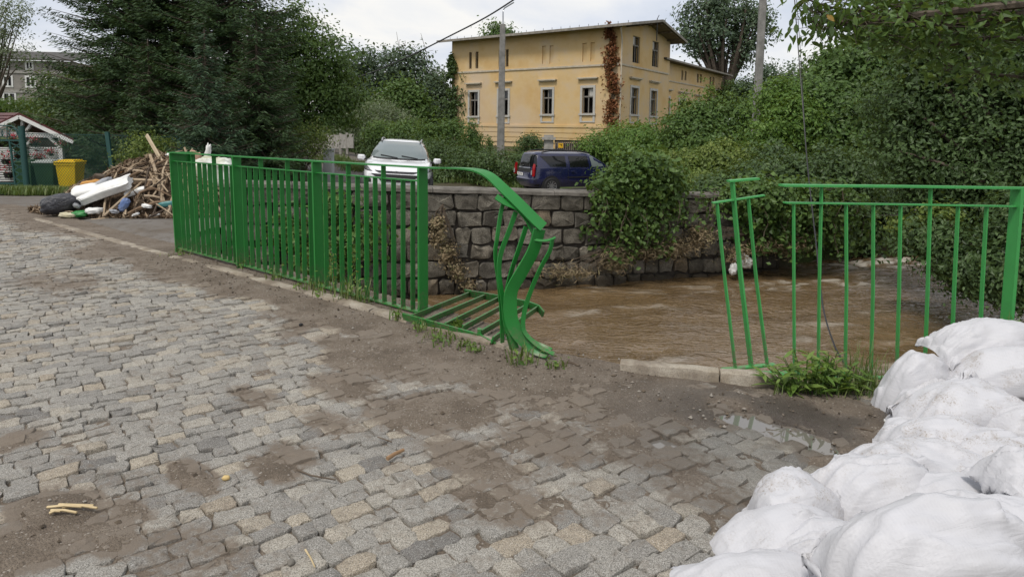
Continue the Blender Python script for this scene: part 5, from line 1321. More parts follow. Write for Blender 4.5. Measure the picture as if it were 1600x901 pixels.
x = hc.x + np.cos(a) * q * np.where(np.cos(a) < 0, 2.35, 1.6); y = hc.y - np.abs(np.sin(a)) * q * 1.36 + r.uniform(0, 1.0, n) * (q < .8)
z = np.maximum(heap_z(x, y), 0.01) + r.uniform(0, .04, n)
v, f = leaf_quads(np.stack([x - hc.x, y - hc.y, z], -1), r.uniform(.06, .2, n), 5, up=.8, asp=.14)
lit = leafmat('litter', [(0.05, 0.033, 0.022), (0.11, 0.075, 0.048), (0.2, 0.145, 0.095), (0.3, 0.235, 0.165)], 0.0, 0.9, 0.1)
o = link('small_twigs', np_mesh('small_twigs', v, f, False, {'var': r.uniform(0, 1, n)}), lit, heap); o['kind'] = 'stuff'
# loose things on and around the heap
M['foam'] = noisy('white_foam', (0.66, 0.66, 0.63), (0.80, 0.80, 0.78), 5, 0.8, 0.35, 60, 0.01)
def lump(name, label, cat, c, size, m_, seed=0, ex=0.5, rot=None, amp=.12, freq=2.0, nu=28, nv=18, group=None):
    """rounded, uneven body: superellipsoid with noise"""
    th = np.linspace(-PI, PI, nu, endpoint=False)[:, None]; ph = np.linspace(-PI / 2, PI / 2, nv)[None, :]
    sg = lambda w_, e: np.sign(w_) * np.abs(w_) ** e
    x = sg(np.cos(ph), ex) * sg(np.cos(th), ex); y = sg(np.cos(ph), ex) * sg(np.sin(th), ex); z = sg(np.sin(ph), ex) * np.ones_like(th)
    d_ = 1 + amp * fbm(x * freq + seed * 3.3, y * freq, z * freq, o=4, s=seed)
    v = np.stack([x * d_ * size[0] / 2, y * d_ * size[1] / 2, z * d_ * size[2] / 2], -1).reshape(-1, 3)
    o = link(name, np_mesh(name, v, grid_faces(nu, nv, True)), m_); o.location = c
    o.rotation_euler = rot or (0, 0, 0)
    return tag(o, label, cat, group)
lump('foam_slab', 'long white foam slab lying slanted on the heap', 'foam', at(163, 297, 12.0), (.92, .24, .15), M['foam'], 1, .25, (.75, -.36, .1), .22, 2.6, 56, 28)
lump('foam_slab', 'rounded white foam piece between the black bag and the slab', 'foam', at(133, 300, 12.05), (.42, .3, .2), M['foam'], 2, .45, (.5, -.2, .2), .12, 2, 32, 20)
lump('foam_slab', 'small white foam strip lying low on the sticks', 'foam', at(211, 299.5, 12.1), (.36, .14, .09), M['foam'], 3, .4, (.4, -.3, .1), .12, 2, 32, 16)
lump('foam_slab', 'white foam crumb in front of the heap', 'foam', at(147, 329, 11.75), (.26, .2, .1), M['foam'], 4, .6, (0, 0, .3), .3, 3, 32, 18)
lump('foam_slab', 'white foam block on the heap top beside the railing corner', 'foam', at(266, 246, 13.0), (.16, .2, .14), M['foam'], 5, .3, (.2, .3, .3), .1, 2, 24, 14)
lump('foam_slab', 'upright jagged white foam shard rising behind the railing', 'foam', at(324, 246, 13.2), (.09, .16, .5), M['foam'], 6, .5, (0, .15, .2), .4, 3, 24, 20)
M['bag_black'] = mat('black_bin_bag', (0.028, 0.029, 0.036), 0.32, 0, 0.5)[0]
t = M['bag_black'].node_tree; bump(t, t.nodes['Principled BSDF'], noise(t, objco(t), 9, 5, .6, 1.5), .8, .04)
lump('bin_bag', 'shiny black bin bag slumped at the left foot of the heap', 'bag', at(96, 317.5, 11.9), (.64, .4, .33), M['bag_black'], 7, .75, (.1, -.15, .35), .16, 2.4, 56, 34)
M['cloth_grey'] = noisy('grey_cloth', (0.26, 0.27, 0.29), (0.40, 0.41, 0.43), 6, 0.85, 0.5, 25, 0.02)
lump('grey_bundle', 'grey rolled cloth bundle behind the long foam slab', 'cloth', at(159, 288, 12.3), (.40, .2, .16), M['cloth_grey'], 8, .7, (.2, -.5, .2), .2, 3)
lump('orange_scrap', 'orange brown foam scrap at the left of the heap', 'scrap', at(142, 287, 12.4), (.32, .2, .12), noisy('orange_foam', (0.42, 0.20, 0.05), (0.5, 0.28, 0.09), 8, .85, .4), 9, .6, (.2, -.15, .2), .25, 3)
lump('bark_board', 'dark curled bark board above the grey bundle', 'board', at(162, 280, 12.6), (.34, .08, .16), M['bark'], 10, .35, (.3, .2, .2), .25, 3)
lump('rusty_plate', 'tilted rusty orange plate on the heap slope', 'plate', at(200, 271, 12.7), (.30, .05, .16), noisy('rust_plate', (0.30, 0.14, 0.04), (0.42, 0.24, 0.10), 7, .7, .3), 11, .3, (.4, -.45, .1), .15, 2)
lump('rusty_plate', 'smaller orange brown plate near the heap top', 'plate', at(222, 260, 12.9), (.20, .05, .10), bpy.data.materials['rust_plate'], 12, .4, (.4, .1, .1), .2, 2)
M['cloth_blue'] = noisy('blue_cloth', (0.10, 0.16, 0.34), (0.2, 0.26, 0.42), 10, 0.85, 0.5, 25, 0.02)
lump('blue_rag', 'blue grey rag hanging on the sticks in front', 'rag', at(194, 320, 11.85), (.14, .12, .24), M['cloth_blue'], 13, .8, (.1, .5, .2), .4, 4)
lump('teal_bottle', 'crushed teal plastic bottle near the railing foot', 'bottle', at(260, 319, 12.0), (.32, .11, .1), mat('teal_plastic', (0.06, 0.2, 0.2), .3)[0], 14, .6, (.1, -.15, .15), .15, 3)
lump('green_scrap', 'small green plastic scrap at the heap foot', 'scrap', at(125, 334, 11.7), (.24, .16, .09), mat('green_plastic', (0.03, 0.2, 0.05), .4)[0], 15, .7, (.2, 0, .2), .4, 4)
lump('pale_bag', 'crumpled yellowish plastic bag at the front left of the heap', 'bag', at(108, 336, 11.65), (.28, .2, .08), noisy('pale_yellow', (0.5, 0.46, 0.3), (0.62, 0.58, 0.44), 8, .6, .4), 16, .7, (0, .1, .2), .4, 4)
lump('wrapped_bale', 'white and yellow wrapped bundle showing through the railing bars', 'bundle', at(335, 270, 12.9), (.75, .5, .55), noisy('wrap_plastic', (0.42, 0.43, 0.3), (0.70, 0.72, 0.68), 3.5, .5, .4, 12, .03), 17, .6, (.1, .1, .3), .25, 3, 48, 30)
lump('terracotta_scrap', 'pinkish brown board scrap behind the railing corner', 'scrap', at(305, 244, 13.1), (.2, .06, .18), noisy('pinkish', (0.38, 0.22, 0.15), (0.5, 0.32, 0.24), 6, .8, .3), 18, .35, (.1, .4, .2), .2, 3)
for k_, (px_, py_, Yq, sz_, nm_, lab_) in enumerate((
        (230, 322, 11.9, (.16, .1, .06), 'foam', 'tiny white foam crumb low in the heap near the blue rag'), (178, 330, 11.75, (.14, .12, .05), 'cloth_grey', 'grey crumpled scrap at the heap foot before the blue rag'),
        (120, 322, 11.85, (.2, .12, .07), 'cloth_grey', 'grey paper scrap between the black bag and the green scrap'), (243, 336, 11.8, (.16, .1, .05), 'foam', 'flat white scrap at the front foot of the heap near the railing'),
        (212, 335, 11.75, (.12, .1, .04), 'white_plastic', 'small white plastic piece on the ground before the sticks'), (247, 272, 12.75, (.16, .1, .08), 'bark', 'dark lump of bark near the heap top'),
        (185, 283, 12.4, (.18, .14, .10), 'bark', 'dark log stump behind the tip of the long foam slab'))):
    lump('scrap', lab_, 'scrap', at(px_, py_, Yq), sz_, M[nm_], 120 + k_, .6, (.3 * (k_ % 3), .2, k_ * 1.1), .45, 3.2, 22, 16)
def plank(label, a, b_, wd_, th_, m_):
    c_ = (a + b_) / 2; o = MB().bar(a - c_, b_ - c_, wd_, th_, (0, .8, .5)).build('plank', m_, None, None, .004); o.location = c_; return tag(o, label, 'plank')
plank('long pale plank sticking up out of the heap', at(229, 211, 12.9), at(262, 268, 12.6), .075, .03, noisy('plank_pale', (0.5, 0.40, 0.27), (0.6, 0.5, 0.36), 6, .8, .2))
plank('weathered round pole lying level across the heap', at(196, 281, 12.15), at(262, 284, 12.3), .06, .05, sc_[0])
plank('thin pale lath standing steep against the heap', at(254, 306, 12.1), at(256, 267, 12.5), .045, .03, sc_[0])
plank('pale lath lying on the ground before the heap', at(142, 344, 11.6), at(170, 341, 11.7), .04, .025, sc_[0])
plank('pale stick poking out below the black bag', at(83, 329, 11.8), at(115, 332, 11.8), .05, .02, sc_[0])
# ================================================================== SANDBAGS
m, t, b = mat('woven_sack', (0.70, 0.70, 0.73), 0.55, 0, 0.35); co_ = objco(t); wc_ = worldco(t)
sp_ = N(t, 'ShaderNodeSeparateXYZ'); L(t, co_, sp_.inputs[0])
wv1 = N(t, 'ShaderNodeTexWave', wave_type='BANDS', bands_direction='X'); wv1.inputs['Scale'].default_value = 26; wv1.inputs['Distortion'].default_value = 1.2; wv1.inputs['Detail'].default_value = 1; L(t, co_, wv1.inputs['Vector'])
wv2 = N(t, 'ShaderNodeTexWave', wave_type='BANDS', bands_direction='Z'); wv2.inputs['Scale'].default_value = 24; wv2.inputs['Distortion'].default_value = 1.2; L(t, co_, wv2.inputs['Vector'])
mpn = N(t, 'ShaderNodeMapping'); L(t, co_, mpn.inputs[0]); mpn.inputs['Scale'].default_value = (4.5, 22, 22)
cr = noise(t, mpn.outputs[0], 1.0, 4, 0.6, 1.0)
dirt_a = attr(t, 'dirt')
pt_ = noise(t, wc_, 7, 4, 0.6); sk = noise(t, wc_, 110, 3, 0.7); sm_ = noise(t, wc_, 26, 5, 0.75)
d1 = math_n(t, 'MULTIPLY', ramp(t, pt_, [(0.46, 0.0), (0.60, 1.0)]), ramp(t, sk, [(0.54, 0.0), (0.63, 1.0)]))
d2 = math_n(t, 'MULTIPLY', ramp(t, pt_, [(0.50, 0.0), (0.68, 0.9)]), ramp(t, sm_, [(0.42, 0.0), (0.68, 1.0)]))
dd = math_n(t, 'MULTIPLY', math_n(t, 'MAXIMUM', d1, d2), dirt_a)
geo = N(t, 'ShaderNodeNewGeometry'); ns = N(t, 'ShaderNodeSeparateXYZ'); L(t, geo.outputs['Normal'], ns.inputs[0])
dd = math_n(t, 'MULTIPLY', dd, ramp(t, ns.outputs[2], [(0.05, 0.12), (0.6, 1.0)]))
cc = mix_c(t, ramp(t, pt_, [(0.3, 0.0), (0.75, 0.25)]), (0.52, 0.52, 0.545), (0.465, 0.46, 0.46))
cc = mix_c(t, math_n(t, 'MULTIPLY', dd, 0.8), cc, (0.22, 0.17, 0.12))
cc = mix_c(t, math_n(t, 'MULTIPLY', math_n(t, 'MULTIPLY', wv1.outputs['Fac'], wv2.outputs['Fac']), 0.09), cc, (0.30, 0.30, 0.33))
L(t, cc, b.inputs['Base Color'])
hsum = math_n(t, 'ADD', math_n(t, 'MULTIPLY', math_n(t, 'ADD', wv1.outputs['Fac'], wv2.outputs['Fac']), 0.006), math_n(t, 'MULTIPLY', cr, 0.2))
bump(t, b, hsum, 0.7, 0.035)
b.inputs['Subsurface Weight'].default_value = 0.0
b.inputs['Subsurface Radius'].default_value = (0.02, 0.02, 0.02)
M['sack'] = m
def inflate(seed, neck, nu=70, nv=104, Lr=.74, Wr=.42, steps=190, fill=1.0):
    """a flat woven tube, sewn or tied at its ends, filled like sand: cloth threads that do not stretch, a load that presses hardest low down, a bumpy bed"""
    r = np.random.default_rng(seed)
    u = np.linspace(-1, 1, nu); th = np.linspace(0, 2 * PI, nv, endpoint=False)
    U, T = np.meshgrid(u, th, indexing='ij'); c_ = np.cos(T)
    tri_ = 2 / PI * np.arcsin(np.clip(c_, -1, 1))
    x = np.stack([U * Lr / 2, tri_ * Wr / 2, .05 * np.sin(T) * (1 - np.abs(U) ** 4) + .004 * np.sin(T)], -1)
    x += r.normal(size=x.shape) * .002
    a1 = Lr / (nu - 1); b1 = 2 * Wr / nv; d1 = math.hypot(a1, b1)
    v = np.zeros_like(x); m1, m2, m3 = r.uniform(-.02, .03, 3); ph = r.uniform(0, 6, 4)
    def floor(X_, Y_): return -.085 + .028 * np.sin(X_ * 9 + ph[0]) * np.cos(Y_ * 8 + ph[1]) + .03 * np.sin(X_ * 4.5 + ph[2]) - .10 * X_ * X_
    mir = (-np.arange(nv)) % nv
    def sat(A, B, L0, k=1.0, kc=1.0):
        d_ = B - A; l = np.sqrt((d_ * d_).sum(-1, keepdims=True)) + 1e-9; q = (l - L0) / l
        q = np.where(q > 0, q * k, q * kc) * .5
        return d_ * q
    nring = 11 if neck else 0
    for s_ in range(steps):
        xi = np.roll(x, -1, 1) - np.roll(x, 1, 1); xj = np.empty_like(x); xj[1:-1] = x[2:] - x[:-2]; xj[0] = x[1] - x[0]; xj[-1] = x[-1] - x[-2]
        nn = np.cross(xj, xi)
        V_ = abs(float((x * nn).sum()) / 12.0); Vt = .0225 * fill
        press = np.clip(260. * (1 - V_ / Vt), 0, 60) * min(1, s_ / 25) * (1.0 - 2.5 * (x[..., 2:3] + .02))
        acc = nn / (4 * a1 * b1) * np.maximum(press, 0)
        acc[..., 2] -= 9.8
        dt = 1 / 75
        v = v * .93 + acc * dt; sp = np.sqrt((v * v).sum(-1, keepdims=True)); v = v * np.minimum(1, 1.6 / (sp + 1e-9))
        xo = x.copy(); x = x + v * dt
        for it in range(9):
            for s0 in (0, 1):
                A, B = x[s0:-1:2], x[s0 + 1::2]; A = A[:len(B)]; c0_ = sat(A, B, a1); x[s0:s0 + 2 * len(B):2] += c0_; x[s0 + 1:s0 + 1 + 2 * len(B):2] -= c0_
            for s0 in (0, 1):
                y_ = np.roll(x, -s0, 1); c0_ = sat(y_[:, 0::2], y_[:, 1::2], b1); y_[:, 0::2] += c0_; y_[:, 1::2] -= c0_; x = np.roll(y_, s0, 1)
            if it % 3 == 0:
                for sh in (1, -1):
                    y_ = np.roll(x, -sh, 1); c0_ = sat(x[:-1], y_[1:], d1, .25, .05); x[:-1] += c0_; y_ = np.roll(x, -sh, 1); y_[1:] -= c0_; x = np.roll(y_, sh, 1)
                c0_ = sat(x[:-2], x[2:], 2 * a1, .0, .012); x[:-2] += c0_; x[2:] -= c0_
                y_ = np.roll(x, -2, 1); c0_ = sat(x, y_, 2 * b1, .0, .012); x = x + c0_ - np.roll(c0_, 2, 1)
            for e_ in (0, -1):
                if neck and e_ == -1:
                    k = nu - 1 - nring; ring = x[k]; ctr = ring.mean(0); q = ring - ctr; l = np.sqrt((q * q).sum(-1, keepdims=True)); tgt = .045
                    for kk, w_ in ((k - 1, .35), (k, 1.0), (k + 1, .6)):
                        q = x[kk] - x[kk].mean(0); l = np.sqrt((q * q).sum(-1, keepdims=True)) + 1e-9; x[kk] -= q * np.maximum(0, 1 - tgt * (1.6 if kk != k else 1) / l) * w_ * min(1, s_ / 50)
                else:
                    m_ = (x[e_] + x[e_][mir]) / 2; x[e_] += (m_ - x[e_]) * .9
            fl = floor(x[..., 0], x[..., 1]); x[..., 2] = np.maximum(x[..., 2], fl)
        v = (x - xo) / dt
        on = x[..., 2] <= floor(x[..., 0], x[..., 1]) + 1e-4; v[on] *= .3
    # smooth the last jitter out of the threads
    for q in range(1):
        y_ = x.copy(); y_[1:-1] = (x[:-2] + 2 * x[1:-1] + x[2:]) / 4; x = (np.roll(y_, 1, 1) + 2 * y_ + np.roll(y_, -1, 1)) / 4
    x -= (x.reshape(-1, 3).max(0) + x.reshape(-1, 3).min(0)) / 2
    ext = x.reshape(-1, 3).max(0) - x.reshape(-1, 3).min(0)
    i = np.arange(nu - 1)[:, None]; jn = np.arange(nv)[None, :]; j2 = (jn + 1) % nv
    f = np.stack([i * nv + jn, i * nv + j2, (i + 1) * nv + j2, (i + 1) * nv + jn], -1).reshape(-1, 4)
    return x.reshape(-1, 3), f, ext
BAGS = {}
for k_, (nk, fl_) in enumerate(((False, 1.0), (True, 1.05), (False, .9), (True, .95), (False, 1.15), (True, 1.12))):
    BAGS[k_] = inflate(100 + k_, nk, fill=fl_)
def sandbag(label, cx_, cy_, Y, Lp, Hp, tilt=0, yaw=0, Wm=.40, seed=0, neck=None, dirt=0.6, fold=1.0):
    """place one of the filled sacks; neck +1/-1 turns its tied end right/left"""
    Lm, Hm = Lp / F * Y, Hp / F * Y
    k_ = ((seed % 3) * 2) + (1 if neck else 0)
    vv, f, ext = BAGS[k_]
    sx_ = 1 if (neck or (1 if seed % 2 else -1)) > 0 else -1; sy_ = 1 if (seed // 2) % 2 else -1
    nu, nv = 70, 104
    g = vv.reshape(nu, nv, 3); dj = np.roll(g, -1, 1) - np.roll(g, 1, 1); di = np.empty_like(g); di[1:-1] = g[2:] - g[:-2]; di[0] = g[1] - g[0]; di[-1] = g[-1] - g[-2]
    nn = np.cross(di, dj); nn /= np.linalg.norm(nn, axis=-1, keepdims=True) + 1e-9
    if (nn * g).sum() < 0: nn = -nn
    u = np.linspace(-1, 1, nu)[:, None] * np.ones((1, nv)); th = np.linspace(0, 2 * PI, nv, endpoint=False)[None, :] * np.ones((nu, 1)); c_, s2 = np.cos(th), np.sin(th)
    rid = lambda f_: (1 - np.minimum(1, np.abs(f_) * 2.6)) ** 1.7
    wob = fbm(u * 1.7 + seed * 1.9, c_ * 1.1, s2 * 1.1, o=2, s=seed + 7)
    endw = (.30 + .9 * sstep(-.1, .7, u)) if neck else (.28 + .75 * sstep(.25, .85, np.abs(u)))
    f1 = vnoise(c_ * 1.8 + 2.4 * wob, s2 * 1.8, u * .7 + seed, seed + 11); f2 = vnoise(c_ * 3.6 + 2.0 * wob, s2 * 3.6, u * 1.0 + seed, seed + 12); f3 = vnoise(c_ * 7 + 1.4 * wob, s2 * 7, u * 1.6 + seed, seed + 13)
    cg = vnoise(u * 3.2 + 2.0 * wob + seed, c_ * .9, s2 * .9, seed + 21)
    disp = fold * (endw * (.017 * rid(f1) + .008 * rid(f2) + .0028 * rid(f3)) + .009 * rid(cg) * sstep(-.1, .4, vnoise(u * 1.3 + seed, c_, s2, seed + 22)))
    disp = disp + .022 * fbm(g[..., 0] * 5 + seed * 3.1, g[..., 1] * 5, g[..., 2] * 5, o=2, s=seed) + .002 * fbm(g[..., 0] * 16 + seed, g[..., 1] * 16, g[..., 2] * 16, o=2, s=seed + 3)
    rim_ = sstep(1.0, .93, np.abs(u)) if not neck else sstep(-1.0, -.93, u) * (1 - .5 * sstep(.6, .75, u))
    vv = (g + nn * ((disp - .017) * rim_)[..., None]).reshape(-1, 3)
    v = vv / ext * np.array([Lm * 1.06, Wm * .88, Hm * 1.06]) * np.array([sx_, sy_, 1])
    if sx_ * sy_ < 0: f = f[:, ::-1]
    o = link('sandbag', np_mesh('sandbag', v, f, True, {'dirt': np.full(len(v), dirt)}), M['sack'])
    o.location = at(cx_, cy_ - 7, Y); o.rotation_euler = (math.radians(8), math.radians(tilt), math.radians(yaw))
    return tag(o, label, 'sandbag', 'white sandbags heaped at the railing')
SB = [('topmost white sandbag at the back, lying against the railing bars', 1558, 540, 4.15, 205, 84, -6, 4, .42, 1, None, .1, .8),
      ('bulging white sandbag at the back left, its side towards the cobbles', 1440, 618, 4.0, 158, 142, -14, 20, .45, 2, 1, .25, 1.2),
      ('slanted white sandbag with long folds below the back left bag', 1456, 655, 3.72, 205, 118, -38, 10, .42, 3, 1, .5, 1.4),
      ('white sandbag lying under the topmost one at the photo edge', 1572, 594, 3.92, 190, 100, 3, -8, .45, 4, None, .9, .9),
      ('broad muddy white sandbag in the middle of the heap', 1530, 650, 3.55, 220, 112, 9, 6, .48, 5, None, 1.0, .8),
      ('white sandbag beside the broad muddy one at the photo edge', 1612, 682, 3.38, 150, 105, 6, -10, .42, 6, None, .3, .8),
      ('white sandbag wedged low at the cobbles under the slanted one', 1405, 712, 3.45, 135, 92, -35, 14, .4, 7, -1, .9, 1.2),
      ('flat creased sandbag between the muddy bag and the big tied bag', 1470, 698, 3.25, 165, 84, -6, -6, .4, 8, None, .95, 1.3),
      ('dirt covered sandbag with a folded top right of the creased one', 1572, 722, 3.1, 185, 92, -4, 12, .42, 9, 1, 1.3, 1.2),
      ('big round sandbag with its tied neck pointing right', 1372, 785, 2.75, 225, 150, -8, 8, .46, 10, 1, .3, 1.5),
      ('pale sandbag tucked behind the large front bag', 1510, 795, 2.62, 200, 96, 4, -6, .4, 11, None, .25, 1.0),
      ('tall sandbag standing at the photo edge above the front bag', 1622, 778, 2.45, 150, 160, 12, 0, .42, 12, None, .1, .9),
      ('speckled sandbag with a loose folded flap at the heap foot', 1246, 800, 2.68, 158, 138, -14, 12, .42, 13, 1, 1.0, 1.2),
      ('wide smooth sandbag lying on the cobbles under the speckled one', 1212, 862, 2.52, 235, 120, -20, 6, .46, 14, None, .35, .8),
      ('largest front sandbag with folds fanning to the right', 1490, 880, 2.02, 400, 205, -4, 6, .5, 15, 1, .05, 1.7),
      ('sandbag behind the largest front one at the photo edge', 1590, 842, 2.2, 250, 130, 16, -8, .42, 16, None, .05, 1.0),
      ('lowest sandbag at the bottom edge beside the setts', 1190, 925, 2.28, 300, 115, -4, 4, .44, 17, None, .15, .9),
      ('white sandbag squeezed between the tied bag and the front bag', 1330, 872, 2.42, 240, 110, 5, -4, .4, 18, None, .3, 1.2),
      ('hidden middle sandbag seen only in the gaps of the heap', 1450, 750, 3.0, 240, 120, 0, 0, .5, 19, None, .8, 1.0)]
for s_ in SB: sandbag(*s_[:2], *s_[2:9], seed=s_[9], neck=s_[10], dirt=s_[11], fold=s_[12])
for lab, cx_, cy_, Yq, Lp, Hp in (('sandbag at the bottom of the heap behind the tied bag', 1480, 800, 2.95, 260, 120), ('sandbag at the bottom of the heap below the topmost one', 1560, 690, 3.85, 260, 140), ('sandbag at the bottom of the heap in the near corner', 1600, 940, 2.3, 300, 140)):
    sandbag(lab, cx_, cy_, Yq, Lp, Hp, 0, 0, .5, seed=30 + cx_ % 7, dirt=.4, fold=.8)
for lab, x_, y_, z_, yw in (('sandbag on the setts carrying the largest front bag', 1.30, 2.06, .10, 8), ('sandbag on the setts under the bags of the near corner', 1.72, 2.34, .10, -12), ('sandbag on the setts below the tied bag', 1.62, 2.82, .09, 10), ('sandbag on the ground carrying the back bags by the railing', 2.75, 3.95, .11, 0)):
    o = sandbag(lab, 1480, 800, 2.5, 300, 110, 0, yw, .50, seed=40 + int(x_ * 10), dirt=.4, fold=.7); o.location = (x_, y_, z_)

# ================================================================== LITTER ON THE ROAD
M['straw'] = noisy('reed_straw', (0.42, 0.32, 0.17), (0.56, 0.45, 0.27), 12, 0.8, 0.2)
def twig(label, pts, r_, m_, name='twig', z=0.016, cat='twig'):
    p = [gnd(*q, z + .004 * i) for i, q in enumerate(pts)]; c_ = p[0]
    o = MB().tube([q - c_ for q in p], [r_ * (1 - .4 * i / len(p)) for i in range(len(p))], 6).build(name, m_, None, 60); o.location = c_; return tag(o, label, cat)
rb = empty('reed_bundle', gnd(112, 794, .02), 'small bunch of broken pale reeds on the muddy setts', 'reeds')
for a, b_ in (((74, 792), (128, 791)), ((80, 797), (120, 800)), ((92, 788), (152, 793)), ((98, 792), (146, 789)), ((78, 801), (94, 798))):
    pa, pb_ = gnd(*a, .022), gnd(*b_, .026)
    o = MB().tube([pa - rb.location, (pa + pb_) / 2 - rb.location + Vector((0, 0, .006)), pb_ - rb.location], [.007, .006, .005], 6).build('reed', M['straw'], rb, 60)
twig('flat brown wood chip on the setts in mid road', [(605, 716), (618, 708), (631, 702)], .011, noisy('wood_chip', (.25, .15, .08), (.36, .24, .14), 8, .8, .2), 'wood_chip')
twig('thin dark twig lying across the setts', [(464, 733), (485, 742), (524, 749)], .005, M['twig'])
twig('pale dry straw at the bottom edge of the road', [(477, 858), (486, 872), (492, 885)], .004, M['straw'])
twig('dark crooked twig on the dirt near the heap', [(865, 392 + 180), (890, 566), (905, 571)], .012, M['twig'])
twig('thin dark twig in the mud near the sandbags', [(1335, 668), (1350, 670), (1366, 673)], .005, M['twig'])
twig('short black twig beside the kerb dirt', [(612, 690), (590, 682)], .004, M['twig'])
for i, (x, y, lab) in enumerate(((353, 746, 'small yellow pebble on the setts'), (470, 507, 'small dark stone at the edge of the dirt'), (455, 878, 'dark grey pebble between the setts'), (1386, 657, 'tiny white scrap at the foot of the sandbags'))):
    lump('pebble', lab, 'pebble', gnd(x, y, .012), (.035, .028, .022), [noisy('pebble_yellow', (.5, .35, .14), (.55, .42, .2), 9, .8, .2), M['rubber'], M['coping'], M['foam']][i], 60 + i, .8, (0, 0, i), .2, 2, 14, 10)
# crumbs of gravel on the dirt
r = np.random.default_rng(9); n = 9000
gx = r.uniform(-4.6, 2.3, n); gy = r.uniform(2.2, 8.5, n); k = (mud(gx, gy) > .55) & (seg_dist(gx, gy, BOUND) < -.02); gx, gy = gx[k], gy[k]
sz = np.minimum(r.gamma(2.0, .0022, len(gx)) + .0025, .016)
zz0 = -0.034 + 0.046 * mud(gx, gy) - 0.028 * puddle_dip(gx, gy)
octa = np.array([(1, 0, 0), (0, 1, 0), (-1, 0, 0), (0, -1, 0), (0, 0, .7), (0, 0, -.7)], float)
of = np.array([(0, 1, 4), (1, 2, 4), (2, 3, 4), (3, 0, 4), (1, 0, 5), (2, 1, 5), (3, 2, 5), (0, 3, 5)])
vv = (octa[None] * (1 + .35 * r.uniform(-1, 1, (len(gx), 6, 1))) * sz[:, None, None] + np.stack([gx, gy, zz0 + sz * .25], -1)[:, None, :]).reshape(-1, 3)
ff = (of[None] + 6 * np.arange(len(gx))[:, None, None]).reshape(-1, 3)
gm = leafmat('gravel_crumbs', [(0.06, 0.048, 0.036), (0.12, 0.095, 0.07), (0.2, 0.17, 0.14), (0.3, 0.28, 0.25)], 0.0, 0.9, 0.2)
o = link('gravel', np_mesh('gravel', vv, ff, False, {'var': np.repeat(r.uniform(0, 1, len(gx)) ** 1.5, 8)}), gm); tag(o, 'gravel crumbs scattered on the dirt', None, None, 'stuff')
# plastic caught on the far bank
lump('plastic_bag', 'torn white plastic bag caught above the water by the far bank', 'bag', at(1163, 407, 13.4), (.42, .2, .22), M['white_plastic'], 31, .8, (.2, .5, .3), .55, 3, 36, 26)
lump('plastic_bag', 'smaller white plastic bag just above the waterline', 'bag', at(1146, 420, 13.3), (.14, .14, .22), M['white_plastic'], 32, .8, (.1, .2, .3), .4, 3, 30, 22)
# ================================================================== VEGETATION
def _k(cs, k): return [tuple(q * k for q in c) for c in cs]
LM = {
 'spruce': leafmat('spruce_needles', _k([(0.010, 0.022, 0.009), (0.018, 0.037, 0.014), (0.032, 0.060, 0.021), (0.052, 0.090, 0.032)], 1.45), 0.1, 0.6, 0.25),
 'spruce_blue': leafmat('spruce_tips', [(0.016, 0.036, 0.020), (0.030, 0.060, 0.032), (0.052, 0.095, 0.048), (0.08, 0.13, 0.06)], 0.08, 0.6, 0.25),
 'dark': leafmat('dark_leaves', _k([(0.016, 0.030, 0.011), (0.030, 0.054, 0.017), (0.045, 0.078, 0.025), (0.068, 0.108, 0.036)], 1.6), 0.28),
 'mid': leafmat('green_leaves', _k([(0.028, 0.055, 0.014), (0.046, 0.088, 0.020), (0.066, 0.118, 0.028), (0.095, 0.155, 0.040)], 1.42), 0.32),
 'fresh': leafmat('fresh_leaves', _k([(0.038, 0.085, 0.014), (0.062, 0.125, 0.020), (0.092, 0.165, 0.027), (0.135, 0.205, 0.045)], 1.28), 0.34),
 'yellowish': leafmat('yellowish_leaves', _k([(0.045, 0.078, 0.016), (0.080, 0.122, 0.022), (0.125, 0.172, 0.034), (0.19, 0.225, 0.06)], 1.22), 0.32),
 'silver': leafmat('willow_leaves', _k([(0.07, 0.10, 0.055), (0.11, 0.145, 0.08), (0.16, 0.195, 0.115), (0.22, 0.25, 0.16)], 1.2), 0.25),
 'far': leafmat('haze_tinted_leaves', [(0.050, 0.085, 0.052), (0.070, 0.112, 0.064), (0.092, 0.138, 0.078), (0.118, 0.165, 0.095)], 0.2),  # slight distance haze put into the leaf colours: paler, greyer green
 'red': leafmat('dead_creeper', [(0.10, 0.032, 0.016), (0.17, 0.062, 0.026), (0.25, 0.105, 0.05), (0.32, 0.16, 0.085)], 0.15, 0.8, 0.15),
 'dry': leafmat('dry_stalks', [(0.14, 0.10, 0.06), (0.22, 0.165, 0.10), (0.30, 0.24, 0.15), (0.12, 0.13, 0.05)], 0.15, 0.8, 0.15),
 'autumn': leafmat('turning_leaves', [(0.25, 0.12, 0.02), (0.38, 0.2, 0.03), (0.3, 0.24, 0.04)], 0.35),
 'grass': leafmat('grass_blades', [(0.05, 0.09, 0.02), (0.085, 0.14, 0.03), (0.13, 0.19, 0.05), (0.2, 0.22, 0.09)], 0.25),
}
def ell(cx_, cy_, Y, rx, ry, dm=None):
    c_ = at(cx_, cy_, Y); k = Y / F
    return (c_, rx * k, (dm if dm else (rx * k * .8)), ry * k)
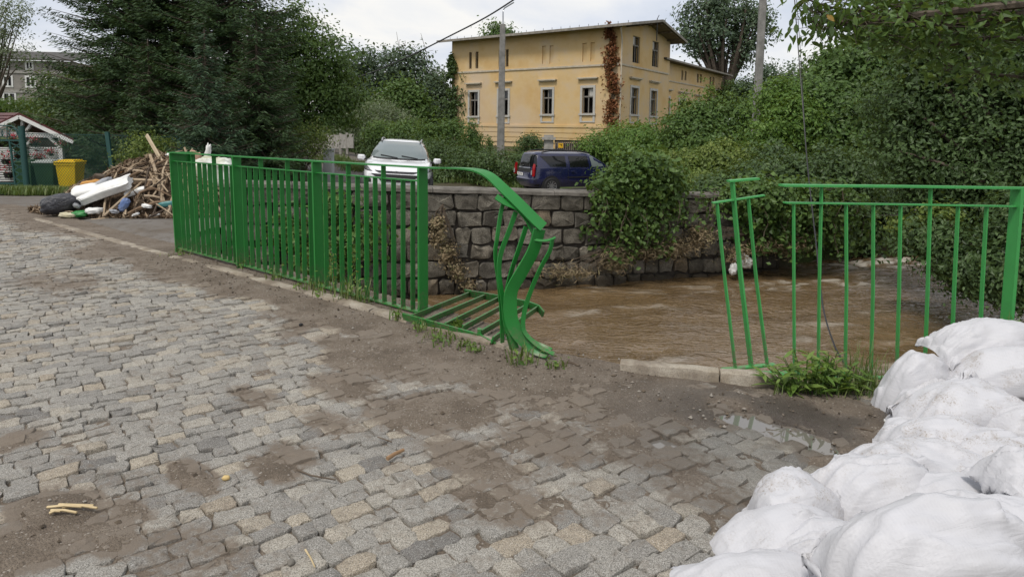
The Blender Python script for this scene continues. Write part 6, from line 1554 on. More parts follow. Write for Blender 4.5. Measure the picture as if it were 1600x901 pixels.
def sample(ells, ncl, lpc, cr_, seed, shell=.55, zflat=.75, low=None):
    r = np.random.default_rng(seed)
    vol = np.array([e[1] * e[2] + e[1] * e[3] + e[2] * e[3] for e in ells]); idx = r.choice(len(ells), ncl, p=vol / vol.sum())
    C0 = np.array([tuple(e[0]) for e in ells])[idx]; RR = np.array([e[1:] for e in ells])[idx]
    d = r.normal(size=(ncl, 3)); d /= np.linalg.norm(d, axis=1, keepdims=True)
    rad = (shell ** 3 + (1 - shell ** 3) * r.uniform(0, 1, ncl)) ** (1 / 3) * (1 + .10 * r.normal(size=ncl))
    cc = C0 + d * RR * rad[:, None]
    off = r.normal(size=(ncl, lpc, 3)) * cr_ * r.uniform(.55, 1.35, (ncl, 1, 1)); off[..., 2] *= zflat if lpc < 45 else .5
    pts = (cc[:, None] + off).reshape(-1, 3)
    ctr = C0[:, None].repeat(lpc, 1).reshape(-1, 3); nd = (pts - ctr) / RR[:, None].repeat(lpc, 1).reshape(-1, 3)
    nd = nd + .9 * (off / (cr_ + 1e-6)).reshape(-1, 3) * .5
    nd[:, 2] += .35
    nd /= np.linalg.norm(nd, axis=1, keepdims=True) + 1e-9
    var = (r.uniform(0, 1, (ncl, 1)) * .55 + r.uniform(0, 1, (ncl, lpc)) * .45).reshape(-1)
    if low is not None:
        k = pts[:, 2] > low; pts, nd, var = pts[k], nd[k], var[k]
    return cc, pts, nd, var
def plant(name, label, cat, base, ells, ncl, lpc, cr_, size, m_, seed, trunk=0.1, limbs=10, group=None, shell=.5, asp=.55, stem='trunk', crown='crown', nw=.55, low=None, bark='bark', jl=0.0):
    base = Vector(base)
    root = empty(name, base, label, cat, group)
    cc, pts, nd, var = sample(ells, ncl, lpc, cr_, seed, shell, low=low)
    leaves(crown, pts - np.array(tuple(base)), size, LM[m_] if isinstance(m_, str) else m_, root, seed, var, nrm=nd, nw=nw, asp=asp)
    if trunk:
        r = random.Random(seed); mb = MB()
        top = sum((e[0] for e in ells), Vector()) / len(ells) - base
        fork = top * .45; fork.z = max(top.z * .4, .3)
        mb.tube([Vector((0, 0, -.2)), fork * .5 + Vector((r.gauss(0, .05), r.gauss(0, .05), 0)), fork], [trunk, trunk * .82, trunk * .66], 8)
        for k in range(limbs):
            t_ = Vector(cc[r.randrange(len(cc))]) - base
            md = fork.lerp(t_, .5) + Vector((r.gauss(0, .1), r.gauss(0, .1), .12)) * t_.length * .3
            mb.tube(smooth_path([fork * r.uniform(.7, 1), md, t_], 3), [trunk * .42 * (1 - .13 * q) for q in range(7)], 5)
        mb.build(stem, M[bark], root, 60)
    return root
def spruce(label, px_, Y, H, Rm, seed, m_='spruce', dz=0.0, dens=1.0, pw=.75, lean=0.0, zmin=.35):
    base = Vector((at(px_, 250, Y).x, Y, float(gz(0, Y)) + dz))
    root = empty('spruce_tree', base, label, 'tree', 'spruces behind the chain link fence')
    r = np.random.default_rng(seed); cen, dirs, siz, var = [], [], [], []
    mb = MB(); mb.tube([(0, 0, -.2), (0, 0, H * .5), (0, 0, H)], [H * .016, H * .010, .02], 8)
    z = zmin
    while z < H * .985:
        L_ = Rm * (1 - z / H) ** pw * r.uniform(.85, 1.12) + .12
        nb_ = int(r.integers(6, 9) * (dens if z < H * .8 else 1)); a0 = r.uniform(0, 7)
        for k in range(nb_):
            a = a0 + 2 * PI * k / nb_ + r.normal() * .2; ln = L_ * r.uniform(.72, 1.18); dx, dy = math.cos(a), math.sin(a)
            zs_ = r.normal() * .12; dr_ = r.uniform(.10, .28)
            P_ = lambda t_: np.array([dx * ln * t_, dy * ln * t_, z + zs_ - dr_ * ln * math.sin(t_ * PI * .8) + .12 * ln * t_ * t_])
            mb.tube([P_(0), P_(.5), P_(.95)], [.035 * (ln / 3) + .008, .02 * (ln / 3) + .006, .005], 4, False)
            ns_ = max(4, int(ln / .085))
            for j in range(1, ns_ + 1):
                t_ = j / ns_; p = P_(t_); wdt = (.62 * (1 - t_) + .16) * min(1.0, ln * .42) * (.35 + .65 * min(1, t_ * 4))
                for s_ in (-1, 1):
                    nn_ = max(2, int(wdt / .058))
                    for q in range(nn_):
                        f_ = (q + r.uniform(.2, 1)) / nn_
                        o_ = np.array([-dy * s_ * wdt * f_ + dx * wdt * f_ * .55, dx * s_ * wdt * f_ + dy * wdt * f_ * .55, -.30 * wdt * f_ * f_ - r.uniform(0, .10)])
                        cen.append(p + o_ + r.normal(size=3) * .025); dd_ = np.array([-dy * s_ * .8 + dx * .7, dx * s_ * .8 + dy * .7, -.35 + .25 * r.normal()]); dirs.append(dd_)
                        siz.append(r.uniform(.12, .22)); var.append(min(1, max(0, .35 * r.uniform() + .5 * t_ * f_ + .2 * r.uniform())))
        z += r.uniform(.20, .32) * (1 if H > 8 else .62)
    cen = np.array(cen); dirs = np.array(dirs); dirs /= np.linalg.norm(dirs, axis=1, keepdims=True); siz = np.array(siz)[:, None]
    sd_ = np.cross(dirs, r.normal(size=dirs.shape)); sd_ /= np.linalg.norm(sd_, axis=1, keepdims=True) + 1e-9
    w_ = siz * .105
    v = np.stack([cen - dirs * siz * .5, cen + sd_ * w_, cen + dirs * siz * .5, cen - sd_ * w_], 1).reshape(-1, 3)
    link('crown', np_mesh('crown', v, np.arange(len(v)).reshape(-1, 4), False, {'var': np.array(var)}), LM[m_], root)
    mb.build('trunk', M['bark'], root, 60)
    root.rotation_euler = (0, lean, 0)
    return len(cen)
n_sp = 0
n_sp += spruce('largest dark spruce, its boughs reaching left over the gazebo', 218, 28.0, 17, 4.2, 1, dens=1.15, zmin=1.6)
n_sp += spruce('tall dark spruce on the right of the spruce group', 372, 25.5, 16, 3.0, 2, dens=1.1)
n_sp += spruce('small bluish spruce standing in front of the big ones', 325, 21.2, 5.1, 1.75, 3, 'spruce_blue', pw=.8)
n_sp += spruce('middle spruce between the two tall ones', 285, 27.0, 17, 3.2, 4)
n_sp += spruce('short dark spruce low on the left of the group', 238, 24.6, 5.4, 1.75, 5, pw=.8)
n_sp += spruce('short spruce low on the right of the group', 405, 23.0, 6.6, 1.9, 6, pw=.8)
print('needles', n_sp)
def gb(px_, Y, dz=0.0): return Vector((at(px_, 250, Y).x, Y, float(gz(0, Y)) + dz))
# left edge
plant('pale_tree', 'loose grey green tree at the top left photo corner', 'tree', gb(-25, 38), [ell(-5, 35, 38, 40, 40), ell(14, 85, 38, 30, 22), ell(-40, 110, 38, 36, 50), ell(28, 20, 38, 22, 22)], 190, 30, .26, .15, 'silver', 20, .16, 26, shell=.3, asp=.4)
plant('dark_shrub_tree', 'dark leafy tree between the gazebo and the spruces', 'tree', gb(100, 29), [ell(100, 150, 31, 44, 40), ell(125, 195, 30, 56, 42), ell(75, 190, 32, 46, 30), ell(150, 165, 30, 35, 50)], 420, 32, .30, .17, 'dark', 21, .14, 14)
plant('leafy_bush', 'dark bush with paler leaves right behind the netting', 'bush', gb(160, 27), [ell(150, 222, 27, 40, 40), ell(180, 245, 26.6, 40, 32)], 300, 26, .17, .10, 'dark', 22, .05, 12)
plant('light_green_bush', 'light green bush below the grey tenement', 'bush', gb(20, 40), [ell(15, 166, 40, 36, 9), ell(60, 172, 40, 34, 14), ell(-20, 168, 40, 34, 12)], 150, 24, .28, .17, 'fresh', 23, .05, 6)  # bush with fresh, pale green leaves
plant('seeding_bush', 'sparse yellowish bush behind the debris heap', 'bush', gb(228, 21.2), [ell(228, 232, 21.2, 36, 24), ell(258, 240, 21.2, 30, 24), ell(200, 248, 21.2, 18, 16)], 230, 16, .14, .07, 'yellowish', 24, .03, 22, shell=.2)
# right of the spruces
plant('broadleaf_tree', 'tall leafy tree rising right of the spruces', 'tree', gb(455, 31), [ell(455, 60, 31, 46, 58), ell(500, 105, 31, 45, 62), ell(480, 165, 31, 58, 58), ell(430, 130, 31, 45, 75), ell(530, 160, 32, 36, 50)], 520, 52, .40, .16, 'mid', 25, .2, 22, shell=.4)
plant('thorny_bush', 'dry brownish bush with thin twigs at the lane corner', 'bush', gb(470, 25.5), [ell(468, 232, 25.5, 42, 36), ell(490, 215, 25.5, 28, 30), ell(445, 240, 25.5, 26, 30)], 260, 20, .16, .08, 'yellowish', 26, .04, 40, shell=.2)
tr_far = [('slim pointed tree far up the lane', 'tree', 545, 58, [ell(548, 130, 58, 24, 62), ell(575, 120, 59, 22, 45), ell(560, 170, 58, 34, 40)], 27),
          ('broad far tree with bare twigs at the top', 'tree', 640, 62, [ell(620, 105, 62, 28, 38), ell(650, 110, 62, 24, 34), ell(606, 140, 62, 32, 44), ell(668, 140, 62, 26, 36)], 28),
          ('round far tree right behind the lane bush', 'tree', 625, 56, [ell(625, 165, 56, 38, 38), ell(600, 180, 56, 30, 30), ell(650, 175, 56, 24, 34)], 29),
          ('slender far tree close to the yellow house corner', 'tree', 684, 60, [ell(682, 160, 60, 20, 40), ell(695, 185, 60, 18, 30), ell(668, 185, 60, 20, 30)], 30)]
for lab, cat, px_, Y, es, sd_ in tr_far:
    plant('far_tree', lab, cat, gb(px_, Y), es, 300, 26, .5, .32, 'far' if sd_ != 29 else 'mid', sd_, .22, 12, 'trees along the lane')
r = random.Random(77); mb = MB(); tb = at(628, 110, 62)
for k in range(16):
    a = tb + Vector((r.gauss(0, 1.0), 0, r.uniform(-1, .5))); mb.tube([a, a + Vector((r.gauss(0, .6), 0, 1.0)), a + Vector((r.gauss(.1, 1.0), 0, r.uniform(1.6, 3.0)))], [.045, .035, .015], 4)
o = mb.build('bare_twigs', M['twig']); ft = [o_ for o_ in COL.objects if o_.get('label', '').startswith('broad far tree')][0]; o.parent = ft; o.location = -ft.location
plant('silvery_bush', 'wide pale silvery bush beside the lane', 'bush', gb(582, 44), [ell(580, 190, 44, 58, 36), ell(545, 200, 44, 30, 24), ell(625, 205, 44, 34, 24)], 420, 26, .32, .20, 'silver', 31, .1, 14, asp=.32)
# hedge along the street
hd_ = [(560, 228, 43, 24, 22), (592, 232, 40, 30, 22), (560, 215, 44, 20, 14), (622, 240, 37, 30, 28), (655, 243, 34.5, 30, 30), (690, 246, 32.5, 30, 30), (722, 256, 31, 30, 26), (755, 262, 30, 30, 26), (790, 264, 29.6, 26, 28), (814, 268, 29.4, 16, 28), (705, 275, 31, 26, 14)]
plant('clipped_hedge', 'long ivy covered hedge along the far side of the street', 'hedge', gb(700, 32), [ell(a, b_, c_, d_, e_, 1.2) for a, b_, c_, d_, e_ in hd_], 1300, 24, .20, .125, 'dark', 32, 0)
plant('vine_bush', 'bushy green growth bulging over the hedge', 'bush', gb(660, 35), [ell(600, 208, 40, 30, 16), ell(640, 212, 38, 34, 22), ell(672, 222, 36, 26, 28), ell(700, 215, 36, 26, 30)], 420, 24, .26, .16, 'mid', 33, .05, 8)
plant('pyramid_shrub', 'pointed green shrub in front of the house corner', 'shrub', gb(736, 33.5), [ell(737, 208, 33.5, 9, 24), ell(738, 228, 33.5, 18, 26), ell(740, 245, 33.5, 24, 22)], 230, 22, .14, .11, 'mid', 34, .04, 6)
plant('small_bush', 'small round bush between the lamp post and the gate pillar', 'bush', gb(828, 33), [ell(828, 222, 33, 17, 11), ell(838, 232, 33, 20, 12), ell(818, 235, 33, 12, 12)], 120, 22, .15, .11, 'dark', 35, .04, 6)
plant('thin_sapling', 'thin sapling in front of the lamp post foot', 'sapling', gb(765, 33), [ell(765, 222, 33, 3, 12), ell(766, 235, 33, 5, 10)], 26, 12, .08, .10, 'mid', 36, .015, 3)
# creepers on the house
def creeper(name, label, face_pts, n, spread, size, m_, seed, nrm):
    r = np.random.default_rng(seed); pts = np.array([tuple(p) for p in face_pts]); t_ = r.uniform(0, len(pts) - 1, n); i = np.minimum(t_.astype(int), len(pts) - 2); f_ = (t_ - i)[:, None]
    c_ = pts[i] * (1 - f_) + pts[i + 1] * f_
    side = np.array([nrm[1], -nrm[0], 0.0]); sp = np.interp(t_, range(len(pts)), spread)
    c_ = c_ + side * (r.normal(size=n) * sp)[:, None] + np.array(tuple(nrm)) * np.abs(r.normal(size=n) * .12 + .12)[:, None]
    c_[:, 2] += r.normal(size=n) * .12
    gap = fbm(c_[:, 2] * 1.6, c_[:, 0] * 1.6 + seed, o=3, s=seed) > -.22; c_ = c_[gap]; n = len(c_)
    root = empty(name, Vector(pts[-1]), label, 'creeper')
    nd = np.tile(np.array([nrm[0], nrm[1], .5]), (n, 1)); leaves('foliage', c_ - pts[-1], size, LM[m_], root, seed, nrm=nd, nw=.4)
    mb = MB(); rr_ = random.Random(seed)
    for k in range(4):
        mb.tube([Vector(p) - Vector(pts[-1]) + Vector(side) * rr_.gauss(0, .15) + nrm * .04 for p in pts[::-1]], .03, 4)
    mb.build('stem', M['twig'], root)
cp = [FL.pt(FL.tz(px_, py_)[0], FL.tz(px_, py_)[1], .02) for px_, py_ in ((952, 40), (955, 62), (957, 90), (957, 115), (960, 140), (958, 170), (958, 200), (958, 225))]
creeper('dead_creeper', 'reddish brown dead creeper climbing the yellow house corner', cp, 2900, [.10, .22, .28, .26, .32, .28, .30, .3], .20, 'red', 40, nL)
cp = [FL.pt(tL - .1, FL.tz(708, py_)[1], .05) for py_ in (88, 105, 120, 140, 165, 190, 220, 245)]
creeper('ivy_column', 'dark green ivy covering the far left corner of the yellow house', cp, 3800, [.05, .25, .45, .55, .6, .6, .9, 1.1], .24, 'dark', 41, nL)
# behind the house
plant('roof_tree', 'leafy tree top showing above the house roof behind the lamp post', 'tree', gb(785, 75), [ell(775, 52, 75, 14, 16), ell(792, 55, 75, 12, 10)], 60, 30, .5, .30, 'mid', 42, .2, 5)
plant('old_oak', 'big open oak rising behind the right wing of the house', 'tree', gb(1126, 72), [ell(1105, 18, 72, 36, 30), ell(1140, 15, 72, 40, 30), ell(1172, 50, 72, 34, 32), ell(1085, 50, 72, 32, 24), ell(1125, 55, 72, 44, 28), ell(1155, 85, 72, 26, 20), ell(1185, 30, 72, 22, 24), ell(1100, 80, 72, 20, 12)], 300, 34, .62, .36, 'far', 43, .62, 40, shell=.35)
for x_, lab, sd_ in ((1197, 'dark slim conifer beside the tall leaning pole', 44), (1172, 'low dark tree behind the wing of the house', 45), (1145, 'dark bush under the oak at the wing corner', 46)):
    plant('far_tree', lab, 'tree', gb(x_, 66), [ell(x_, 130 if sd_ == 44 else 148, 66, 12 if sd_ == 44 else 22, 34 if sd_ == 44 else 20), ell(x_ + 2, 155, 66, 20, 24)], 130, 24, .5, .30, 'dark' if sd_ == 46 else 'far', sd_, .15, 5, 'trees behind the house')
plant('distant_grove', 'hazy far trees low on the skyline right of the pole', 'tree', gb(1260, 90), [ell(1250, 130, 90, 34, 26), ell(1290, 125, 90, 26, 22), ell(1215, 145, 90, 30, 24)], 260, 24, .7, .42, 'far', 47, .2, 6)
plant('blue_conifer', 'bluish conifer top behind the maple at the right', 'tree', gb(1322, 40), [ell(1318, 88, 40, 16, 14), ell(1330, 110, 40, 26, 26), ell(1355, 70, 40, 20, 30)], 200, 26, .26, .18, 'spruce_blue', 48, .12, 8, asp=.3)
# the overgrown far bank, left to right
plant('vine_mound', 'rounded green mound of vines right of the blue car', 'vine', gb(975, 27), [ell(930, 240, 30.5, 26, 30, 1.0), ell(960, 228, 29.8, 32, 28, 1.0), ell(1000, 222, 26, 36, 28, 1.3), ell(1040, 235, 25, 32, 30, 1.2), ell(1015, 268, 24.5, 46, 30, 1.3)], 480, 48, .26, .13, 'fresh', 49, .05, 8, nw=.7)
plant('bank_bush', 'dark green bush between the vine mound and the leaning pole', 'bush', gb(1110, 24), [ell(1085, 205, 24, 44, 34), ell(1130, 190, 24, 46, 40), ell(1175, 205, 24, 40, 50), ell(1110, 235, 23, 60, 36)], 270, 70, .30, .13, 'mid', 50, .06, 14)
plant('yellow_bush', 'yellowish green bush in front of the dark bank bush', 'bush', gb(1120, 18.5), [ell(1075, 262, 19, 46, 26), ell(1130, 255, 18.5, 50, 30), ell(1180, 265, 18, 44, 34), ell(1100, 285, 18, 60, 20)], 330, 64, .20, .095, 'yellowish', 51, .05, 14, nw=.6)
plant('elder_bush', 'leafy bush with pale stems beside the leaning pole', 'bush', gb(1205, 20), [ell(1215, 170, 20, 32, 44), ell(1240, 200, 19, 36, 50), ell(1200, 225, 19, 36, 40), ell(1250, 150, 20, 20, 22)], 210, 64, .24, .105, 'fresh', 52, .06, 26)
for x_, y_, lab, sd_ in ((1105, 150, 'thin leafy sapling against the house wing', 53), (1070, 160, 'second thin sapling nearer the house main block', 54)):
    plant('thin_sapling', lab, 'sapling', gb(x_, 24), [ell(x_, y_, 24, 12, 26), ell(x_ + 12, y_ + 22, 24, 14, 14), ell(x_ - 14, y_ + 26, 24, 12, 12)], 34, 14, .14, .14, 'yellowish', sd_, .03, 14, 'saplings before the house wing', shell=.1)
Wy = lambda px_, py_: on_plane(px_, py_, Vector((W0b.x, W0b.y, 0)) + WN * .25, WN).y
def wp(px_, py_, rx, ry, off=.12, dm=.22):
    c_ = on_plane(px_, py_, Vector((W0b.x, W0b.y, 0)) + WN * off, WN); k = c_.y / F
    return (c_, rx * k, dm, ry * k)
def wroot(px_, py_): return on_plane(px_, py_, Vector((W0b.x, W0b.y, 0)) - WN * .3, WN)
def strands(name, label, x0, x1, ytop, n, lmin, lmax, per, size, m_, seed, off=.1, mound=None, seg=None):
    r = np.random.default_rng(seed); root = empty(name, wroot((x0 + x1) / 2, ytop), label, 'creeper'); pts, mb = [], MB()
    for k in range(n):
        px_ = r.uniform(x0, x1); top = on_plane(px_, ytop + r.normal() * 6, Vector((W0b.x, W0b.y, 0)) - WN * r.uniform(0, .3), WN)
        q = (px_ - x0) / (x1 - x0); ln = r.uniform(lmin, lmax) * (seg(q) if seg else 1)
        p = [top - root.location, top + WN * (.35 + off * r.uniform(.2, 1.6)) + Vector((0, 0, .08 * r.normal())) - root.location]
        while (p[0] - p[-1]).z < ln: p.append(p[-1] + Vector((r.normal() * .07, r.normal() * .05, -.16)) )
        mb.tube(p, .008, 4, False)
        for a_ in p[1:]:
            sp_2 = r.uniform(.06, .16)
            for _ in range(per): pts.append((a_.x + r.normal() * sp_2, a_.y + r.normal() * sp_2 * .7, a_.z + r.normal() * .10))
    pts = np.array(pts); nd = np.tile(np.array([WN.x * .8, WN.y * .8, .55]), (len(pts), 1))
    leaves('foliage', pts, size, LM[m_], root, seed, nrm=nd, nw=.45, jit=.55, asp=.7); mb.build('stem', M['twig'], root)
    if mound: 
        cc, p2, n2_, v2 = sample(mound, 520, 20, .16, seed + 1, .3); leaves('foliage', p2 - np.array(tuple(root.location)), size, LM[m_], root, seed + 2, v2, nrm=n2_, nw=.5, jit=.55, asp=.7)
strands('wall_creeper', 'dark leafy creeper hanging over the stone wall', 925, 1040, 296, 72, .25, 1.15, 9, .095, 'mid', 55, .14, [wp(990, 262, 22, 20, .1, .4), wp(1020, 272, 30, 18, .1, .4), wp(960, 290, 24, 12, .1, .35), wp(1000, 295, 34, 14, .1, .35), wp(1045, 285, 18, 10, .0, .3)], lambda q: .35 + .75 * math.sin(PI * min(1, q * 1.1)) ** .8)
strands('wall_creeper', 'single trailing creeper between the thick creeper and the wall end', 1072, 1112, 304, 6, .2, .7, 5, .09, 'mid', 156, .05)
strands('wall_creeper', 'thick leafy growth hanging over the wall end towards the white bags', 1136, 1300, 300, 118, .3, 1.1, 9, .10, 'mid', 155, .35, [wp(1165, 310, 32, 20, .2, .5), wp(1200, 310, 46, 24, .3, .6), wp(1260, 320, 46, 30, .3, .6)])
plant('bank_shrub', 'dark shrub hanging over the water past the wall end', 'shrub', at(1150, 330, 15.5), [ell(1130, 300, 15.2, 46, 22), ell(1180, 290, 15.4, 50, 30), ell(1230, 285, 15.6, 46, 34)], 900, 24, .15, .10, 'dark', 56, .05, 26)
plant('bank_shrub', 'large dark shrub behind the hanging black cable', 'shrub', at(1260, 320, 17), [ell(1240, 300, 15.6, 50, 44), ell(1300, 290, 16, 56, 56), ell(1300, 350, 15.6, 50, 40), ell(1345, 335, 16.4, 50, 54), ell(1215, 265, 16.5, 34, 40)], 300, 76, .25, .11, 'dark', 57, .07, 20)
plant('bank_shrub', 'dark undergrowth deep under the trees over the rapids', 'shrub', at(1420, 330, 20), [ell(1390, 320, 19.5, 60, 50), ell(1450, 330, 20, 60, 60), ell(1520, 340, 19, 70, 60), ell(1600, 350, 18, 60, 70), ell(1400, 260, 21, 60, 50), ell(1330, 375, 16.4, 44, 26), ell(1390, 380, 17.4, 50, 26), ell(1460, 385, 17.8, 60, 24)], 1300, 26, .24, .14, 'dark', 58, .07, 20)
plant('maple_tree', 'broad maple in the middle of the right bank', 'tree', gb(1290, 21, .2), [ell(1290, 165, 20.5, 56, 56), ell(1335, 120, 20.5, 44, 50), ell(1265, 215, 20, 50, 44), ell(1330, 205, 20, 60, 60), ell(1385, 150, 20.5, 50, 60), ell(1395, 90, 20.5, 44, 44), ell(1300, 100, 21, 24, 26)], 400, 76, .34, .155, 'mid', 59, .12, 26, nw=.6)
plant('hornbeam_tree', 'large dense tree filling the right side over the river', 'tree', Vector((8.9, 10.6, -.3)), [ell(1440, 160, 12.2, 70, 70), ell(1500, 90, 12, 80, 60), ell(1560, 160, 11.6, 80, 80), ell(1450, 240, 12, 70, 56), ell(1540, 260, 11.5, 90, 70), ell(1600, 60, 11.5, 80, 70), ell(1480, 320, 11.8, 54, 44), ell(1560, 350, 11.2, 70, 60), ell(1620, 280, 11, 60, 90)], 560, 110, .25, .085, 'dark', 60, .16, 40, shell=.45)
plant('overhanging_bough', 'leafy lower bough of the right bank dipping towards the water', 'bush', Vector((7.4, 9.0, -.6)), [ell(1500, 400, 10.2, 34, 46), ell(1545, 425, 9.8, 46, 46), ell(1590, 430, 9.4, 44, 60), ell(1445, 370, 10.6, 34, 26), ell(1600, 350, 9.8, 50, 50)], 260, 80, .18, .075, 'dark', 61, .06, 26)
plant('light_bough', 'yellowish leafy twigs hanging before the dark bank', 'bush', Vector((7.2, 10.0, -.4)), [ell(1415, 350, 10.9, 26, 9), ell(1440, 362, 10.8, 24, 12), ell(1470, 335, 10.8, 26, 10), ell(1465, 400, 10.6, 6, 22)], 80, 22, .085, .085, 'yellowish', 62, .03, 8)
plant('bank_backdrop', 'high dark trees closing the view beyond the right bank', 'tree', gb(1480, 30, 0), [ell(1420, 60, 30, 70, 70), ell(1500, 20, 30, 90, 80), ell(1590, 40, 30, 90, 100), ell(1450, 170, 29, 90, 80), ell(1570, 190, 29, 100, 100), ell(1500, 290, 27, 120, 60)], 1500, 26, .42, .24, 'dark', 63, .25, 20)
# overhanging branch with large leaves, close to the camera
ob = empty('cherry_tree', Vector((6.6, 5.6, 0)), 'near branches with big drooping leaves reaching in at the top right', 'tree')
def op(px_, py_, Y): return at(px_, py_, Y)
brs = [[(1700, 5, 5.9), (1600, 25, 5.8), (1520, 42, 5.75), (1450, 40, 5.7), (1395, 28, 5.6), (1320, 32, 5.5), (1262, 36, 5.45)],
       [(1450, 40, 5.7), (1400, 10, 5.7), (1350, 17, 5.6), (1290, 10, 5.5), (1240, -12, 5.4)],
       [(1395, 28, 5.6), (1340, 38, 5.5), (1300, 30, 5.45), (1275, 14, 5.4)],
       [(1700, 60, 6.2), (1620, 62, 6.1), (1540, 60, 6.0), (1480, 70, 5.9), (1420, 60, 5.85), (1370, 52, 5.8)],
       [(1700, -30, 6.0), (1600, -15, 5.9), (1500, -2, 5.8), (1400, -10, 5.7), (1330, -14, 5.6)],
       [(1700, 110, 6.3), (1600, 120, 6.2), (1530, 112, 6.1), (1460, 98, 6.0)],
       [(1650, 50, 6.0), (1570, 10, 5.9), (1500, 8, 5.8), (1440, 5, 5.7)]]
mb = MB(); lc, ld_ = [], []
r = np.random.default_rng(12)
for bi, bsq in enumerate(brs):
    p = smooth_path(pts_at(bsq), 6); n_ = len(p)
    mb.tube([q - ob.location for q in p], [(.026 if bi in (0, 3) else .016) * (1 - .85 * i / n_) + .0025 for i in range(n_)], 6)
    for i, q in enumerate(p):
        if i < 3: continue
        for k in range(9 if bi else 8):
            tw_ = q + Vector((r.normal() * .13, r.normal() * .18, r.normal() * .075 - .03)); lc.append(tuple(tw_)); 
            if k < 3: mb.tube([q - ob.location, tw_ - ob.location], [.004, .002], 4, False)
trk = [Vector((0, 0, -.2)), Vector((.2, .1, 1.6)), Vector((.1, .1, 3.2))]
mb.tube(trk, [.13, .11, .08], 8)
for bsq in brs:
    e_ = at(*bsq[0]) - ob.location; mb.tube([Vector((.15, .1, 2.4)), (Vector((.1, .1, 3.0)) + e_) / 2, e_], [.06, .045, .028], 6)
mb.build('trunk', M['bark'], ob, 60)
lc = np.array(lc); vis = np.argsort(lc[:, 0]); sel = set(vis[:220].tolist())
def big_leaf():
    mb = MB(); prof = [(0, .0), (.18, .30), (.42, .46), (.68, .36), (.88, .14), (1.0, 0)]; vs = []
    for t_, w_ in prof: dz = -.18 * t_ * t_; vs += [(t_ - .1, 0, dz - .035), (t_ - .1, w_ * .5, dz + .01), (t_ - .1, -w_ * .5, dz + .01)]
    fs = []
    for i in range(len(prof) - 1):
        a, b_ = 3 * i, 3 * i + 3; fs += [(a, b_, b_ + 1, a + 1), (a + 2, b_ + 2, b_, a)]
    mb.add(vs, fs); return mb
ml = []
for k, nm in enumerate(('mid', 'fresh', 'dark', 'autumn')):
    me = bpy.data.meshes.new('leaf'); bl_ = big_leaf(); me.from_pydata(bl_.v, [], bl_.f); me.polygons.foreach_set('use_smooth', [True] * len(bl_.f)); me.materials.append(LM[nm])
    q = me.attributes.new('var', 'FLOAT', 'FACE'); q.data.foreach_set('value', [.35 + .1 * k] * len(bl_.f)); ml.append(me)
rr_ = random.Random(4)
for i in sorted(sel):
    o = link('leaf', rr_.choices(ml, [.5, .25, .2, .03])[0], None, ob); o.location = Vector(lc[i]) - ob.location
    s_ = rr_.uniform(.055, .095); o.scale = (s_, s_, s_)
    o.rotation_euler = (rr_.gauss(0, .5), rr_.uniform(.3, 1.3), rr_.uniform(0, 2 * PI))
rest = np.array([lc[i] for i in range(len(lc)) if i not in sel])
rest = np.concatenate([rest, rest + r.normal(size=rest.shape) * .06])
o = leaves('leaf_mass', rest - np.array(tuple(ob.location)), .085, LM['mid'], ob, 71, asp=.5); o['kind'] = 'stuff'

# ---- grass and weeds
def blades(c_, h, n, spread, seed, m_='grass', name='blades', parent=None, wd_=.004, loc=None, droop=.5):
    r = np.random.default_rng(seed); c_ = np.asarray(c_, float).reshape(-1, 3); b0 = c_[r.integers(0, len(c_), n)] + np.concatenate([r.normal(size=(n, 2)) * spread, np.zeros((n, 1))], 1)
    a = r.uniform(0, 2 * PI, n); hh = h * r.uniform(.45, 1.15, n); d = np.stack([np.cos(a), np.sin(a), 0 * a], 1); sd_ = np.stack([-np.sin(a), np.cos(a), 0 * a], 1)
    w_ = wd_ * r.uniform(.7, 1.4, n)[:, None]; k1 = (d * (droop * .35) + np.array([0, 0, .62])) * hh[:, None]; k2 = (d * droop * r.uniform(.5, 1.2, (n, 1)) + np.array([0, 0, .95])) * hh[:, None]
    v = np.stack([b0 - sd_ * w_, b0 + sd_ * w_, b0 + k1 + sd_ * w_ * .8, b0 + k1 - sd_ * w_ * .8, b0 + k2], 1)
    if loc is not None: v = v - np.array(tuple(loc))
    v = v.reshape(-1, 3); i = 5 * np.arange(n)
    f = np.concatenate([np.stack([i, i + 1, i + 2], 1), np.stack([i, i + 2, i + 3], 1), np.stack([i + 3, i + 2, i + 4], 1)])
    o = link(name, np_mesh(name, v, f, True, {'var': np.tile(r.uniform(0, 1, n), 3)}), LM[m_], parent); o['kind'] = 'stuff'; return o
def tuft(name, label, p, h, n, spread, seed, m_='grass', cat='weed', wd_=.004, lv=0, ls=.03, group=None, droop=.5):
    o = empty(name, p, label, cat, group)
    blades([(0, 0, 0)], h, n, spread, seed, m_, 'blades', o, wd_, None, droop)
    if lv:
        r = np.random.default_rng(seed); c_ = r.normal(size=(lv, 3)) * np.array([spread * 1.3, spread * 1.3, h * .25]) + np.array([0, 0, h * .5]); leaves('foliage', c_, ls, LM['fresh'], o, seed, up=.8)
    return o
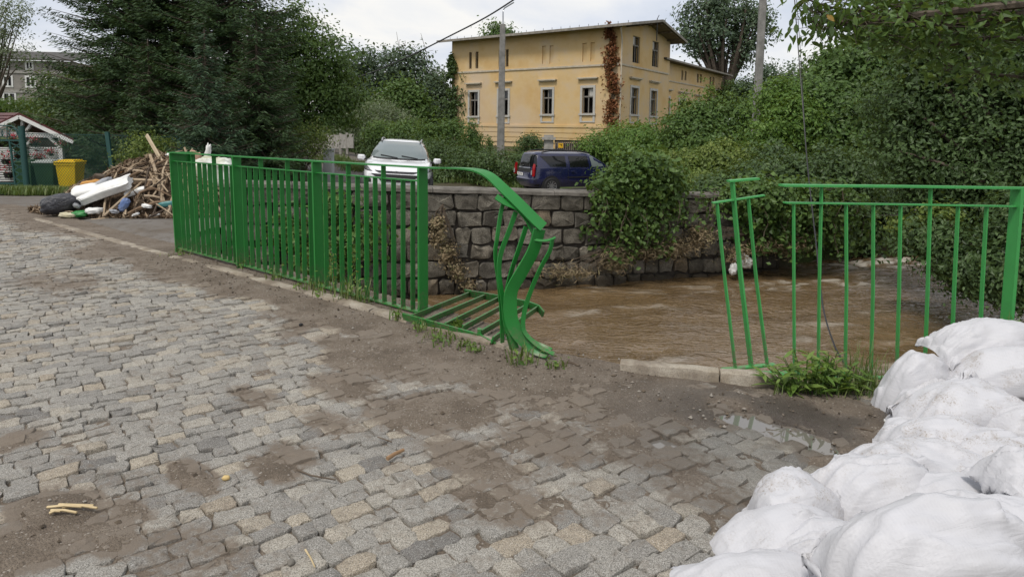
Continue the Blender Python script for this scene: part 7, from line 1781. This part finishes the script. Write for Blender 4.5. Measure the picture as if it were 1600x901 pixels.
KW = [(500, 462, 'weed with thin leaves at the foot of the fourth railing bars', .14, 12, 0.03), (545, 470, 'grassy weed at the foot of the railing near the middle post', .17, 26, .05), (570, 474, 'broad leaved weed by the railing near the broken end', .2, 10, .03), (430, 437, 'small weed on the kerb below the second post', .12, 12, .04), (478, 452, 'low weed in front of the kerb by the middle post', .09, 14, .05), (385, 418, 'sparse weed at the kerb by the second post', .1, 10, .04), (283, 398, 'low weed at the foot of the far railing end', .06, 16, .06),
      (655, 515, 'tiny weed on the kerb beside the fallen panel', .07, 12, .03), (684, 527, 'flat green weed in the kerb joint', .06, 22, .05), (697, 533, 'low mossy weed on the dirt side of the kerb', .05, 22, .05), (728, 543, 'small weed between two kerb stones', .05, 12, .03), (744, 549, 'tiny green weed near the last kerb stone', .05, 12, .025), (812, 568, 'bright weed at the end of the left kerb', .10, 22, .035), (866, 573, 'tiny weed on the bare dirt at the gap', .05, 14, .03), (618, 500, 'little weed at the corner of the railing end', .09, 12, .03)]
for i, (x, y, lab, h, n_, sp_2) in enumerate(KW): tuft('weed', lab, gnd(x, y, .02), h * 1.35, int(n_ * 1.5), sp_2 * 1.2, 200 + i, 'grass', 'weed', .005, 14 if h > .08 else 20, .045 if h > .08 else .032, 'weeds along the kerb')
for i, (x, yb, yt, lab) in enumerate(((375, 415, 370, 'tall seeding weed in front of the second post'), (330, 405, 375, 'thin seeding weed in front of the first railing field'), (556, 468, 385, 'tall yellow stalked weed between the middle bars'), (520, 462, 395, 'tall dry weed just right of the middle post'), (712, 515, 500, 'young weed poking through the fallen panel'))):
    p = gnd(x, yb, 0); tp_ = at(x + 2, yt, p.y); o = empty('tall_weed', p, lab, 'weed', 'tall weeds by the railing'); h = tp_.z
    r = np.random.default_rng(300 + i); t_ = r.uniform(.15, 1, 46); c_ = np.stack([r.normal(size=46) * .02, r.normal(size=46) * .02, t_ * h], 1); leaves('foliage', c_, .04 if i != 4 else .08, LM['yellowish' if i in (2, 3) else 'fresh'], o, 300 + i, asp=.35)
    MB().tube([(0, 0, 0), (.01, 0, h * .5), (.0, .01, h)], [.004, .003, .002], 5).build('stem', M['twig'], o)
# climbing growth behind the bars
plant('bramble', 'leafy brambles at the wall foot behind the railing bars', 'bramble', Vector((-2.3, 11.0, -1.2)), [ell(520, 330, 10.9, 26, 26, .3), ell(545, 380, 10.7, 34, 36, .3), ell(505, 420, 10.4, 40, 30, .3), ell(450, 360, 10.8, 24, 40, .3), ell(575, 360, 11.2, 20, 24, .2)], 150, 18, .14, .10, 'mid', 80, .02, 20, shell=.2)
plant('dry_creeper', 'dry dangling creeper on the stone wall right of the last post', 'creeper', on_plane(680, 345, Vector((W0b.x, W0b.y, 0)) + WN * .05, WN), [ell(683, 360, Wy(683, 360), 9, 22, .12), ell(697, 395, Wy(697, 395), 12, 24, .12), ell(716, 425, Wy(716, 425), 12, 18, .12), ell(732, 447, Wy(732, 447), 8, 10, .1)], 110, 14, .06, .06, 'dry', 81, .015, 18, stem='stem', crown='foliage', bark='twig', shell=.1)
plant('drift_tangle', 'brown tangle of drift roots hanging on the wall under the creeper', 'drift', on_plane(1010, 395, Vector((W0b.x, W0b.y, 0)) + WN * .1, WN), [ell(1010, 392, Wy(1010, 392), 46, 12, .15), ell(960, 405, Wy(960, 405), 26, 22, .15), ell(1060, 385, Wy(1060, 385), 34, 12, .15), ell(880, 425, Wy(880, 425), 46, 5, .12)], 150, 18, .10, .12, 'dry', 82, .02, 60, stem='roots', crown='debris', bark='twig', asp=.12, shell=.1)
plant('drift_tangle', 'pale brown drift leaves caught on the far bank above the white bags', 'drift', at(1185, 385, 13.6), [ell(1185, 380, 13.5, 34, 12, .3), ell(1230, 385, 13.6, 30, 14, .3), ell(1150, 395, 13.4, 22, 10, .3), ell(1095, 370, 13.2, 20, 20, .3)], 130, 16, .10, .085, 'dry', 83, .02, 50, stem='roots', crown='debris', bark='twig', asp=.3, shell=.1)
# big tuft in front of the thin railing
tp0 = gnd(1272, 612, .01); nt_ = empty('nettle_clump', tp0, 'lush green weed clump at the foot of the thin railing', 'plant')
lm_ = bpy.data.meshes.new('leaf'); mb = MB(); prof = [(0, .03), (.2, .16), (.5, .2), (.8, .1), (1.0, 0)]; vs = []
for t_, w_ in prof: vs += [(t_, 0, -.25 * t_ * t_ - .03), (t_, w_ * .5, -.25 * t_ * t_), (t_, -w_ * .5, -.25 * t_ * t_)]
mb.add(vs, [q for i in range(4) for q in ((3 * i, 3 * i + 3, 3 * i + 4, 3 * i + 1), (3 * i + 2, 3 * i + 5, 3 * i + 3, 3 * i))])
lms = []
for k in range(3):
    me = bpy.data.meshes.new('leaf'); me.from_pydata(mb.v, [], mb.f); me.polygons.foreach_set('use_smooth', [True] * len(mb.f)); me.materials.append(LM['fresh'])
    q = me.attributes.new('var', 'FLOAT', 'FACE'); q.data.foreach_set('value', [(.5, .75, 1.0)[k]] * len(mb.f)); lms.append(me)
rr_ = random.Random(8); sm = MB()
for k in range(32):
    bx, by = max(-.2, min(.2, rr_.gauss(0, .11))), rr_.gauss(.02, .05); h = rr_.uniform(.14, .30) * math.exp(-(bx / .22) ** 2)
    top = Vector((bx * 1.5 + rr_.gauss(0, .03), by * 1.3, h)); sm.tube([(bx, by, 0), ((bx + top.x) / 2, by, h * .55), top], [.004, .003, .002], 5)
    for j in range(9):
        f_ = .15 + .85 * j / 8; q = Vector((bx, by, 0)).lerp(top, f_); o = link('leaf', rr_.choice(lms), None, nt_); o.location = q
        s_ = rr_.uniform(.08, .15) * (1.1 - .45 * f_); o.scale = (s_, s_ * 1.35, s_); o.rotation_euler = (rr_.gauss(0, .25), -rr_.uniform(-.2, .8), rr_.uniform(0, 2 * PI))
sm.build('stem', LM['fresh'], nt_)
blades([(x, .0, 0) for x in np.linspace(-.2, .42, 9)], .12, 260, .05, 91, 'grass', 'blades', nt_, .003, None, .7)
tuft('grass_tuft', 'loose tall grass by the thin railing next to the sandbags', gnd(1355, 604, .0), .30, 90, .10, 92, 'grass', 'grass', .003, 0, .03, None, .45)
tuft('grass_tuft', 'pale green plant peeping up behind the back sandbags', at(1590, 515, 4.6) - Vector((0, 0, .18)), .3, 40, .1, 93, 'fresh', 'plant', .006, 40, .05)
# verge grass
r = np.random.default_rng(95); n = 700
gx = np.concatenate([np.interp(r.uniform(0, 1, n), [0, 1], [at(-40, 290, 21.6).x, at(185, 290, 20.6).x]), ]); gyy = 21.4 + r.normal(size=n) * .45
cg = np.stack([gx, gyy, gz(gx, gyy) + .0], 1); o = blades(cg, .26, 9000, .08, 96, 'grass', 'verge_grass', None, .010); tag(o, 'rough green grass along the foot of the netting fence', None, None, 'stuff')
r = np.random.default_rng(97); tq = r.uniform(0, 1, 900); A_ = at(505, 262, 26); B_ = at(830, 292, 28.3)
gx = np.interp(tq, [0, .3, 1], [at(500, 240, 38).x, at(560, 250, 34.0).x, at(830, 290, 28.6).x]) + r.normal(size=900) * .3; gyy = np.interp(tq, [0, .3, 1], [39, 34, 28.5]) + r.normal(size=900) * .5
cg = np.stack([gx, gyy, gz(gx, gyy)], 1); o = blades(cg, .32, 9000, .12, 98, 'grass', 'verge_grass', None, .014); tag(o, 'rough green grass along the foot of the long hedge', None, None, 'stuff')
gx = r.uniform(-10.5, -4.6, 700); gyy = np.interp(gx, [-10.5, -4.6], [27, 24.6]) + r.normal(size=700) * .5; cg = np.stack([gx, gyy, gz(gx, gyy)], 1)
o = blades(cg, .3, 6000, .12, 99, 'grass', 'verge_grass', None, .012); tag(o, 'green grass verge below the spruces behind the railing', None, None, 'stuff')
# grey tenement far left
TY = 62.0; tp_ = Face(Vector((at(-60, 150, TY).x, TY, 0)), Vector((1, .12, 0)).normalized(), Vector((.12, -1, 0)).normalized())
tn = empty('grey_tenement', tp_.p0 + Vector((0, 0, .5)), 'grey rendered tenement with white framed windows behind the trees at left', 'house')
M['grey_render'] = noisy('grey_render', (0.20, 0.185, 0.165), (0.29, 0.27, 0.245), 1.2, 0.9, 0.2)
tw_px = [(6.5, 120.5, 18, 134), (42, 121, 54, 135), (7, 146.5, 23, 160), (42, 98, 50, 107), (-22, 120, -10, 134), (-22, 98, -12, 107), (5, 98, 13, 107), (74, 122, 86, 136)]
hs = [tp_.rect(*q) for q in tw_px]; ta, tb2 = tp_.tz(-60, 120)[0], tp_.tz(112, 120)[0]; ztp = tp_.tz(40, 95)[1]
rel(tp_.wall(ta, tb2, .2, ztp, hs, .2).build('wall', M['grey_render'], tn), tn)
Face(tp_.pt(tb2, 0), Vector((-.12, 1, 0)).normalized(), Vector((1, .12, 0)).normalized()).slab(q_ := MB(), 0, 9, .2, ztp, -.3, 0); rel(q_.build('wall', M['grey_render'], tn), tn)
for h_ in hs:
    a, b_, c_, d_ = h_; q_ = MB(); f_ = .14
    for s4 in ((a - f_, a, c_ - f_, d_ + f_), (b_, b_ + f_, c_ - f_, d_ + f_), (a, b_, d_, d_ + f_), (a, b_, c_ - f_, c_), ((a + b_) / 2 - .05, (a + b_) / 2 + .05, c_, d_)): tp_.slab(q_, *s4, -.02, .05)
    w_ = rel(q_.build('window', M['white_wood'], tn), tn); q_ = MB(); tp_.slab(q_, a, b_, c_, d_, -.14, -.1); q_.build('pane', M['glass_dark'], w_)
for z in (tp_.tz(30, 112.5)[1], tp_.tz(30, 143)[1]): q_ = MB(); tp_.slab(q_, ta, tb2, z - .12, z + .12, .003, .08); rel(q_.build('cornice', M['concrete'], tn), tn)
q_ = MB(); q_.add([tp_.pt(ta - .5, ztp, .5), tp_.pt(tb2 + .6, ztp, .5), tp_.pt(tb2 + .6, ztp + 1.1, -4.5), tp_.pt(ta - .5, ztp + 1.1, -4.5), tp_.pt(ta - .5, ztp + .15, .5), tp_.pt(tb2 + .6, ztp + .15, .5), tp_.pt(tb2 + .6, ztp + 1.25, -4.5), tp_.pt(ta - .5, ztp + 1.25, -4.5)], [(3, 2, 1, 0), (4, 5, 6, 7), (0, 1, 5, 4), (1, 2, 6, 5), (2, 3, 7, 6), (3, 0, 4, 7)]); rel(q_.build('roof', M['roof_felt'], tn), tn)
print('done')
